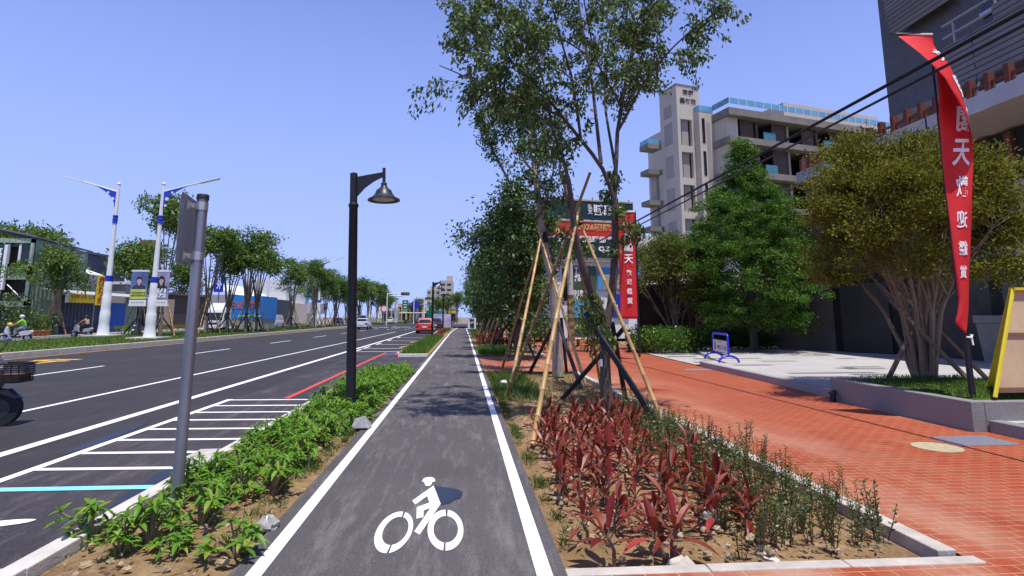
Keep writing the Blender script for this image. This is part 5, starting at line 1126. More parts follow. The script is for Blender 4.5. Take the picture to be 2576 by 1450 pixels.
b = MB(); b.add([(XG, yC, zm), (XG, y1, zm), (XG, y1, zt1), (XG, yC, zt0)], [(0, 1, 2, 3)]); b.add([(XG-.2, yC, zm), (XG-.2, y1, zm), (XG-.2, y1, zt1), (XG-.2, yC, zt0)], [(3, 2, 1, 0)]); b.build('upper_wall', M_corr, t_)
b = MB(); b.add([(XG+.25, yC-.3, zt0+.02), (XG+.25, y1+.3, zt1+.02), (XG-9, y1+.3, zt1+2.0), (XG-9, yC-.3, zt0+2.0), (XG+.25, yC-.3, zt0+.16), (XG+.25, y1+.3, zt1+.16), (XG-9, y1+.3, zt1+2.15), (XG-9, yC-.3, zt0+2.15)], [(3, 2, 1, 0), (4, 5, 6, 7), (0, 1, 5, 4), (1, 2, 6, 5), (2, 3, 7, 6), (3, 0, 4, 7)]); b.build('roof', mat('roof_sheet', (.13, .13, .15), .6), t_)
b = MB(); b.box(XG-11, yC+.1, 0, XG-.21, y1, zm+3); b.build('inner_mass', M_dark, t_)
yF = yC-.05        # left front, facing the camera
def fx(u, v): return AT(u, v, yF)
b = MB()
for a in ((0, 600, 95, 612), (0, 670, 82, 704), (82, 600, 95, 770), (-60, 600, -40, 770), (0, 757, 95, 772)):
    p, q = fx(a[0], a[1]), fx(a[2], a[3]); x_ = XG-12 if a[0] <= 0 and a[2] > 0 else p[0]; b.box(x_, yF-.12, q[2], min(q[0], XG-.02), yF, p[2])
b.build('front_wall', M_corl, t_)
p, q = fx(-60, 615), fx(82, 662); b = MB(); b.box(XG-12, yF+.05, q[2], q[0], yF+.1, p[2]); wn = b.build('window', M_glassd, t_)
b = MB()
for u in (18, 47): x_ = fx(u, 640)[0]; b.box(x_, yF-.05, q[2]-.05, x_+.18, yF+.04, p[2]+.05)
b.build('window_frame', M_whitep, wn)
p = fx(0, 704); q = fx(82, 757)
b = MB(); b.tube([(fx(5, 705)[0], yF, p[2]), (fx(60, 750)[0], yF, q[2])], .05, 5); b.build('stay', M_steel, t_)
p, q = ATX(112, 615, XG), ATX(132, 660, XG); b = MB(); b.box(XG+.01, p[1], q[2], XG+.06, q[1], p[2]); b.build('side_window', M_glassd, t_)
p, q = ATX(192, 638, XG), ATX(212, 662, XG); b = MB(); b.box(XG+.01, p[1]-.8, q[2], XG+.05, q[1], p[2]); bb = b.build('white_lettering_board', M_corr, t_)
lettering('招租\n出售', M_wht, bb, (XG+.05, (p[1]+q[1])/2-.4, (p[2]+q[2])/2), (0, 1, 0), q[1]-p[1]+.6, p[2]-q[2], .03, .03)
# ground storey: eaves, shutters, yellow signs
b = MB(); b.box(XG, yC+.3, ATX(200, 822, XG)[2]*0+0, XG+.12, ATX(340, 800, XG)[1], zm); b.build('lower_wall', M_corr, t_)
ye = ATX(345, 740, XG)[1]
b = MB(); z = ATX(200, 742, XG+1.2)[2]; b.add([(XG+.13, yC+1.2, z+.35), (XG+.13, ye, z+.35), (XG+1.6, ye, z), (XG+1.6, yC+1.2, z), (XG+.13, yC+1.2, z+.42), (XG+.13, ye, z+.42), (XG+1.6, ye, z+.07), (XG+1.6, yC+1.2, z+.07)], [(0, 1, 2, 3), (7, 6, 5, 4), (0, 4, 5, 1), (2, 6, 7, 3), (1, 5, 6, 2), (3, 7, 4, 0)]); b.build('awning', mat('awning_sheet', (.42, .42, .38), .6), t_)
b = MB(); b.box(XG+.13, ATX(148, 800, XG)[1], .1, XG+.2, ATX(262, 800, XG)[1], z-.02); b.build('blue_shutter', M_shut, t_)
b = MB(); b.box(XG+.13, ATX(263, 800, XG)[1], .1, XG+.24, ATX(308, 800, XG)[1], ATX(285, 765, XG)[2]); b.build('bright_blue_door', mat('bright_blue', (.01, .10, .50), .5), t_)
M_ysign = mat('yellow_sign', (.62, .50, .035), .5, var=.06); M_redl = mat('red_lettering', (.38, .04, .02), .6)
p, q = ATX(172, 740, XG+1.7), ATX(244, 764, XG+1.7)
t_ = thingw('shop_sign', 'long yellow restaurant sign with red lettering on the awning of the green building', 'sign', (XG+1.7, (p[1]+q[1])/2, q[2]))
b = MB(); b.box(XG+1.65, p[1], q[2], XG+1.75, q[1], p[2]); pn = b.build('board', M_ysign, t_)
mid = Vector((XG+1.75, (p[1]+q[1])/2, (p[2]+q[2])/2)); lettering('㊣鵝肉·快炒', M_redl, pn, mid+Vector((0, .1, .18)), (0, 1, 0), (q[1]-p[1])*.9, (p[2]-q[2])*.48, .03, .02); lettering('麵飯 湯類 熱炒 合菜', M_redl, pn, mid+Vector((0, .4, -.38)), (0, 1, 0), (q[1]-p[1])*.75, (p[2]-q[2])*.16, .02, .02)
b = MB(); b.box(XG+1.64, p[1]-.25, q[2]-.02, XG+1.76, p[1]-.01, p[2]+.05); b.build('white_end', M_whitep, t_)
p, q = ATX(247, 694, XG+2.3), ATX(268, 768, XG+2.3); yv = p[1]
t_ = thingw('vertical_sign', 'tall yellow vertical sign with red lettering beside the leftmost lamp post', 'sign', (XG+2.3, yv, q[2]))
pv_, qv_ = AT(246, 694, yv), AT(272, 768, yv); q = (q[0], q[1], qv_[2]); p = (p[0], p[1], pv_[2]); b = MB(); b.box(pv_[0], yv, q[2], qv_[0], yv+.15, p[2]); pn = b.build('board', M_ysign, t_)
lettering('鵝\n肉\n快\n炒', M_redl, pn, ((pv_[0]+qv_[0])/2, yv, (p[2]+q[2])/2), (1, 0, 0), (qv_[0]-pv_[0])*.7, (p[2]-q[2])*.92, .03, .02); b = MB(); b.tube([(pv_[0]-.05, yv+.07, .1), (pv_[0]-.05, yv+.07, p[2])], .05, 6); b.build('mount', M_steel, t_)
# signs on the far left building face
p, q = fx(-12, 618), fx(17, 712); t_ = thingw('vertical_sign', 'dark green vertical sign with white characters at the far left edge', 'sign', (p[0], yF-.6, q[2]))
b = MB(); b.box(p[0], yF-.75, q[2], q[0], yF-.5, p[2]); pn = b.build('board', mat('sign_green', (.01, .06, .05), .5), t_); lettering('汽\n車\n修\n護', M_wht, pn, ((p[0]+q[0])/2+.2, yF-.75, (p[2]+q[2])/2), (1, 0, 0), .8, (p[2]-q[2])*.85, .03, .02)
b = MB(); b.box(q[0]+.005, yF-.72, q[2]-.6, q[0]+.25, yF-.5, p[2]); b.build('grey_edge', M_wpole, t_)
p, q = fx(-8, 716), fx(15, 740); b = MB(); b.box(p[0], yF-.7, q[2], q[0], yF-.5, p[2]); t_ = thingw('small_sign', 'small pale sign box at the far left edge below the green sign', 'sign', (p[0], yF-.6, q[2])); pn = b.build('box', mat('pale_sign', (.55, .50, .40), .6), t_); lettering('停車\n收費', mat('brown_print', (.16, .07, .03), .6), pn, ((p[0]+q[0])/2, yF-.7, (p[2]+q[2])/2), (1, 0, 0), 1, .8, .02, .02)
# ---- further left buildings
def house(name, label, u0, v0, u1, v1, X, dep, m, roof=None, zbase=0, extra=None):
    p = ATX(u0, v0, X); q = ATX(u1, v0, X); p1 = ATX(u0, v1, X); t = thingw(name, label, 'building', (X, p[1], 0)); b = MB(); b.box(X-dep, p[1], zbase, X, q[1], p[2]); b.build('wall', m, t)
    if roof: b = MB(); b.box(X-dep-.2, p[1]-.2, p[2]+.01, X+.25, q[1]+.2, p[2]+.3); b.build('roof', roof, t)
    return t, p, q
t_, p, q = house('sheet_building', 'dark grey blue sheet metal shed rising behind the green building', 222, 640, 320, 800, -46, 10, M_corb, mat('shed_roof', (.09, .09, .11), .6))
t_, p, q = house('awning_shed', 'low shed with white corrugated roof panels left of the leftmost lamp', 214, 690, 262, 800, -40, 5, mat('grey_sheet', (.28, .28, .31), .7))
b = MB(); b.add([(-40, p[1], p[2]), (-40, q[1], p[2]), (-43, q[1], p[2]+1.1), (-43, p[1], p[2]+1.1), (-40, p[1], p[2]+.08), (-40, q[1], p[2]+.08), (-43, q[1], p[2]+1.18), (-43, p[1], p[2]+1.18)], [(3, 2, 1, 0), (4, 5, 6, 7), (0, 1, 5, 4), (1, 2, 6, 5), (2, 3, 7, 6), (3, 0, 4, 7)]); b.build('roof', M_whitep, t_)
t_, p, q = house('brick_tower', 'red brick water tower block behind the lamp with banners', 389, 604, 409, 800, -57, 2.6, bricks('red_brick_wall', (.20, .07, .05), (.25, .09, .06), (.3, .25, .2), .4, .12, .012, .85, plane='yz'))
t_, p, q = house('shop_house', 'grey shop house with a white lettered board behind the lamp with banners', 318, 716, 372, 800, XG-.5, 8, mat('grey_house', (.26, .26, .25), .8), M_whitep)
b = MB(); b.box(XG-.49, p[1], .1, XG-.4, q[1], 2.9); b.build('open_front', M_dark, t_)
pa, pb = ATX(335, 740, XG-.3), ATX(372, 765, XG-.3); b = MB(); b.box(XG-.4, pa[1], pb[2], XG-.3, pb[1], pa[2]); pn = b.build('sign_board', M_whitep, t_); lettering('機車行', mat('black_letters', (.02, .02, .02), .5), pn, (XG-.3, (pa[1]+pb[1])/2, (pa[2]+pb[2])/2), (0, 1, 0), 3, .9, .02, .02)
t_, p, q = house('brown_shed', 'low dark roofed shed with a tan wall panel right of the banner lamp', 425, 742, 522, 800, -38, 8, mat('dark_brown_wall', (.06, .045, .04), .8), mat('brown_roof', (.13, .09, .07), .8))
pa, pb = ATX(408, 752, -37.8), ATX(436, 800, -37.8); b = MB(); b.box(-37.95, pa[1], .1, -37.8, pb[1], pa[2]); b.build('tan_panel', mat('tan_plaster', (.42, .31, .22), .8), t_)
t_, p, q = house('white_roofed_hall', 'long low hall with a white roof behind the blue stall', 585, 742, 690, 800, -44, 14, mat('hall_wall', (.36, .35, .34), .8))
b = MB(); b.add([(-43.7, p[1], p[2]), (-43.7, q[1], p[2]), (-51, q[1], p[2]+2.6), (-51, p[1], p[2]+2.6), (-43.7, p[1], p[2]+.1), (-43.7, q[1], p[2]+.1), (-51, q[1], p[2]+2.7), (-51, p[1], p[2]+2.7)], [(3, 2, 1, 0), (4, 5, 6, 7), (0, 1, 5, 4), (1, 2, 6, 5), (2, 3, 7, 6), (3, 0, 4, 7)]); b.build('roof', M_whitep, t_)
t_, p, q = house('dark_block', 'dark grey blue block between the blue stall and the cream building', 682, 752, 735, 800, -40, 10, M_corb)
t_, p, q = house('cream_building', 'cream building with a white tiled upper part seen between the median trees', 728, 762, 786, 800, -42, 12, mat('cream_plaster', (.62, .55, .42), .8))
pa = ATX(722, 705, -44); pb = ATX(772, 705, -44); b = MB(); b.box(-54, pa[1], p[2]+.01, -44, pb[1], pa[2]); b.build('upper_storey', bricks('white_tile', (.62, .62, .62), (.66, .66, .66), (.40, .40, .42), 1.0, 1.0, .03, .6, off=0, plane='yz'), t_)
b = MB(); b.box(-48, pb[1]+.02, p[2]+.01, -44.2, pb[1]+4, pa[2]-.8); b.build('teal_mesh', mat('teal_mesh', (.10, .42, .45), .6), t_)
pa, pb = ATX(795, 768, -41), ATX(823, 800, -41); b = MB(); b.box(-42.0, pa[1]-5, 2.5, -41.2, pb[1], pa[2]+.6); b.build('lilac_hoarding', mat('lilac_board', (.42, .40, .50), .7), t_)
# blue stall, its sign, and the vertical blue sign on a post
pa, pb = AT(585, 745, 66), AT(656, 828, 66)
t_ = thingw('food_stall', 'bright blue box shaped stall with a grey skirt behind the median trees', 'stall', (pa[0], 66, 0))
M_bst = mat('stall_blue', (.015, .22, .68), .5, var=.06); zs_ = AT(600, 803, 66)[2]
b = MB(); b.box(pa[0], 66, zs_, pb[0], 71, pa[2]); bd = b.build('body', M_bst, t_)
b = MB(); b.box(pa[0]+.1, 66.05, .05, pb[0]-.05, 70.9, zs_-.01); b.build('skirt', mat('grey_skirt', (.30, .30, .31), .6), t_)
b = MB(); b.box(pa[0]+.8, 65.97, zs_+.25, pb[0], 65.995, zs_+.45); b.build('yellow_stripe', mat('gold_strip', (.45, .38, .08), .6), bd)
lettering('日式燒肉', mat('orange_lettering', (.50, .10, .05), .6), bd, AT(612, 768, 65.98), (1, 0, 0), 2.6, .95, .03, .03)
pa, pb = AT(537, 735, 74), AT(555, 790, 74); zt_ = AT(545, 646, 74)[2]
t_ = thingw('vertical_sign', 'blue vertical sign with white characters on a thin post beside the white truck', 'sign', (pa[0], 74, .1))
b = MB(); b.box(pa[0], 74, pa[2], pb[0], 74.25, zt_); pn = b.build('board', mat('royal_blue', (.015, .03, .38), .5), t_)
lettering('日\n康\n外', M_wht, pn, ((pa[0]+pb[0])/2+.1, 74, (pa[2]+zt_)/2), (1, 0, 0), .62, (zt_-pa[2])*.85, .04, .03); b = MB(); b.tube([((pa[0]+pb[0])/2, 74.3, .1), ((pa[0]+pb[0])/2, 74.3, zt_)], .07, 6); b.build('post', M_steel, t_)
# plain ATM style white box sign below it
pa, pb = AT(536, 738, 75), AT(552, 752, 75); b = MB(); b.box(pa[0], 74.6, pb[2]-.6, pb[0], 74.9, pa[2]-.2); 
# dark background hedge and trees behind the left buildings
def backtree(name, u, v, y, s, lab, kind=3):
    p = AT(u, v, y); dup(mp[kind], (p[0], y, 0), u*.7, lab, 'trees behind the left buildings', s)
backtree('tree', 20, 590, 62, 1.72, 'treetop above the roof of the green building at the far left'); backtree('tree', 118, 600, 68, 1.80, 'second treetop above the green building, right of the other')
backtree('tree', 460, 700, 88, 1.5, 'bushy tree right of the lamp banners behind the brown shed'); backtree('tree', 845, 700, 105, 1.35, 'dark bushy tree behind the flat topped median tree'); backtree('tree', 905, 700, 112, 1.4, 'dark bushy tree behind the near black lamp post')
backtree('tree', 800, 700, 125, 1.5, 'dark bushy tree filling the gap right of the cream building'); backtree('tree', 875, 700, 138, 1.5, 'dark bushy tree left of the near black lamp post, far behind'); backtree('tree', 935, 700, 150, 1.4, 'dark bushy tree just right of the near black lamp post, far behind')
backtree('tree', 965, 740, 150, 1.3, 'far round green tree left of the lighting mast')
for i, (x, y, s) in enumerate(((-24.5, 95, 1.0), (-23, 104, 1.05), (-21, 116, 1.0))): dup(mp[2], (x, y, 0), i*1.4, 'dense tree at the far end of the median, %s' % ('nearest of the last three' if i == 0 else 'middle of the last three' if i == 1 else 'farthest of the last three'), scale=s)
# shrubs and pots along the left pavement
gq = np.random.default_rng(77)
def bush(name, label, cat, loc, r, h, n, m, L=.14, grp=None):
    P = np.stack([gq.normal(0, r*.45, n), gq.normal(0, r*.45, n), h*gq.random(n)**.7], 1); D = unit(gq.normal(size=(n, 3)))+np.array([0, 0, .3]); t = thing(name, label, cat, loc, 0, grp)
    obj('foliage', npmesh('foliage', leafquads(P, D, L*gq.uniform(.7, 1.3, n), L*.5, gq), 4, m), t); b = MB(); b.tube([(0, 0, -.02), (.02, 0, h*.6)], [.04, .02], 5); b.build('stem', M_barkd, t); return t
for u, v, r, h, lab in ((12, 842, 1.7, 3.3, 'large dark bush at the far left edge below the pale green front'), (58, 842, 1.1, 2.2, 'dark bush beside the left front of the green building'), (88, 843, .8, 1.5, 'small potted shrub left of the round pavement tree'), (108, 843, .9, 1.7, 'leafy potted shrub directly left of the round pavement tree')):
    d = ray(u, v); X = -34.5; y = X/d[0]*d[1]; bush('bush', lab, 'bush', (X, y, .1), r, h, 900 if r > 1 else 350, M_leafC if r < 1 else M_leafB, .2)
M_terra = mat('terracotta', (.34, .12, .06), .8)
b = MB(); b.lathe([(.02, 0), (.2, 0), (.26, .4), (.28, .42), (.26, .44), (.02, .4)], (0, 0, 0), 12)
for k, (u, lab) in enumerate(((80, 'leftmost terracotta pot before the green building'), (92, 'second terracotta pot before the green building'), (104, 'third terracotta pot before the green building'), (116, 'terracotta pot nearest the round pavement tree'))):
    d = ray(u, 845); X = -33.6; o = b.build('flower_pot', M_terra); o.location = (X, X/d[0]*d[1], .1); tag(o, lab, 'flower pot', 'terracotta pots by the green building')
for k, (x, y, lab) in enumerate(((-33.7, 60, 'low green bed of flowers behind the leftmost lamp'), (-33.5, 66, 'low flower bed with red blooms right of the banner lamp'), (-33.5, 71, 'low flower bed left of the white truck'))):
    bush('flower_bed', lab, 'flower bed', (x, y, .1), 1.6, .6, 700, M_leafC if k == 0 else leafmat('red_flowers', [(.06, .12, .02), (.09, .15, .03), (.35, .05, .03)], .5, .3), .16)
# ================================================================ vehicles, riders, far junction
M_tyre = mat('tyre_rubber', (.014, .014, .015), .8); M_rim = mat('alloy_rim', (.45, .45, .46), .35, .8); M_cglass = mat('car_glass', (.012, .016, .02), .08, spec=.6)
M_tail = mat('tail_light', (.40, .02, .02), .25); M_plate = mat('licence_plate', (.70, .70, .68), .5); M_chrome = mat('chrome', (.60, .60, .60), .2, 1.)
def paint(n, c): return mat(n, c, .25, .15, var=.03, spec=.6)
def loft(b, secs):        # secs: list of closed loops with the same number of points
    n = len(secs[0]); o = [q for s in secs for q in s]
    b.add(o, [(i*n+k, i*n+(k+1) % n, (i+1)*n+(k+1) % n, (i+1)*n+k) for i in range(len(secs)-1) for k in range(n)]+[tuple(range(n-1, -1, -1)), tuple(range((len(secs)-1)*n, len(secs)*n))])
def car(label, loc, rz, pm, kind='sedan', group=None, detail=True):
    """nose towards +y, tail towards -y"""
    t = thing('parked_car' if kind == 'hatch' else 'car', label, 'car', loc, rz, group)
    if kind == 'hatch': st = [(-2.05, .62, .30, .72), (-1.98, .80, .22, .90), (-1.6, .86, .18, .96), (-.6, .88, .17, .94), (.6, .88, .17, .93), (1.2, .86, .18, .88), (1.8, .80, .22, .76), (2.05, .62, .30, .60)]; cab = [(-1.92, .62, .96), (-1.55, .60, 1.42), (-.4, .60, 1.50), (.45, .58, 1.44), (1.15, .68, .93)]
    elif kind == 'van': st = [(-2.3, .80, .3, 1.1), (-2.25, .88, .25, 1.15), (0, .9, .2, 1.15), (1.6, .88, .22, 1.05), (2.25, .8, .3, .9)]; cab = [(-2.25, .74, 1.15), (-2.1, .72, 1.9), (.6, .72, 1.95), (1.2, .7, 1.85), (2.0, .78, 1.03)]
    else: st = [(-2.35, .64, .32, .74), (-2.28, .82, .24, .94), (-1.7, .88, .19, 1.0), (-.6, .90, .18, .96), (.6, .90, .18, .94), (1.3, .88, .19, .88), (2.0, .82, .24, .76), (2.32, .62, .32, .60)]; cab = [(-1.75, .66, .99), (-1.1, .60, 1.40), (-.3, .60, 1.46), (.35, .58, 1.42), (1.25, .70, .93)]
    def sec(y, hw, z0, z1): zm = z0+(z1-z0)*.55; return [(-hw*.86, y, z0), (-hw, y, z0+.14), (-hw*1.03, y, zm), (-hw*.97, y, z1-.06), (-hw*.86, y, z1), (hw*.86, y, z1), (hw*.97, y, z1-.06), (hw*1.03, y, zm), (hw, y, z0+.14), (hw*.86, y, z0)]
    b = MB(); loft(b, [sec(*s) for s in st]); body = b.build('body', pm, t, True)
    b = MB(); n = len(cab); zb = cab[0][2]-.03
    secs = [[(-.78, y, zb), (-max(.6, hw*1.12 if z > zb+.2 else .76), y, min(z, zb+.08)), (-hw, y, z), (hw, y, z), (max(.6, hw*1.12 if z > zb+.2 else .76), y, min(z, zb+.08)), (.78, y, zb)] for y, hw, z in cab]
    loft(b, secs); b.build('cabin', pm, t, True)
    def glass(y0, w0, z0, y1, w1, z1, nm, off):
        b = MB(); d = Vector((0, z1-z0, y0-y1)).normalized()*off if y0 < y1 else Vector((0, z0-z1, y1-y0)).normalized()*off
        b.add([(-w0, y0+d.y*0+(-off if y0 < y1 else off), z0), (w0, y0+(-off if y0 < y1 else off), z0), (w1, y1+(-off if y0 < y1 else off), z1), (-w1, y1+(-off if y0 < y1 else off), z1)], [(0, 1, 2, 3)]); b.build(nm, M_cglass, t)
    (ya, wa, za), (yb, wb, zb2) = cab[0], cab[1]; f = lambda q: (ya+(yb-ya)*q, za+(zb2-za)*q)
    y0, z0 = f(.14); y1, z1 = f(.90); glass(y0, .62, z0+.0, y1, .54, z1, 'rear_window', .03)
    (ya, wa, za), (yb, wb, zb2) = cab[-1], cab[-2]; y0, z0 = f(.1); y1, z1 = f(.92); glass(y0, .64, z0, y1, .54, z1, 'windscreen', .03)
    for s in (-1, 1):
        b = MB(); ys0, ys1 = cab[1][0]-.05, cab[-2][0]+.25; zt = cab[1][2]-.07; zl = cab[0][2]+.03
        b.add([(s*.79, ys0-.2, zl), (s*.79, ys1+.35, zl), (s*.63, ys1-.15, zt), (s*.63, ys0+.1, zt)], [(0, 1, 2, 3) if s > 0 else (3, 2, 1, 0)]); b.build('side_window', M_cglass, t)
        b = MB(); z = st[1][3]; b.box(min(s*.52, s*.84), st[0][0]-.015, z-.26, max(s*.52, s*.84), st[1][0]+.06, z-.08); b.build('tail_light', M_tail, t, bevel=.02)
        b = MB(); b.box(min(s*.80, s*.98), .78, .92, max(s*.80, s*.98), .92, 1.06); b.build('wing_mirror', pm, t, bevel=.03)
        for y in (st[0][0]+.82, st[-1][0]-.85):
            b = MB(); b.disc((s*.80, y, .31), .31, (1, 0, 0), .2, 18); wl = b.build('wheel', M_tyre, t, True)
            b = MB(); b.disc((s*.905, y, .31), .2, (1, 0, 0), .02, 14); b.build('rim', M_rim, wl, True)
    b = MB(); b.box(-.22, st[0][0]-.05, .56, .22, st[0][0]+.02, .70); b.build('licence_plate', M_plate, t)
    b = MB(); b.box(-.84, st[0][0]-.05, .30, .84, st[1][0], .48); b.build('bumper', pm, t, bevel=.05)
    b = MB(); b.box(-.7, st[0][0]-.02, .2, .7, st[1][0], .295); b.build('lower_bumper', mat('black_trim', (.015, .015, .015), .6), t)
    return t
car('red hatchback parked at the kerb just behind the second black lamp', (-3.75, 57.5, 0), 0, paint('red_car_paint', (.52, .045, .022)), 'hatch')
car('silver saloon driving away in the inner lane', (-13.3, 76.5, 0), .03, paint('silver_car_paint', (.52, .53, .56)), 'sedan')
car('dark saloon parked beyond the red hatchback', (-3.4, 71, 0), 0, paint('dark_car_paint', (.03, .035, .05)), 'sedan')
car('white van in the distance beyond the silver car', (-20.5, 118, 0), .1, paint('white_car_paint', (.62, .62, .62)), 'van')
car('small white car far down the road left of the lighting mast', (-19, 150, 0), 0, MATS['white_car_paint'], 'sedan')
car('dark grey car far away facing the junction', (-10, 138, 0), .2, MATS['dark_car_paint'], 'sedan')
car('white van on the service road under the median trees right of the blue stall', (-29.5, 91, 0), .0, MATS['white_car_paint'], 'van')
car('dark blue car between the third white lamp and the near black lamp', (-27, 124, 0), 0, paint('blue_car_paint', (.02, .035, .12)), 'sedan')
# ---- white truck facing the camera in the service road
tx, ty = AT(535, 830, 63)[0], 63
t_ = thing('truck', 'white flat fronted truck with a roof deflector parked beside the blue stall', 'truck', (tx, ty, 0)); M_wtr = paint('white_truck_paint', (.68, .68, .68))
b = MB(); b.slab([(-.05, .5), (0, 1.25), (.25, 2.15), (.45, 2.25), (1.9, 2.25), (1.9, .5)], 0, -1.0, 1.0); cb = b.build('cab', M_wtr, t_, bevel=.06)
b = MB(); b.add([(-.92, -.015, 1.28), (.92, -.015, 1.28), (.86, .20, 2.08), (-.86, .20, 2.08)], [(0, 1, 2, 3)]); b.build('windscreen', M_cglass, t_)
b = MB(); b.slab([(.35, 2.26), (1.9, 2.26), (1.9, 3.15), (1.6, 3.15)], 0, -.95, .95); b.build('roof_deflector', M_wtr, t_, bevel=.05)
b = MB(); b.box(-1.02, -.14, .42, 1.02, .02, .70); b.build('bumper', M_wtr, t_, bevel=.04); b = MB(); b.box(-.55, -.07, .82, .55, -.03, 1.0); b.build('grille', MATS['black_trim'], t_)
for s in (-1, 1):
    b = MB(); b.box(s*.8-.16, -.09, .74, s*.8+.16, -.02, .92); b.build('headlight', mat('lamp_glass', (.6, .6, .58), .1), t_); b = MB(); b.box(s*1.16-.09, .1, 1.45, s*1.16+.09, .2, 1.95); b.build('wing_mirror', MATS['black_trim'], t_)
    for y in (.95, 4.4): b = MB(); b.disc((s*.82, y, .42), .42, (1, 0, 0), .28, 18); b.build('wheel', M_tyre, t_, True)
    b = MB(); b.box(min(s*1.0, s*1.012), .5, 1.35, max(s*1.0, s*1.012), 1.5, 2.0); b.build('side_window', M_cglass, t_)
b = MB(); b.box(-1.1, 2.0, .75, 1.1, 6.0, 1.0); b.build('flatbed', mat('grey_bed', (.2, .2, .21), .6), t_)
# ---- scooters
def scooter(label, loc, rz, m1, m2, basket=False, box=False, group=None, cat='scooter', rim=None):
    """front wheel towards +x"""
    t = thing('scooter', label, cat, loc, rz, group)
    for x in (.62, -.60):
        b = MB(); b.disc((x, 0, .25), .25, (0, 1, 0), .12, 20); wl = b.build('wheel', M_tyre, t, True); b = MB(); b.disc((x, 0, .25), .14, (0, 1, 0), .126, 14); b.build('rim', rim or M_rim, wl, True)
    def shell(prof, hw, nm, m, p=None):
        b = MB(); n = len(prof)
        secs = [[(x, s*hw*k, z+(0 if abs(s) < .9 else 0)) for x, z, k in prof] for s in (-1, -.55, .55, 1)]
        cx = sum(q[0] for q in prof)/n; cz = sum(q[1] for q in prof)/n
        secs[0] = [(cx+(x-cx)*.82, y, cz+(z-cz)*.82) for x, y, z in secs[0]]; secs[3] = [(cx+(x-cx)*.82, y, cz+(z-cz)*.82) for x, y, z in secs[3]]
        loft(b, secs); return b.build(nm, m, p or t, True)
    shell([(.36, .42, .8), (.52, .50, .9), (.60, .70, 1), (.50, .98, .8), (.40, 1.00, .8), (.34, .72, 1), (.28, .44, .8)], .20, 'front_fairing', m1)
    shell([(.30, .24, 1), (.34, .34, 1), (-.25, .36, 1), (-.28, .24, 1)], .15, 'footboard', MATS['black_trim'])
    shell([(-.18, .34, .9), (-.12, .58, 1), (-.30, .70, 1), (-.80, .76, .8), (-.92, .66, .6), (-.70, .42, .8)], .19, 'rear_body', m1)
    shell([(-.12, .70, .9), (-.15, .77, .8), (-.45, .82, 1), (-.78, .84, .9), (-.80, .77, .9), (-.3, .70, 1)], .16, 'seat', MATS['black_trim'])
    shell([(.36, .44, .9), (.50, .54, 1), (.72, .54, 1), (.88, .40, .8), (.84, .38, .8), (.62, .48, 1)], .085, 'mudguard', m2)
    b = MB(); b.tube([(.60, .07, .25), (.46, .05, .75)], .025, 6); b.tube([(.60, -.07, .25), (.46, -.05, .75)], .025, 6); b.build('fork', M_black, t, True)
    b = MB(); b.tube([(.30, -.34, .99), (.38, -.15, 1.03), (.44, 0, 1.0), (.38, .15, 1.03), (.30, .34, .99)], .018, 8); hb = b.build('handlebar', M_black, t, True)
    for s in (-1, 1): b = MB(); b.tube([(.36, s*.2, 1.03), (.42, s*.30, 1.2)], .01, 6); mr = b.build('mirror_stem', M_black, hb, True); b = MB(); b.ball((.42, s*.32, 1.25), (.02, .075, .045), 12, 6); b.build('mirror', mat('mirror_glass', (.25, .32, .62), .08, .6), t, True)
    b = MB(); b.ball((.53, 0, .84), (.05, .09, .07), 12, 6); b.build('headlight', MATS['lamp_glass'], t, True); b = MB(); b.box(-.95, -.09, .60, -.90, .09, .68); b.build('tail_light', M_tail, t)
    if basket:
        b = MB(); b.box(.56, -.17, .72, .88, .17, .74)
        for k in range(8): z = .74+k*.032; b.box(.54-.002*k, -.18, z, .56, .18, z+.014); b.box(.88, -.18, z, .905, .18, z+.014); b.box(.56, -.185, z, .88, -.17, z+.014); b.box(.56, .17, z, .88, .185, z+.014)
        for x in (.57, .67, .77, .87):
            for y in (-.178, .178): b.box(x, y-.004, .72, x+.012, y+.004, .99)
        b.box(.53, -.195, .985, .915, -.17, 1.01); b.box(.53, .17, .985, .915, .195, 1.01); b.box(.89, -.17, .985, .915, .17, 1.01); b.v = [(x, y, z-.09) for x, y, z in b.v]; b.build('basket', mat('black_basket', (.015, .014, .016), .6), t)
        b = MB(); b.box(.57, -.16, .655, .87, .16, .75); b.build('basket_load', mat('brown_load', (.16, .08, .03), .8), t)
    return t
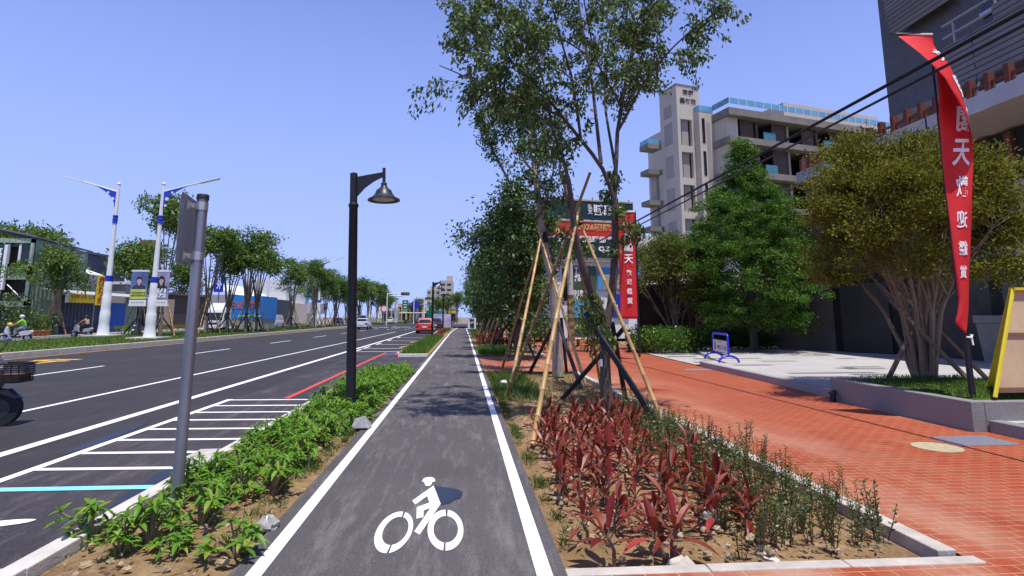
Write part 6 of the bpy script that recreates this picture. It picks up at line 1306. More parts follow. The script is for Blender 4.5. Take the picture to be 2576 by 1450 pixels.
# ---- riders: one skinned body each
def person(label, loc, rz, J, R, E, skin, top, bottom, helm, grp=None, tops=(), hair=None, vest=None):
    t = thing('person', label, 'person', loc, rz, grp)
    me = bpy.data.meshes.new('body'); me.from_pydata([J[k] for k in J], [(list(J).index(a), list(J).index(b)) for a, b in E], []); o = obj('body', me, t)
    sk = o.modifiers.new('skin', 'SKIN'); 
    lay = me.skin_vertices[0].data if len(me.skin_vertices) else None
    if lay:
        for i, k in enumerate(J): lay[i].radius = (R[k], R[k]); lay[i].use_root = (k == 'pelvis')
    sb = o.modifiers.new('subdivision', 'SUBSURF'); sb.levels = 1; sb.render_levels = 2
    me.materials.append(skin)
    def garment(nm, keys, edges, grow, m):
        g = bpy.data.meshes.new(nm); g.from_pydata([J[k] for k in keys], [(keys.index(a), keys.index(b)) for a, b in edges], []); q = obj(nm, g, t); q.modifiers.new('skin', 'SKIN')
        if len(g.skin_vertices):
            for i, k in enumerate(keys): g.skin_vertices[0].data[i].radius = (R[k]*1.08+grow, R[k]*1.08+grow); g.skin_vertices[0].data[i].use_root = (k in ('pelvis', 'chest'))
        s2 = q.modifiers.new('subdivision', 'SUBSURF'); s2.levels = 1; s2.render_levels = 2; g.materials.append(m); return q
    garment('shirt', ['pelvis', 'belly', 'chest', 'shoulder_l', 'shoulder_r', 'elbow_l', 'elbow_r'], [('pelvis', 'belly'), ('belly', 'chest'), ('chest', 'shoulder_l'), ('chest', 'shoulder_r'), ('shoulder_l', 'elbow_l'), ('shoulder_r', 'elbow_r')], .012, top) if not vest else garment('vest', ['pelvis', 'belly', 'chest'], [('pelvis', 'belly'), ('belly', 'chest')], .015, top)
    garment('trousers', ['pelvis', 'hip_l', 'hip_r', 'knee_l', 'knee_r', 'ankle_l', 'ankle_r'], [('pelvis', 'hip_l'), ('pelvis', 'hip_r'), ('hip_l', 'knee_l'), ('hip_r', 'knee_r'), ('knee_l', 'ankle_l'), ('knee_r', 'ankle_r')], .014, bottom)
    for s in 'lr': b = MB(); f = J['toe_'+s]; a = J['ankle_'+s]; b.ball(((f[0]+a[0])/2, (f[1]+a[1])/2, a[2]-.05), (.14, .05, .05), 10, 6); b.build('shoe', MATS['black_trim'], t, True)
    h = J['head']; b = MB(); b.ball((h[0]-.015, h[1], h[2]+.035), (.145, .125, .125), 14, 8); hl = b.build('helmet', helm, t, True)
    b = MB(); b.add([(h[0]+.105, h[1]-.09, h[2]+.05), (h[0]+.105, h[1]+.09, h[2]+.05), (h[0]+.16, h[1]+.07, h[2]-.04), (h[0]+.16, h[1]-.07, h[2]-.04)], [(0, 1, 2, 3)]); b.build('visor', M_cglass, hl)
    for s, nm in ((-1, 'left_eye'), (1, 'right_eye')): b = MB(); b.ball((h[0]+.088, h[1]+s*.036, h[2]-.01), .014, 8, 5); b.build('eye', MATS['black_trim'], t, True)
    b = MB(); b.ball((h[0]+.10, h[1], h[2]-.045), (.022, .016, .024), 8, 5); b.build('nose', skin, t, True); b = MB(); b.ball((h[0]+.085, h[1], h[2]-.085), (.018, .03, .008), 8, 5); b.build('mouth', mat('lips', (.30, .10, .08), .6), t, True)
    for s in 'lr':          # gripping hands: palm and curled fingers round the bar
        w = J['hand_'+s]; sg = 1 if s == 'l' else -1; b = MB(); b.ball((w[0], w[1], w[2]+.01), (.045, .042, .02), 8, 5); b.build('palm', skin, t, True)
        for k, ln in enumerate((.9, 1, .95, .8)):
            y = w[1]+sg*(-.033+k*.022); b = MB(); b.tube([(w[0]+.03, y, w[2]+.018), (w[0]+.055*ln, y, w[2]+.012), (w[0]+.06*ln, y, w[2]-.018), (w[0]+.03, y, w[2]-.034)], [.0095, .009, .0085, .007], 6); b.build('finger', skin, t, True)
        b = MB(); b.tube([(w[0]-.01, w[1]-sg*.04, w[2]+.01), (w[0]+.02, w[1]-sg*.052, w[2]-.012), (w[0]+.035, w[1]-sg*.04, w[2]-.028)], [.011, .0095, .008], 6); b.build('thumb', skin, t, True)
    return t
RJ = dict(pelvis=(-.38, 0, .93), belly=(-.35, 0, 1.10), chest=(-.28, 0, 1.32), neck=(-.24, 0, 1.46), head=(-.19, 0, 1.60), shoulder_l=(-.26, .19, 1.37), shoulder_r=(-.26, -.19, 1.37), elbow_l=(-.02, .29, 1.18), elbow_r=(-.02, -.29, 1.18), wrist_l=(.22, .28, 1.04), wrist_r=(.22, -.28, 1.04), hand_l=(.30, .29, 1.01), hand_r=(.30, -.29, 1.01),
          hip_l=(-.34, .1, .90), hip_r=(-.34, -.1, .90), knee_l=(.06, .15, .80), knee_r=(.06, -.15, .80), ankle_l=(.04, .13, .43), ankle_r=(.04, -.13, .43), toe_l=(.18, .13, .39), toe_r=(.18, -.13, .39))
RR = dict(pelvis=.15, belly=.135, chest=.15, neck=.055, head=.10, shoulder_l=.07, shoulder_r=.07, elbow_l=.045, elbow_r=.045, wrist_l=.03, wrist_r=.03, hand_l=.028, hand_r=.028, hip_l=.095, hip_r=.095, knee_l=.065, knee_r=.065, ankle_l=.042, ankle_r=.042, toe_l=.035, toe_r=.035)
RE = [('pelvis', 'belly'), ('belly', 'chest'), ('chest', 'neck'), ('neck', 'head'), ('chest', 'shoulder_l'), ('chest', 'shoulder_r'), ('shoulder_l', 'elbow_l'), ('shoulder_r', 'elbow_r'), ('elbow_l', 'wrist_l'), ('elbow_r', 'wrist_r'), ('wrist_l', 'hand_l'), ('wrist_r', 'hand_r'), ('pelvis', 'hip_l'), ('pelvis', 'hip_r'), ('hip_l', 'knee_l'), ('hip_r', 'knee_r'), ('knee_l', 'ankle_l'), ('knee_r', 'ankle_r'), ('ankle_l', 'toe_l'), ('ankle_r', 'toe_r')]
M_skin = mat('skin', (.40, .20, .12), .55, var=.06); M_lime = mat('lime_cloth', (.25, .55, .05), .8); M_dkcl = mat('dark_cloth', (.02, .021, .028), .85); M_grcl = mat('grey_cloth', (.30, .33, .37), .85); M_hw = paint('white_helmet', (.6, .6, .6)); M_hd = paint('dark_helmet', (.025, .03, .04))
M_sw = paint('white_scooter_paint', (.62, .62, .63)); M_ssil = paint('silver_scooter_paint', (.38, .40, .44)); M_sdk = paint('dark_scooter_paint', (.05, .055, .065))
X1 = -29.3; p = ray(38, 856); y1 = X1/p[0]*p[1]
scooter('white scooter ridden by the person in a lime top at the far left', (X1, y1, 0), math.radians(205), M_sw, M_sw)
person('rider in a lime green top and white helmet on the white scooter', (X1, y1, 0), math.radians(205), RJ, RR, RE, M_skin, M_lime, M_grcl, M_hw)
b = MB(); b.ball((0, 0, 0), (.16, .14, .12), 12, 8); o = b.build('yellow_bag', mat('yellow_bag', (.65, .52, .04), .6), None, True); rz_ = math.radians(205); o.location = (X1+.36*math.cos(rz_), y1+.36*math.sin(rz_), 1.12); tag(o, 'small yellow bag on the front of the white scooter', 'bag')
X2 = -30.8; p = ray(205, 848); y2 = X2/p[0]*p[1]
scooter('silver scooter ridden by the person in a sleeveless top', (X2, y2, 0), math.radians(172), M_ssil, M_ssil)
person('rider in a pale sleeveless top and dark helmet on the silver scooter', (X2, y2, 0), math.radians(172), RJ, RR, RE, M_skin, M_grcl, M_dkcl, M_hd, vest=True)
p = ray(343, 845); X = -29; scooter('dark scooter with a white front parked behind the lamp with banners', (X, X/p[0]*p[1], 0), math.radians(275), M_sdk, M_sw)
# near scooter entering at the left edge
fw = G(20, 1078, 0); rz = math.radians(8); wx = .62
nx_, ny_ = fw[0]-wx*math.cos(rz)-.27, fw[1]-wx*math.sin(rz)+.2
scooter('dark grey scooter with a wire basket entering the picture at the left edge', (nx_, ny_, 0), rz, M_sdk, M_sdk, basket=True, rim=mat('dark_rim', (.05, .05, .055), .4, .5))
person('rider in dark clothes on the grey scooter with a basket, mostly outside the left edge', (nx_, ny_, 0), rz, RJ, RR, RE, M_skin, M_dkcl, M_dkcl, M_hd)
# motorcycle behind the timber props and bench by the billboard house
p = G(1575, 885, 0); scooter('dark motor scooter parked on the red paving behind the black props', (p[0]+.2, p[1], 0), math.radians(250), M_sdk, paint('dull_red_paint', (.22, .03, .03)), cat='scooter')
t_ = thing('bench', 'low white topped bench on the red paving below the green poster', 'bench', (AT(1470, 866, 31)[0], 31, 0))
b = MB(); b.box(-1.2, -.25, .38, 1.2, .25, .44); b.build('seat', M_whitep, t_, bevel=.01)
for x in (-1.05, -.35, .35, 1.05): b = MB(); b.box(x-.05, -.2, 0, x+.05, .2, .378); b.build('leg', M_black, t_)
# bush and dark shop behind the second tree
a = AT(1335, 840, 25); bush('bush', 'leafy green bush behind the second tree and its bamboo poles', 'bush', (a[0], 25, 0), 1.3, 3.4, 1500, M_leafC, .2)
a = AT(1478, 840, 26); bush('bush', 'leafy bush in front of the green poster on the corner building', 'bush', (a[0], 26, 0), .8, 2.6, 700, M_leafC, .18)
a = AT(1290, 800, 46); t_ = thing('shop_building', 'shaded shop building behind the right hand row of trees', 'building', (6.6, 46, 0))
b = MB(); b.box(3.2, 0, 3.2, 10, 36, 8.5); b.build('upper_wall', mat('pale_shop', (.42, .40, .38), .8, var=.2, scale=.4), t_); b = MB(); b.box(3.4, .3, 0, 9.8, 35.5, 3.19); b.build('open_front', M_dark, t_)
b = MB(); b.box(3.0, 2, 3.0, 3.19, 9, 4.2); b.build('red_sign', M_redc, t_); b = MB(); b.box(3.0, 12, 3.1, 3.19, 18, 4.4); b.build('blue_sign', mat('royal_blue', (.015, .03, .38), .5), t_)
b = MB()
for k in range(8): b.box(3.17, 2+k*4.2, 5.2, 3.198, 4.4+k*4.2, 7.2)
b.build('windows', M_glassd, t_)['kind'] = 'stuff'
t_ = thing('van', 'dark parked van under the shop front behind the second tree', 'van', (4.7, 38, 0))
b = MB(); loft(b, [[(-.85, y, .3), (-.9, y, .9), (-.75, y, z), (.75, y, z), (.9, y, .9), (.85, y, .3)] for y, z in ((-2.3, 1.1), (-2.2, 1.75), (1.2, 1.8), (1.7, 1.2), (2.3, .9))]); b.build('body', paint('dark_car_paint', (.03, .035, .05)), t_, True)
b = MB(); b.add([(-.66, -2.285, 1.15), (.66, -2.285, 1.15), (.64, -2.22, 1.66), (-.64, -2.22, 1.66)], [(0, 1, 2, 3)]); b.build('rear_window', M_cglass, t_)
for s in (-1, 1):
    for y in (-1.5, 1.5): b = MB(); b.disc((s*.8, y, .33), .33, (1, 0, 0), .2, 16); b.build('wheel', M_tyre, t_, True)
# white sign board with two characters on the path edge
a = AT(1187, 828, 45); zt, zb = AT(1187, 800, 45)[2], AT(1187, 828, 45)[2]; hw = (AT(1197, 815, 45)[0]-AT(1177, 815, 45)[0])/2
t_ = thing('battery_sign', 'white board with two black characters beside the end of the path', 'sign', (a[0], 45, 0)); b = MB(); b.box(-hw, -.03, zb, hw, .03, zt); pn = b.build('board', M_wht, t_)
lettering('電\n池', mat('black_letters', (.02, .02, .02), .5), pn, (0, -.03, (zb+zt)/2), (1, 0, 0), hw*1.25, (zt-zb)*.84, .06, .02); b = MB(); b.box(-hw*.8, -.02, .0, -hw*.7, .02, zb); b.build('leg', M_black, t_); b = MB(); b.box(hw*.7, -.02, .0, hw*.8, .02, zb); b.build('leg', M_black, t_)
# colourful low sign by the third lamp
a = AT(1122, 825, 72); t_ = thing('advert_board', 'pale lilac and white advert board beside the road near the third black lamp', 'sign', (a[0]-.5, 72, 0)); b = MB(); b.box(-1.1, 0, .25, 1.1, .15, 2.0); b.build('board', mat('lilac_advert', (.50, .45, .60), .6, var=.4, scale=1.5), t_); b = MB(); b.box(-.9, .02, 0, -.8, .13, .25); b.box(.8, .02, 0, .9, .13, .25); b.build('legs', M_black, t_)
# ---- far junction: lighting mast, gantry signs, apartment block, distant shops
def far(u, v, y): return AT(u, v, y)
Y = 150; a = far(994, 815, Y); zt = far(994, 741, Y)[2]
t_ = thing('lighting_mast', 'tall white lighting mast with a cross arm at the junction', 'mast', (a[0], Y, 0)); b = MB(); b.tube([(0, 0, 0), (0, 0, zt)], [.35, .2], 10); b.build('pole', M_wpole, t_, True)
x0, x1 = far(968, 744, Y)[0]-a[0], far(1014, 744, Y)[0]-a[0]; b = MB(); b.tube([(x0, 0, zt-.4), (x1, 0, zt-.4)], .16, 8); b.build('cross_arm', M_wpole, t_, True)
for x in (-1.2, 1.2): b = MB(); b.tube([(0, 0, zt), (x*1.6, 0, zt+.7)], .08, 6); b.build('lamp_arm', M_wpole, t_, True)
Y = 165; a = far(1050, 815, Y); zt = far(1050, 760, Y)[2]; t_ = thing('sign_gantry', 'grey post carrying green direction signs and a blue sign over the junction', 'sign gantry', (a[0], Y, 0))
b = MB(); b.tube([(0, 0, 0), (0, 0, zt+.3)], [.3, .2], 8); b.build('post', M_steel, t_, True); xa = far(1012, 770, Y)[0]-a[0]; b = MB(); b.tube([(xa, 0, zt-.8), (4, 0, zt-.8)], .13, 6); b.build('arm', M_steel, t_, True)
M_gsign = mat('direction_green', (.005, .14, .08), .5); xb = far(1022, 770, Y)[0]-a[0]
b = MB(); b.box(xa, -.2, zt-2.1, xb+.6, -.1, zt+.5); pn = b.build('green_sign', M_gsign, t_); b = MB(); b.disc((xb+2.6, -.2, zt-.8), 1.2, (0, 1, 0), .1, 16); b.build('blue_disc', mat('royal_blue', (.015, .03, .38), .5), t_, True)
b = MB(); b.box(3.2, -.2, zt-4.2, 4.6, -.1, zt-1.2); b.build('green_sign', M_gsign, t_)
for k in range(3): b = MB(); b.box(xa+.4, -.22, zt-1.7+k*.75, xb+.2, -.205, zt-1.45+k*.75); b.build('white_stripe', M_wht, pn)
Y = 140; a = far(1066, 815, Y); t_ = thing('sign_gantry', 'white post with a green sign arm right of the other gantry', 'sign gantry', (a[0], Y, 0)); zt = far(1066, 757, Y)[2]
b = MB(); b.tube([(0, 0, 0), (0, 0, zt)], [.22, .16], 8); b.build('post', M_wpole, t_, True); b = MB(); b.tube([(-6, 0, zt-3), (.5, 0, zt-3)], .1, 6); b.build('arm', M_wpole, t_, True); b = MB(); b.box(.6, -.1, zt-4.4, 3.4, 0, zt-2.4); b.build('green_sign', M_gsign, t_)
def traffic_light(u, y, lab):
    a = far(u, 815, y); t = thing('traffic_light', lab, 'traffic light', (a[0], y, 0)); b = MB(); b.tube([(0, 0, 0), (0, 0, 6.2)], .11, 8); b.build('post', M_wpole, t, True); b = MB(); b.tube([(0, 0, 6), (4.5, 0, 6.1)], .08, 6); b.build('arm', M_wpole, t, True); b = MB(); b.box(2.6, -.2, 5.7, 4.2, .1, 6.3); hd = b.build('signal_head', M_black, t, bevel=.05)
    for k, c in enumerate(((.3, .02, .01), (.3, .2, .01), (.01, .3, .1))): b = MB(); b.disc((2.9+k*.5, -.21, 6.0), .18, (0, 1, 0), .03, 12); b.build('lens', mat('signal_lens_%s' % ('red', 'amber', 'green')[k], c, .3), hd, True)
traffic_light(972, 108, 'traffic light on a white post left of the lighting mast'); traffic_light(1040, 135, 'traffic light under the green direction signs')
# round red speed sign
a = far(965, 815, 112); t_ = thing('speed_sign', 'round red and white sign on a thin post beside the far traffic light', 'sign', (a[0], 112, 0)); b = MB(); b.tube([(0, 0, 0), (0, 0, 3.6)], .06, 6); b.build('post', M_steel, t_, True); b = MB(); b.disc((0, -.08, 3.2), .75, (0, 1, 0), .04, 18); b.build('disc', MATS['red_road_paint'], t_, True); b = MB(); b.disc((0, -.11, 3.2), .5, (0, 1, 0), .03, 18); b.build('white_face', M_wht, t_, True)
# apartment block far away
Y = 330; M_apt = mat('apartment_wall', (.42, .37, .31), .8, var=.1, scale=.05)
a0, a1, a2 = far(1074, 730, Y), far(1106, 730, Y), far(1140, 700, Y); z1, z2 = far(1090, 729, Y)[2], far(1120, 707, Y)[2]
t_ = thing('apartment_block', 'tall beige apartment block rising beyond the end of the road', 'building', (a1[0], Y, 0)); b = MB(); b.box(a0[0]-a1[0], 0, 0, 0, 20, z1); b.build('lower_wing', M_apt, t_); b = MB(); b.box(.02, -3, 0, a2[0]-a1[0], 20, z2); b.build('tall_wing', M_apt, t_)
b = MB(); p = far(1123, 694, Y); b.box(p[0]-a1[0], 2, z2, p[0]-a1[0]+3.6, 8, p[2]); b.build('roof_tank_house', M_apt, t_); b = MB(); p = far(1082, 720, Y); b.box(p[0]-a1[0], 2, z1, -.5, 8, p[2]); b.build('roof_storey', M_apt, t_)
for k in range(8):
    for j in range(3):
        w_ = (a1[0]-a0[0])/3; b = MB(); b.box(a0[0]-a1[0]+w_*(j+.25), -.06, z1-2.3-k*3.1, a0[0]-a1[0]+w_*(j+.8), -.01, z1-1.2-k*3.1); b.build('window', M_glassd, t_)
    for j in range(2): b = MB(); b.box(.8+j*3.6, -3.06, z2-3-k*3.1, 3.2+j*3.6, -3.01, z2-1.8-k*3.1); b.build('window', M_glassd, t_)
rg = random.Random(12); cols = [('cream_shop', (.50, .42, .30), 'cream'), ('pink_shop', (.50, .33, .29), 'pinkish'), ('white_shop', (.58, .58, .57), 'white'), ('yellow_shop', (.55, .42, .12), 'yellow'), ('grey_shop', (.32, .32, .33), 'grey')]
lst = [(985, 1002, 775, 0, 'left of the lighting mast, topped by signs'), (1000, 1012, 764, 1, 'directly behind the lighting mast'), (1010, 1024, 772, 2, 'under the first green sign'), (1022, 1034, 778, 3, 'under the blue round sign'), (1036, 1050, 768, 4, 'behind the gantry post'), (1050, 1064, 776, 0, 'between the two sign gantries'), (1063, 1078, 775, 2, 'below the apartment block, left part'), (1078, 1096, 782, 3, 'below the apartment block behind the second black lamp'), (1094, 1120, 778, 2, 'below the apartment block, right part'), (956, 986, 782, 4, 'behind the far trees left of the mast'), (1118, 1150, 772, 4, 'behind the far trees at the end of the path')]
for i, (u0, u1, v, c, w_) in enumerate(lst):
    y = 215+rg.uniform(-12, 25); p, q = far(u0, v, y), far(u1, v, y); nm, cc, word = cols[c]; t = thing('shop_building', 'distant %s shop building %s' % (word, w_), 'building', (p[0], y, 0), 0, 'distant shops beyond the junction'); L_ = q[0]-p[0]
    b = MB(); b.box(0, 0, 0, L_-.1, 14, p[2]); b.build('wall', mat(nm, cc, .8, var=.1, scale=.2), t); b = MB(); b.box(.4, -.25, 3.0, L_-.5, -.01, 4.2); b.build('sign', mat(('sign_teal', 'sign_red', 'sign_yellow', 'sign_blue')[i % 4], ((.02, .25, .22), (.4, .04, .03), (.55, .42, .04), (.03, .08, .4))[i % 4], .5), t); b = MB(); b.box(.4, -.06, 0, L_-.5, -.01, 2.9); b.build('shop_front', M_dark, t)
    b = MB(); b.box(.3, -.12, p[2]*.62, L_-.4, -.01, p[2]*.80); b.build('window_strip', M_glassd, t)
for i, (u, y, s, lab) in enumerate(((1054, 190, 1.2, 'round tree left of the second gantry'), (1100, 175, 1.1, 'tree beyond the red hatchback'), (1125, 165, 1.2, 'tree beyond the advert board'), (1150, 150, 1.25, 'tree closing the view at the end of the path'), (975, 185, 1.3, 'tree behind the far traffic light'), (1035, 200, 1.0, 'tree under the direction signs'))):
    p = far(u, 815, y); dup(mp[3], (p[0], y, 0), i*1.3, 'distant '+lab, 'distant trees beyond the junction', s)
for i, (u, y, lab) in enumerate(((1020, 132, 'black scooter waiting at the far junction, left one'), (1046, 128, 'dark scooter waiting at the far junction, right one'))):
    p = far(u, 818, y); scooter(lab, (p[0], y, 0), math.radians(80+i*20), M_sdk, M_ssil)
# ================================================================ tree stakes, bedding plants, litter
M_bam = mat('bamboo', (.44, .275, .10), .45, var=.28, scale=3, stretch=(1, 1, .25), spec=.45); M_bamd = mat('old_bamboo', (.26, .165, .060), .55, var=.3, scale=3)
M_node = mat('bamboo_joint', (.52, .42, .26), .6); M_tim = mat('black_timber', (.016, .015, .016), .6, var=.4, scale=10, bump=.2); M_tie = mat('black_tie', (.012, .012, .012), .7)
def pole3(base, top, ext=0.): a, b = Vector(base), Vector(top); return a, b+(b-a).normalized()*ext
def bamboo(parent, base, top, ext=0., r=.030, m=None, seed=0):
    a, b = pole3(base, top, ext); rr = random.Random(seed); d = b-a; L_ = d.length; n = max(3, int(L_/.36)); side = Vector((d.y, -d.x, .1)).normalized(); bow = rr.uniform(-.03, .03); pts = []; rad = []; nodes_ = []
    z = 0; k = 0
    for i in range(n+1):
        f = i/n; p = a+d*f+side*bow*math.sin(math.pi*f); R_ = r*(1-.30*f)
        pts += [p-d*.004/L_*3, p, p+d*.004/L_*3]; rad += [R_, R_*1.13, R_]; nodes_.append((p, R_))
    mb = MB(); mb.tube(pts, rad, 10); o = mb.build('bamboo_pole', m or M_bam, parent, True)
    mb = MB()
    for p, R_ in nodes_[1:-1]: mb.tube([p-d/L_*.006, p+d/L_*.006], R_*1.15, 10)
    mb.build('joint_rings', M_node, o, True)['kind'] = 'stuff'
def timber(parent, base, top, r=.042, ext=0.):
    a, b = pole3(base, top, ext); mb = MB(); mb.tube([a, a.lerp(b, .5), b], [r*1.05, r, r*.95], 8); mb.build('timber_prop', M_tim, parent, True)
def sup(loc, label): return thingw('tree_support', label, 'tree stake', loc, 'stakes supporting the trees')
g0 = lambda u, v: G(u, v, .0)
t_ = sup(g0(1528, 1045), 'tall bamboo poles and black timber props lashed around the nearest tree')
bamboo(t_, g0(1340, 1118), AT(1450, 562, 9.05), .35, .036, None, 1)
bamboo(t_, g0(1672, 1075), AT(1458, 560, 9.2), .1, .034, None, 2)
bamboo(t_, g0(1272, 1000), AT(1484, 436, 9.6), .0, .037, M_bamd, 3)
bamboo(t_, G(1511, 968, 0), AT(1413, 433, 9.0), .0, .034, M_bamd, 4)
timber(t_, g0(1655, 1070), AT(1478, 795, 9.35), .05, .05); timber(t_, g0(1415, 1003), AT(1567, 829, 9.6), .045, .05); timber(t_, g0(1576, 1018), AT(1540, 812, 9.6), .045); timber(t_, AT(1518, 955, 9.7), AT(1512, 800, 9.7), .045)
mb = MB(); c = Vector(AT(1455, 562, 9.1)); mb.tube([c+Vector((-.09, 0, -.03)), c+Vector((.09, .02, -.01)), c+Vector((-.08, .02, .05)), c+Vector((.08, -.04, .06))], .022, 6); mb.build('lashing', M_tie, t_, True)
t_ = sup(g0(1403, 945), 'bamboo tripod and black props around the pale leaning second tree')
bamboo(t_, g0(1282, 985), AT(1362, 592, 15.2), .1, .042, None, 5); bamboo(t_, g0(1264, 925), AT(1360, 600, 15.6), .1, .038, M_bamd, 6); bamboo(t_, g0(1474, 972), AT(1354, 576, 15.3), .1, .04, None, 7)
timber(t_, g0(1334, 935), AT(1389, 825, 15.4), .05); timber(t_, g0(1462, 978), AT(1404, 812, 15.4), .05, .1); timber(t_, AT(1425, 935, 16), AT(1412, 800, 15.7), .045)
mb = MB(); c = Vector(AT(1364, 594, 15.3)); mb.tube([c+Vector((-.14, 0, 0)), c+Vector((.14, .03, .03)), c+Vector((-.12, .06, .08))], .03, 6); mb.build('lashing', M_tie, t_, True)
t_ = sup(g0(1300, 905), 'bamboo tripod around the third tree of the right hand row')
bamboo(t_, g0(1219, 875), AT(1277, 702, 20.9), .2, .040, None, 8); bamboo(t_, G(1210, 856, 0), AT(1272, 712, 21.5), .2, .036, None, 9); bamboo(t_, g0(1322, 880), AT(1272, 705, 21.2), .1, .036, M_bamd, 10)
timber(t_, (1.6, 20.4, 0), (2.05, 21.2, 1.5)); timber(t_, (2.7, 20.7, 0), (2.1, 21.2, 1.5)); timber(t_, (2.2, 22.2, 0), (2.05, 21.4, 1.5))
def support_proto(label, hgt=3.6, sp=1.2, r=.045):
    t = thing('tree_support', label, 'tree stake', (0, 0, 0), 0, 'stakes supporting the trees')
    for k in range(4):
        a = k*1.57+.5; bamboo(t, (sp*math.cos(a), sp*math.sin(a), 0), (-.06*math.cos(a), -.06*math.sin(a), hgt), .15, r, M_bam if k % 2 == 0 else M_bamd, 20+k)
    for k in range(3): a = k*2.09+1.2; timber(t, (sp*.8*math.cos(a), sp*.8*math.sin(a), 0), (.05*math.cos(a+3.1), .05*math.sin(a+3.1), 1.5), .05, .2)
    return t
rl = ['fourth', 'fifth', 'sixth', 'seventh', 'eighth', 'ninth', 'tenth']; pr_ = None
for i, (y, x) in enumerate(((27.5, 2.3), (34, 2.35), (41.5, 2.2), (50, 2.3), (59, 2.3), (69, 2.3), (80, 2.2))):
    lab = 'bamboo stakes around the %s tree of the right hand row' % rl[i]
    if i == 0: pr_ = support_proto(lab); pr_.location = (x, y, 0)
    else: dup(pr_, (x, y, 0), i*1.1, lab)
for o in [o for o in list(SC.objects) if o.name.startswith('median_tree')]:
    lab = o['label'].split(',')[0]
    dup(pr_, (o.location.x, o.location.y, o.location.z), o.location.y*.7, 'bamboo and timber stakes around the '+' '.join(lab.split()[:9]), scale=1.05)
for o in [o for o in list(SC.objects) if o.get('group') == 'trees on the left pavement']: dup(pr_, tuple(o.location), 1., 'stakes around the small round tree by the green building', scale=.9)
# ---- ti plants with dark red strap leaves
M_ti = leafmat('ti_leaf', [(.08, .012, .010), (.14, .015, .012), (.21, .018, .015), (.12, .05, .014), (.29, .026, .022), (.18, .04, .015), (.36, .035, .032), (.50, .09, .10)], .42, .25, .4); M_tist = mat('ti_stem', (.16, .095, .06), .8)
def strap(P, D, L, W, g, up=Vector((0, 0, 1)), droop=.35, nseg=5):
    """one folded arching blade as quads (list of 4-point rows) along its length"""
    D = Vector(D).normalized(); S = D.cross(up); S = S.normalized() if S.length > .01 else Vector((1, 0, 0)); N = S.cross(D); pr = []
    for i in range(nseg+1):
        f = i/nseg; wd = W*.5*math.sin(math.pi*min(1, .10+f*.90))**.8*(1 if f < 1 else .02); c = Vector(P)+D*L*f+Vector((0, 0, -1))*droop*L*f*f; pr.append((c, wd))
    return [(c+S*w_+N*w_*.45, c, c-S*w_+N*w_*.45) for c, w_ in pr]
def ti_plant(seed, hs, n, Lm, name='ti_plant', heads=2):
    g = random.Random(seed); b = MB(); s = MB()
    for h in range(heads):
        ox, oy = (g.uniform(-.07, .07), g.uniform(-.07, .07)) if h else (0, 0); hh = hs*(1 if h == 0 else g.uniform(.45, .85)); top = Vector((ox+g.uniform(-.06, .06), oy+g.uniform(-.06, .06), hh)); s.tube([(ox*.6, oy*.6, -.03), (ox+.0, oy, hh*.5), top], [.013, .011, .009], 6)
        for k in range(n):
            f = k/n; a = k*2.4+g.uniform(-.3, .3); el = 1.25-1.25*f+g.uniform(-.3, .25); p = Vector((ox, oy, 0)).lerp(top, 1-.42*f); L_ = Lm*g.uniform(.75, 1.15)
            d = Vector((math.cos(a)*math.cos(el), math.sin(a)*math.cos(el), math.sin(el))); st_ = p+d*.05; s.tube([p, st_], [.006, .005], 4)
            rows = strap(st_, d, L_, L_*g.uniform(.20, .29), g, droop=.15+.55*f*g.uniform(.5, 1.2)); o = [q for r in rows for q in r]
            b.add(o, [(i*3+j, (i+1)*3+j, (i+1)*3+j+1, i*3+j+1) for i in range(len(rows)-1) for j in (0, 1)])
    return b, s
def plant_proto(name, label, cat, b, s, ml, ms, grp):
    t = thing(name, label, cat, (0, 0, -50), 0, grp); b.build('foliage', ml, t, True); s.build('stem', ms, t, True); return t
tis = [ti_plant(100+i, h, n, L, heads=k) for i, (h, n, L, k) in enumerate(((.20, 8, .23, 2), (.27, 9, .22, 2), (.16, 7, .25, 1), (.30, 9, .21, 2), (.22, 7, .22, 2), (.13, 6, .17, 1), (.24, 10, .20, 2), (.18, 6, .24, 1)))]
GT = 'red leaved ti plants in the right hand bed'
LT = 'ti plant with dark red strap leaves among the others in the right hand soil bed'
tp_ = [plant_proto('ti_plant', LT, 'plant', b, s, M_ti, M_tist, GT) for b, s in tis]; used_ti = [False]*len(tp_)
def put(protos_, used, k, loc, rz, sc, label=None):
    k %= len(protos_)
    if not used[k]: used[k] = True; o = protos_[k]; o.location = loc; o.rotation_euler = (0, 0, rz); o.scale = (sc,)*3; o['label'] = label or o['label']; return o
    return dup(protos_[k], loc, rz, label or LT_now, scale=sc)
LT_now = LT
spec = [((1545, 1402), 2, 1.15, 'ti plant with a broad pink leaf at the front of the right hand bed'), ((1690, 1390), 0, 1.1, 'bright red ti plant just right of the pink leaved front plant'), ((1478, 1345), 5, 1.1, 'small two stemmed ti plant left of the pink leaved front plant'), ((1392, 1082), 5, .9, 'lone small red ti plant close to the bike path edge')]
for (u, v), k, s, lab in spec: p = G(u, v, .0); put(tp_, used_ti, k, (p[0], p[1], -.05), u*.7, s, lab)
rg = random.Random(9); pts = []
def free(x, y, d): return all((x-a)**2+(y-b_)**2 > d*d for a, b_ in pts)
tries = 0
while len(pts) < 112 and tries < 6000:
    tries += 1; y = 4.35+4.6*rg.random(); x0_ = .90+.03*(y-4.3); x1_ = 2.3+.25*math.sin(y*1.4); x = rg.uniform(x0_+max(0, 5.0-y)*.3, x1_+max(0, (y-5.2))*.17)
    if free(x, y, .195): pts.append((x, y))
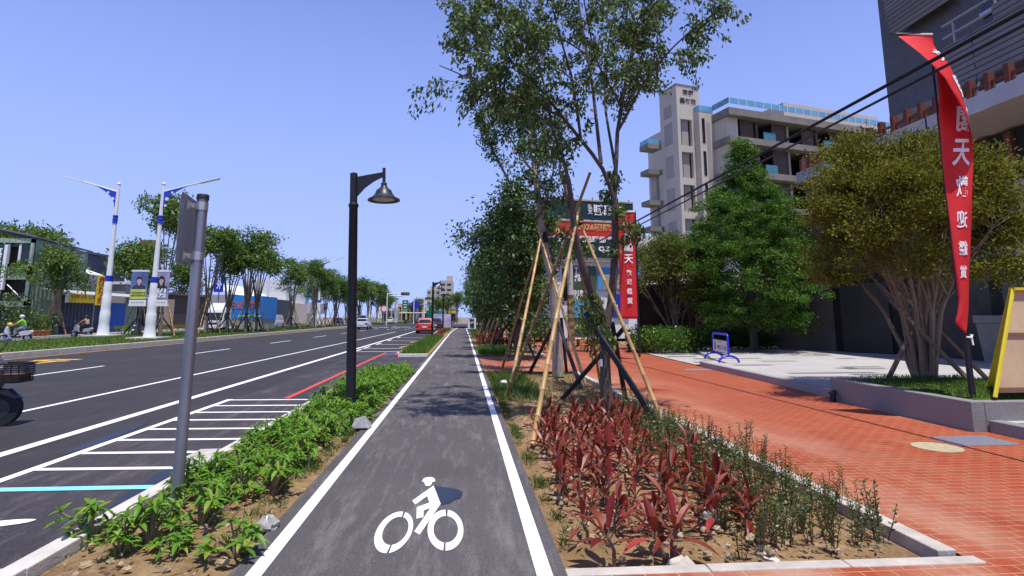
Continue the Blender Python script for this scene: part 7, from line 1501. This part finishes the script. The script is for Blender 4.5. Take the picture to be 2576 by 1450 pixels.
for i, (x, y) in enumerate(pts): put(tp_, used_ti, rg.randrange(8), (x, y, -.06), rg.uniform(0, 6.3), rg.uniform(.62, 1.08))
LT_now = 'small ti plant in the far red drift along the right edge of the path'
for i in range(46):
    y = 26.5+13*rg.random(); x = rg.uniform(.85, 2.6); o = dup(tp_[i % 6], (x, y, .02), rg.uniform(0, 6.3), LT_now, 'red ti plants beyond the brick crossing', rg.uniform(1.15, 1.5))
for i in range(16):
    y = 46+9*rg.random(); x = rg.uniform(-2.3, -1.7); o = dup(tp_[i % 6], (x, y, .02), rg.uniform(0, 6.3), 'small ti plant in the red clump beside the second and third black lamps', 'red ti plants by the lamps', rg.uniform(1.1, 1.4))
# ---- schefflera like shrubs with whorled bright leaves
M_sch = leafmat('whorled_leaf', [(.055, .16, .010), (.085, .23, .014), (.125, .29, .02), (.17, .35, .03), (.30, .38, .05)], .45, .40, .35); M_schs = mat('shrub_stem', (.22, .16, .09), .85)
def whorl_shrub(seed, h, heads, L):
    g = random.Random(seed); b = MB(); s = MB()
    for k in range(heads):
        a = k*2.4+g.uniform(-.4, .4); r = g.uniform(.02, .23)*(.6+.4*k/heads); hh = h*g.uniform(.35, 1.12)*(1-.25*r/.2); top = Vector((r*math.cos(a), r*math.sin(a), hh)); s.tube([(0, 0, -.03), (top.x*.4, top.y*.4, hh*.55), top], [.011, .008, .006], 5)
        for w_ in range(g.choice((1, 2, 3))):
            e = top+Vector((math.cos(a+w_*2)*.04*w_, math.sin(a+w_*2)*.04*w_, -.05*w_)); n = g.choice((5, 6, 7, 8)); tl = Vector((math.cos(a)*g.uniform(.0, .9), math.sin(a)*g.uniform(.0, .9), 1)).normalized(); xa = tl.orthogonal().normalized(); ya = tl.cross(xa)
            for j in range(n):
                q = 2*math.pi*j/n+g.uniform(-.15, .15); d = (xa*math.cos(q)+ya*math.sin(q))+tl*g.uniform(.15, .6); l = L*g.uniform(.6, 1.25); rows = strap(e, d, l, l*g.uniform(.28, .38), g, droop=g.uniform(.0, .6), nseg=3); o = [x for r_ in rows for x in r_]; b.add(o, [(i*3+m_, (i+1)*3+m_, (i+1)*3+m_+1, i*3+m_+1) for i in range(len(rows)-1) for m_ in (0, 1)])
    return b, s
GS = 'green shrubs in the left hand bed'; LS = 'low shrub with whorled bright green leaves among the others in the left hand bed'; LT_now = LS
sp_ = [plant_proto('shrub', LS, 'shrub', *whorl_shrub(200+i, h, n, L), M_sch, M_schs, GS) for i, (h, n, L) in enumerate(((.29, 13, .088), (.34, 15, .082), (.24, 11, .095), (.32, 14, .078), (.22, 8, .09), (.27, 12, .072)))]
us = [False]*6; rg = random.Random(21)
for (u, v), k, s, lab in [((228, 1360), 4, 1.15, 'leftmost shrub leaning over the kerb at the front of the left hand bed'), ((375, 1372), 0, 1.05, 'front shrub on a bare stem left of the signpost'), ((590, 1400), 2, 1.0, 'single shrub at the front right of the left hand bed')]:
    p = G(u, v, .02); put(sp_, us, k, (p[0], p[1], .03), u*.3, s, lab)
pts = []; tries = 0
while len(pts) < 245 and tries < 9000:
    tries += 1; y = 4.15+12.3*rg.random(); x = rg.uniform(-2.50, -1.86 if y < 5.2 else -1.66+(.16 if y > 8 else .0))
    if x > -1.9 and y < 6 and rg.random() < .5: continue
    if (x+2.38)**2+(y-5.1)**2 < .02 or (x+1.96)**2+(y-10.2)**2 < .05: continue
    if free(x, y, .285 if y < 5.3 else .215 if y < 8 else .195): pts.append((x, y))
for i, (x, y) in enumerate(pts): put(sp_, us, rg.randrange(6), (x, y, .02), rg.uniform(0, 6.3), rg.uniform(.65, 1.15)*(1 if y < 9 else 1.08))
# ---- thin upright box seedlings along the right kerb
M_box = leafmat('seedling_leaf', [(.04, .075, .015), (.065, .115, .02), (.10, .16, .03), (.17, .06, .035)], .4, .25); M_boxs = mat('seedling_stem', (.10, .065, .04), .85)
def seedling(seed, h, ns):
    g = random.Random(seed); b = MB(); s = MB()
    for k in range(ns):
        a = g.uniform(0, 6.28); r = g.uniform(0, .08); top = Vector((r*math.cos(a)*1.6, r*math.sin(a)*1.6, h*g.uniform(.6, 1.1))); bs_ = Vector((r*.5*math.cos(a), r*.5*math.sin(a), -.02)); s.tube([bs_, bs_.lerp(top, .5)+Vector((g.uniform(-.02, .02), 0, 0)), top], [.004, .003, .002], 4); n = int(26*top.z/.35)
        for j in range(n):
            f = .28+.74*j/n; p = bs_.lerp(top, min(1, f)); q = j*2.4; d = Vector((math.cos(q), math.sin(q), g.uniform(.2, 1.1))).normalized(); l = g.uniform(.022, .042); S = d.orthogonal().normalized()*l*.22; b.add([p, p+d*l*.5+S, p+d*l, p+d*l*.5-S], [(0, 1, 2, 3)])
    return b, s
GB_ = 'thin seedlings along the right hand kerb'; LT_now = 'thin upright seedling with tiny leaves among the others beside the right hand kerb'
bp_ = [plant_proto('seedling', LT_now, 'plant', *seedling(300+i, h, n), M_box, M_boxs, GB_) for i, (h, n) in enumerate(((.34, 5), (.42, 4), (.28, 6), (.38, 7), (.24, 5)))]
ub = [False]*5; rg = random.Random(31); pts = []; tries = 0
while len(pts) < 150 and tries < 9000:
    tries += 1; y = 3.95+6.3*rg.random()**1.1; x = rg.uniform(1.95+.12*(y-4), 3.19) if y < 8 else rg.uniform(2.75, 3.17)
    if free(x, y, .13): pts.append((x, y))
for i, (x, y) in enumerate(pts): put(bp_, ub, rg.randrange(5), (x, y, -.055), rg.uniform(0, 6.3), rg.uniform(.75, 1.15))
for nm, lst in (('ti', list(zip(tp_, used_ti))), ('s', list(zip(sp_, us))), ('b', list(zip(bp_, ub)))):
    for o, u_ in lst:
        if not u_:
            for c in list(o.children): bpy.data.objects.remove(c)
            bpy.data.objects.remove(o)
# ---- loose grass, weeds and litter
rng = np.random.default_rng(55)
def grass(name, label, regions, m, L, W, lean=.45):
    Ps = []
    for (x0, x1, y0, y1, n, z) in regions: Ps.append(np.stack([rng.uniform(x0, x1, n), rng.uniform(y0, y1, n), np.full(n, z)], 1))
    P = np.concatenate(Ps); n = len(P); cl_ = rng.normal(0, .012, (n, 3)); cl_[:, 2] = 0; P = P+cl_; D = np.stack([rng.normal(0, lean, n), rng.normal(0, lean, n), np.ones(n)], 1)
    o = obj(name, npmesh(name, leafquads(P, D, L*rng.uniform(.5, 1.4, n), W, rng), 4, m)); o['label'] = label; o['category'] = 'grass'; o['kind'] = 'stuff'; return o
M_gr = leafmat('weed_blade', [(.035, .085, .012), (.06, .13, .02), (.10, .19, .03), (.20, .22, .07)], .5, .35); M_dry = leafmat('dry_blade', [(.13, .14, .05), (.22, .21, .09), (.09, .13, .03)], .6, .3)
def tufts(spots, n, r): 
    return [(x-r, x+r, y-r, y+r, n, z) for x, y, z in spots]
rg = random.Random(41)
edge = [(-1.5+rg.uniform(-.18, .05), 4+12.4*rg.random(), .03) for _ in range(120)]+[(.74+rg.uniform(-.02, .10), 4+12.4*rg.random()**.8, -.05) for _ in range(110)]
grass('weeds', 'small green weeds and grass tufts along the path edges', tufts(edge, 26, .05), M_gr, .085, .008, .6)
grass('wispy_grass', 'dry wispy grass around the bases of the two nearest trees', [(1.0, 3.2, 9.2, 16.4, 3600, -.05), (2.3, 3.2, 8.2, 10, 900, -.05)], M_dry, .13, .009, .6)
grass('green_grass', 'green grass at the far end of the near right bed', [(.72, 1.7, 11.2, 16.4, 4200, -.05)], M_gr, .17, .012, .5)
grass('verge_grass', 'long green grass on the verges beyond the brick crossing', [(-2.55, -1.55, 23.4, 44, 11000, .03), (-2.5, -1.5, 56, 82, 4000, .03), (.7, 2.0, 23.3, 27, 3800, .03), (.7, 3.0, 40, 82, 5000, .03)], leafmat('verge_blade', [(.07, .16, .015), (.11, .22, .025), (.16, .27, .04)], .5, .35), .27, .022, .45)
P_ = [(-27, -17.7, 22, 90, 42000, .2)]
grass('median_turf', 'short green grass on the median', P_, leafmat('median_blade', [(.05, .10, .012), (.08, .14, .02), (.13, .19, .03)], .6, .3), .11, .03, .7)
# debris: stones, dead leaves, sticks
M_stn = mat('pale_stone', (.58, .52, .42), .8, var=.2, scale=8, bump=.4); M_stg = mat('grey_stone', (.30, .30, .31), .8, var=.25, scale=10, bump=.4)
def rock(name, label, loc, r, m, seed, grp=None):
    g = random.Random(seed); b = MB(); b.ball((0, 0, 0), 1, 9, 6); b.v = [tuple(c*r[i]*(1+.22*math.sin(5*v[(i+1) % 3]+seed)+g.uniform(-.12, .12)) for i, c in enumerate(v)) for v in b.v]; o = b.build(name, m, None, False); o.location = loc; o.rotation_euler = (0, 0, seed); return tag(o, label, 'rock', grp)
p = G(1712, 1408, .02); rock('rock', 'cream coloured rock at the front of the red leaved bed', (p[0], p[1], -.02), (.085, .06, .06), M_stn, 3)
p = G(1735, 1240, .02); rock('rock', 'grey stone half hidden among the red ti plants', (p[0], p[1]-.4, -.04), (.07, .06, .05), M_stg, 4)
p = G(1930, 1375, .02); rock('rock', 'flat pale stone lying in the soil among the seedlings', (p[0], p[1], -.055), (.10, .04, .025), M_stn, 5)
p = G(2010, 1275, .02); rock('rock', 'small grey stone near the right hand kerb', (p[0], p[1], -.045), (.06, .05, .04), M_stg, 6)
p = G(908, 1075, .05); b = MB(); b.add([(-.13, -.1, 0), (.13, -.12, 0), (.15, .1, 0), (-.12, .12, 0), (-.08, -.03, .13), (.06, -.06, .17), (.09, .05, .10), (-.05, .07, .09)], [(3, 2, 1, 0), (4, 5, 6, 7), (0, 1, 5, 4), (1, 2, 6, 5), (2, 3, 7, 6), (3, 0, 4, 7)]); o = b.build('concrete_lump', M_stg, None, False, .01); o.location = p; tag(o, 'grey broken concrete lump beside the base of the near black lamp', 'rock')
p = G(672, 1330, .03); b = MB(); b.ball((0, 0, 0), 1, 12, 8); g = random.Random(4); b.v = [(v[0]*.075*(1+g.uniform(-.4, .4)), v[1]*.06*(1+g.uniform(-.4, .4)), max(-.3, v[2])*.06*(1+g.uniform(-.4, .4))) for v in b.v]; o = b.build('plastic_bag', mat('clear_plastic', (.33, .32, .30), .25, var=.3, scale=20), None, True); o.location = (p[0], p[1], .05); tag(o, 'crumpled translucent plastic bag in the left hand bed', 'litter')
p = G(1258, 965, .03); b = MB(); b.ball((0, 0, 0), 1, 10, 6); b.v = [(v[0]*.10*(1+g.uniform(-.3, .3)), v[1]*.07, max(-.3, v[2])*.05*(1+g.uniform(-.3, .3))) for v in b.v]; o = b.build('paper_scrap', M_whitep, None, True); o.location = (p[0]+.08, p[1], .05); tag(o, 'white scrap of litter at the right edge of the path by the bamboo', 'litter')
n = 900; P = np.concatenate([np.stack([rng.uniform(.85, 3.1, n), 3.9+5.5*rng.random(n)**1.2, np.full(n, .0)], 1), np.stack([rng.uniform(-2.55, -1.55, 500), 3.4+5*rng.random(500), np.full(500, .065)], 1)]); D = np.stack([rng.normal(size=len(P)), rng.normal(size=len(P)), rng.normal(0, .12, len(P))], 1)
o = obj('dead_leaves', npmesh('dead_leaves', leafquads(P, D, rng.uniform(.03, .11, len(P)), rng.uniform(.008, .03, len(P)), rng), 4, leafmat('dead_leaf', [(.12, .06, .03), (.24, .15, .07), (.36, .27, .15), (.05, .03, .025)], .8, .1))); o['label'] = 'dead leaves and twigs lying on the soil of the beds'; o['category'] = 'leaf litter'; o['kind'] = 'stuff'
b = MB(); g = random.Random(6)
for _ in range(620):
    right = g.random() < .62; x, y = (g.uniform(.8, 3.15), 3.9+6*g.random()**1.3) if right else (g.uniform(-2.58, -1.5), 3.4+6*g.random()); r = g.uniform(.006, .028); o_ = len(b.v); b.ball((x, y, -.012 if right else .052), (r*g.uniform(.8, 1.6), r*g.uniform(.8, 1.4), r*.8), 6, 4)
    for i in range(o_, len(b.v)): b.v[i] = tuple(c+g.uniform(-.3, .3)*r for c in b.v[i])
o = b.build('pebbles', mat('soil_pebble', (.34, .26, .16), .9, var=.45, scale=6)); o['label'] = 'clods and pebbles scattered over the soil of the beds'; o['category'] = 'gravel'; o['kind'] = 'stuff'
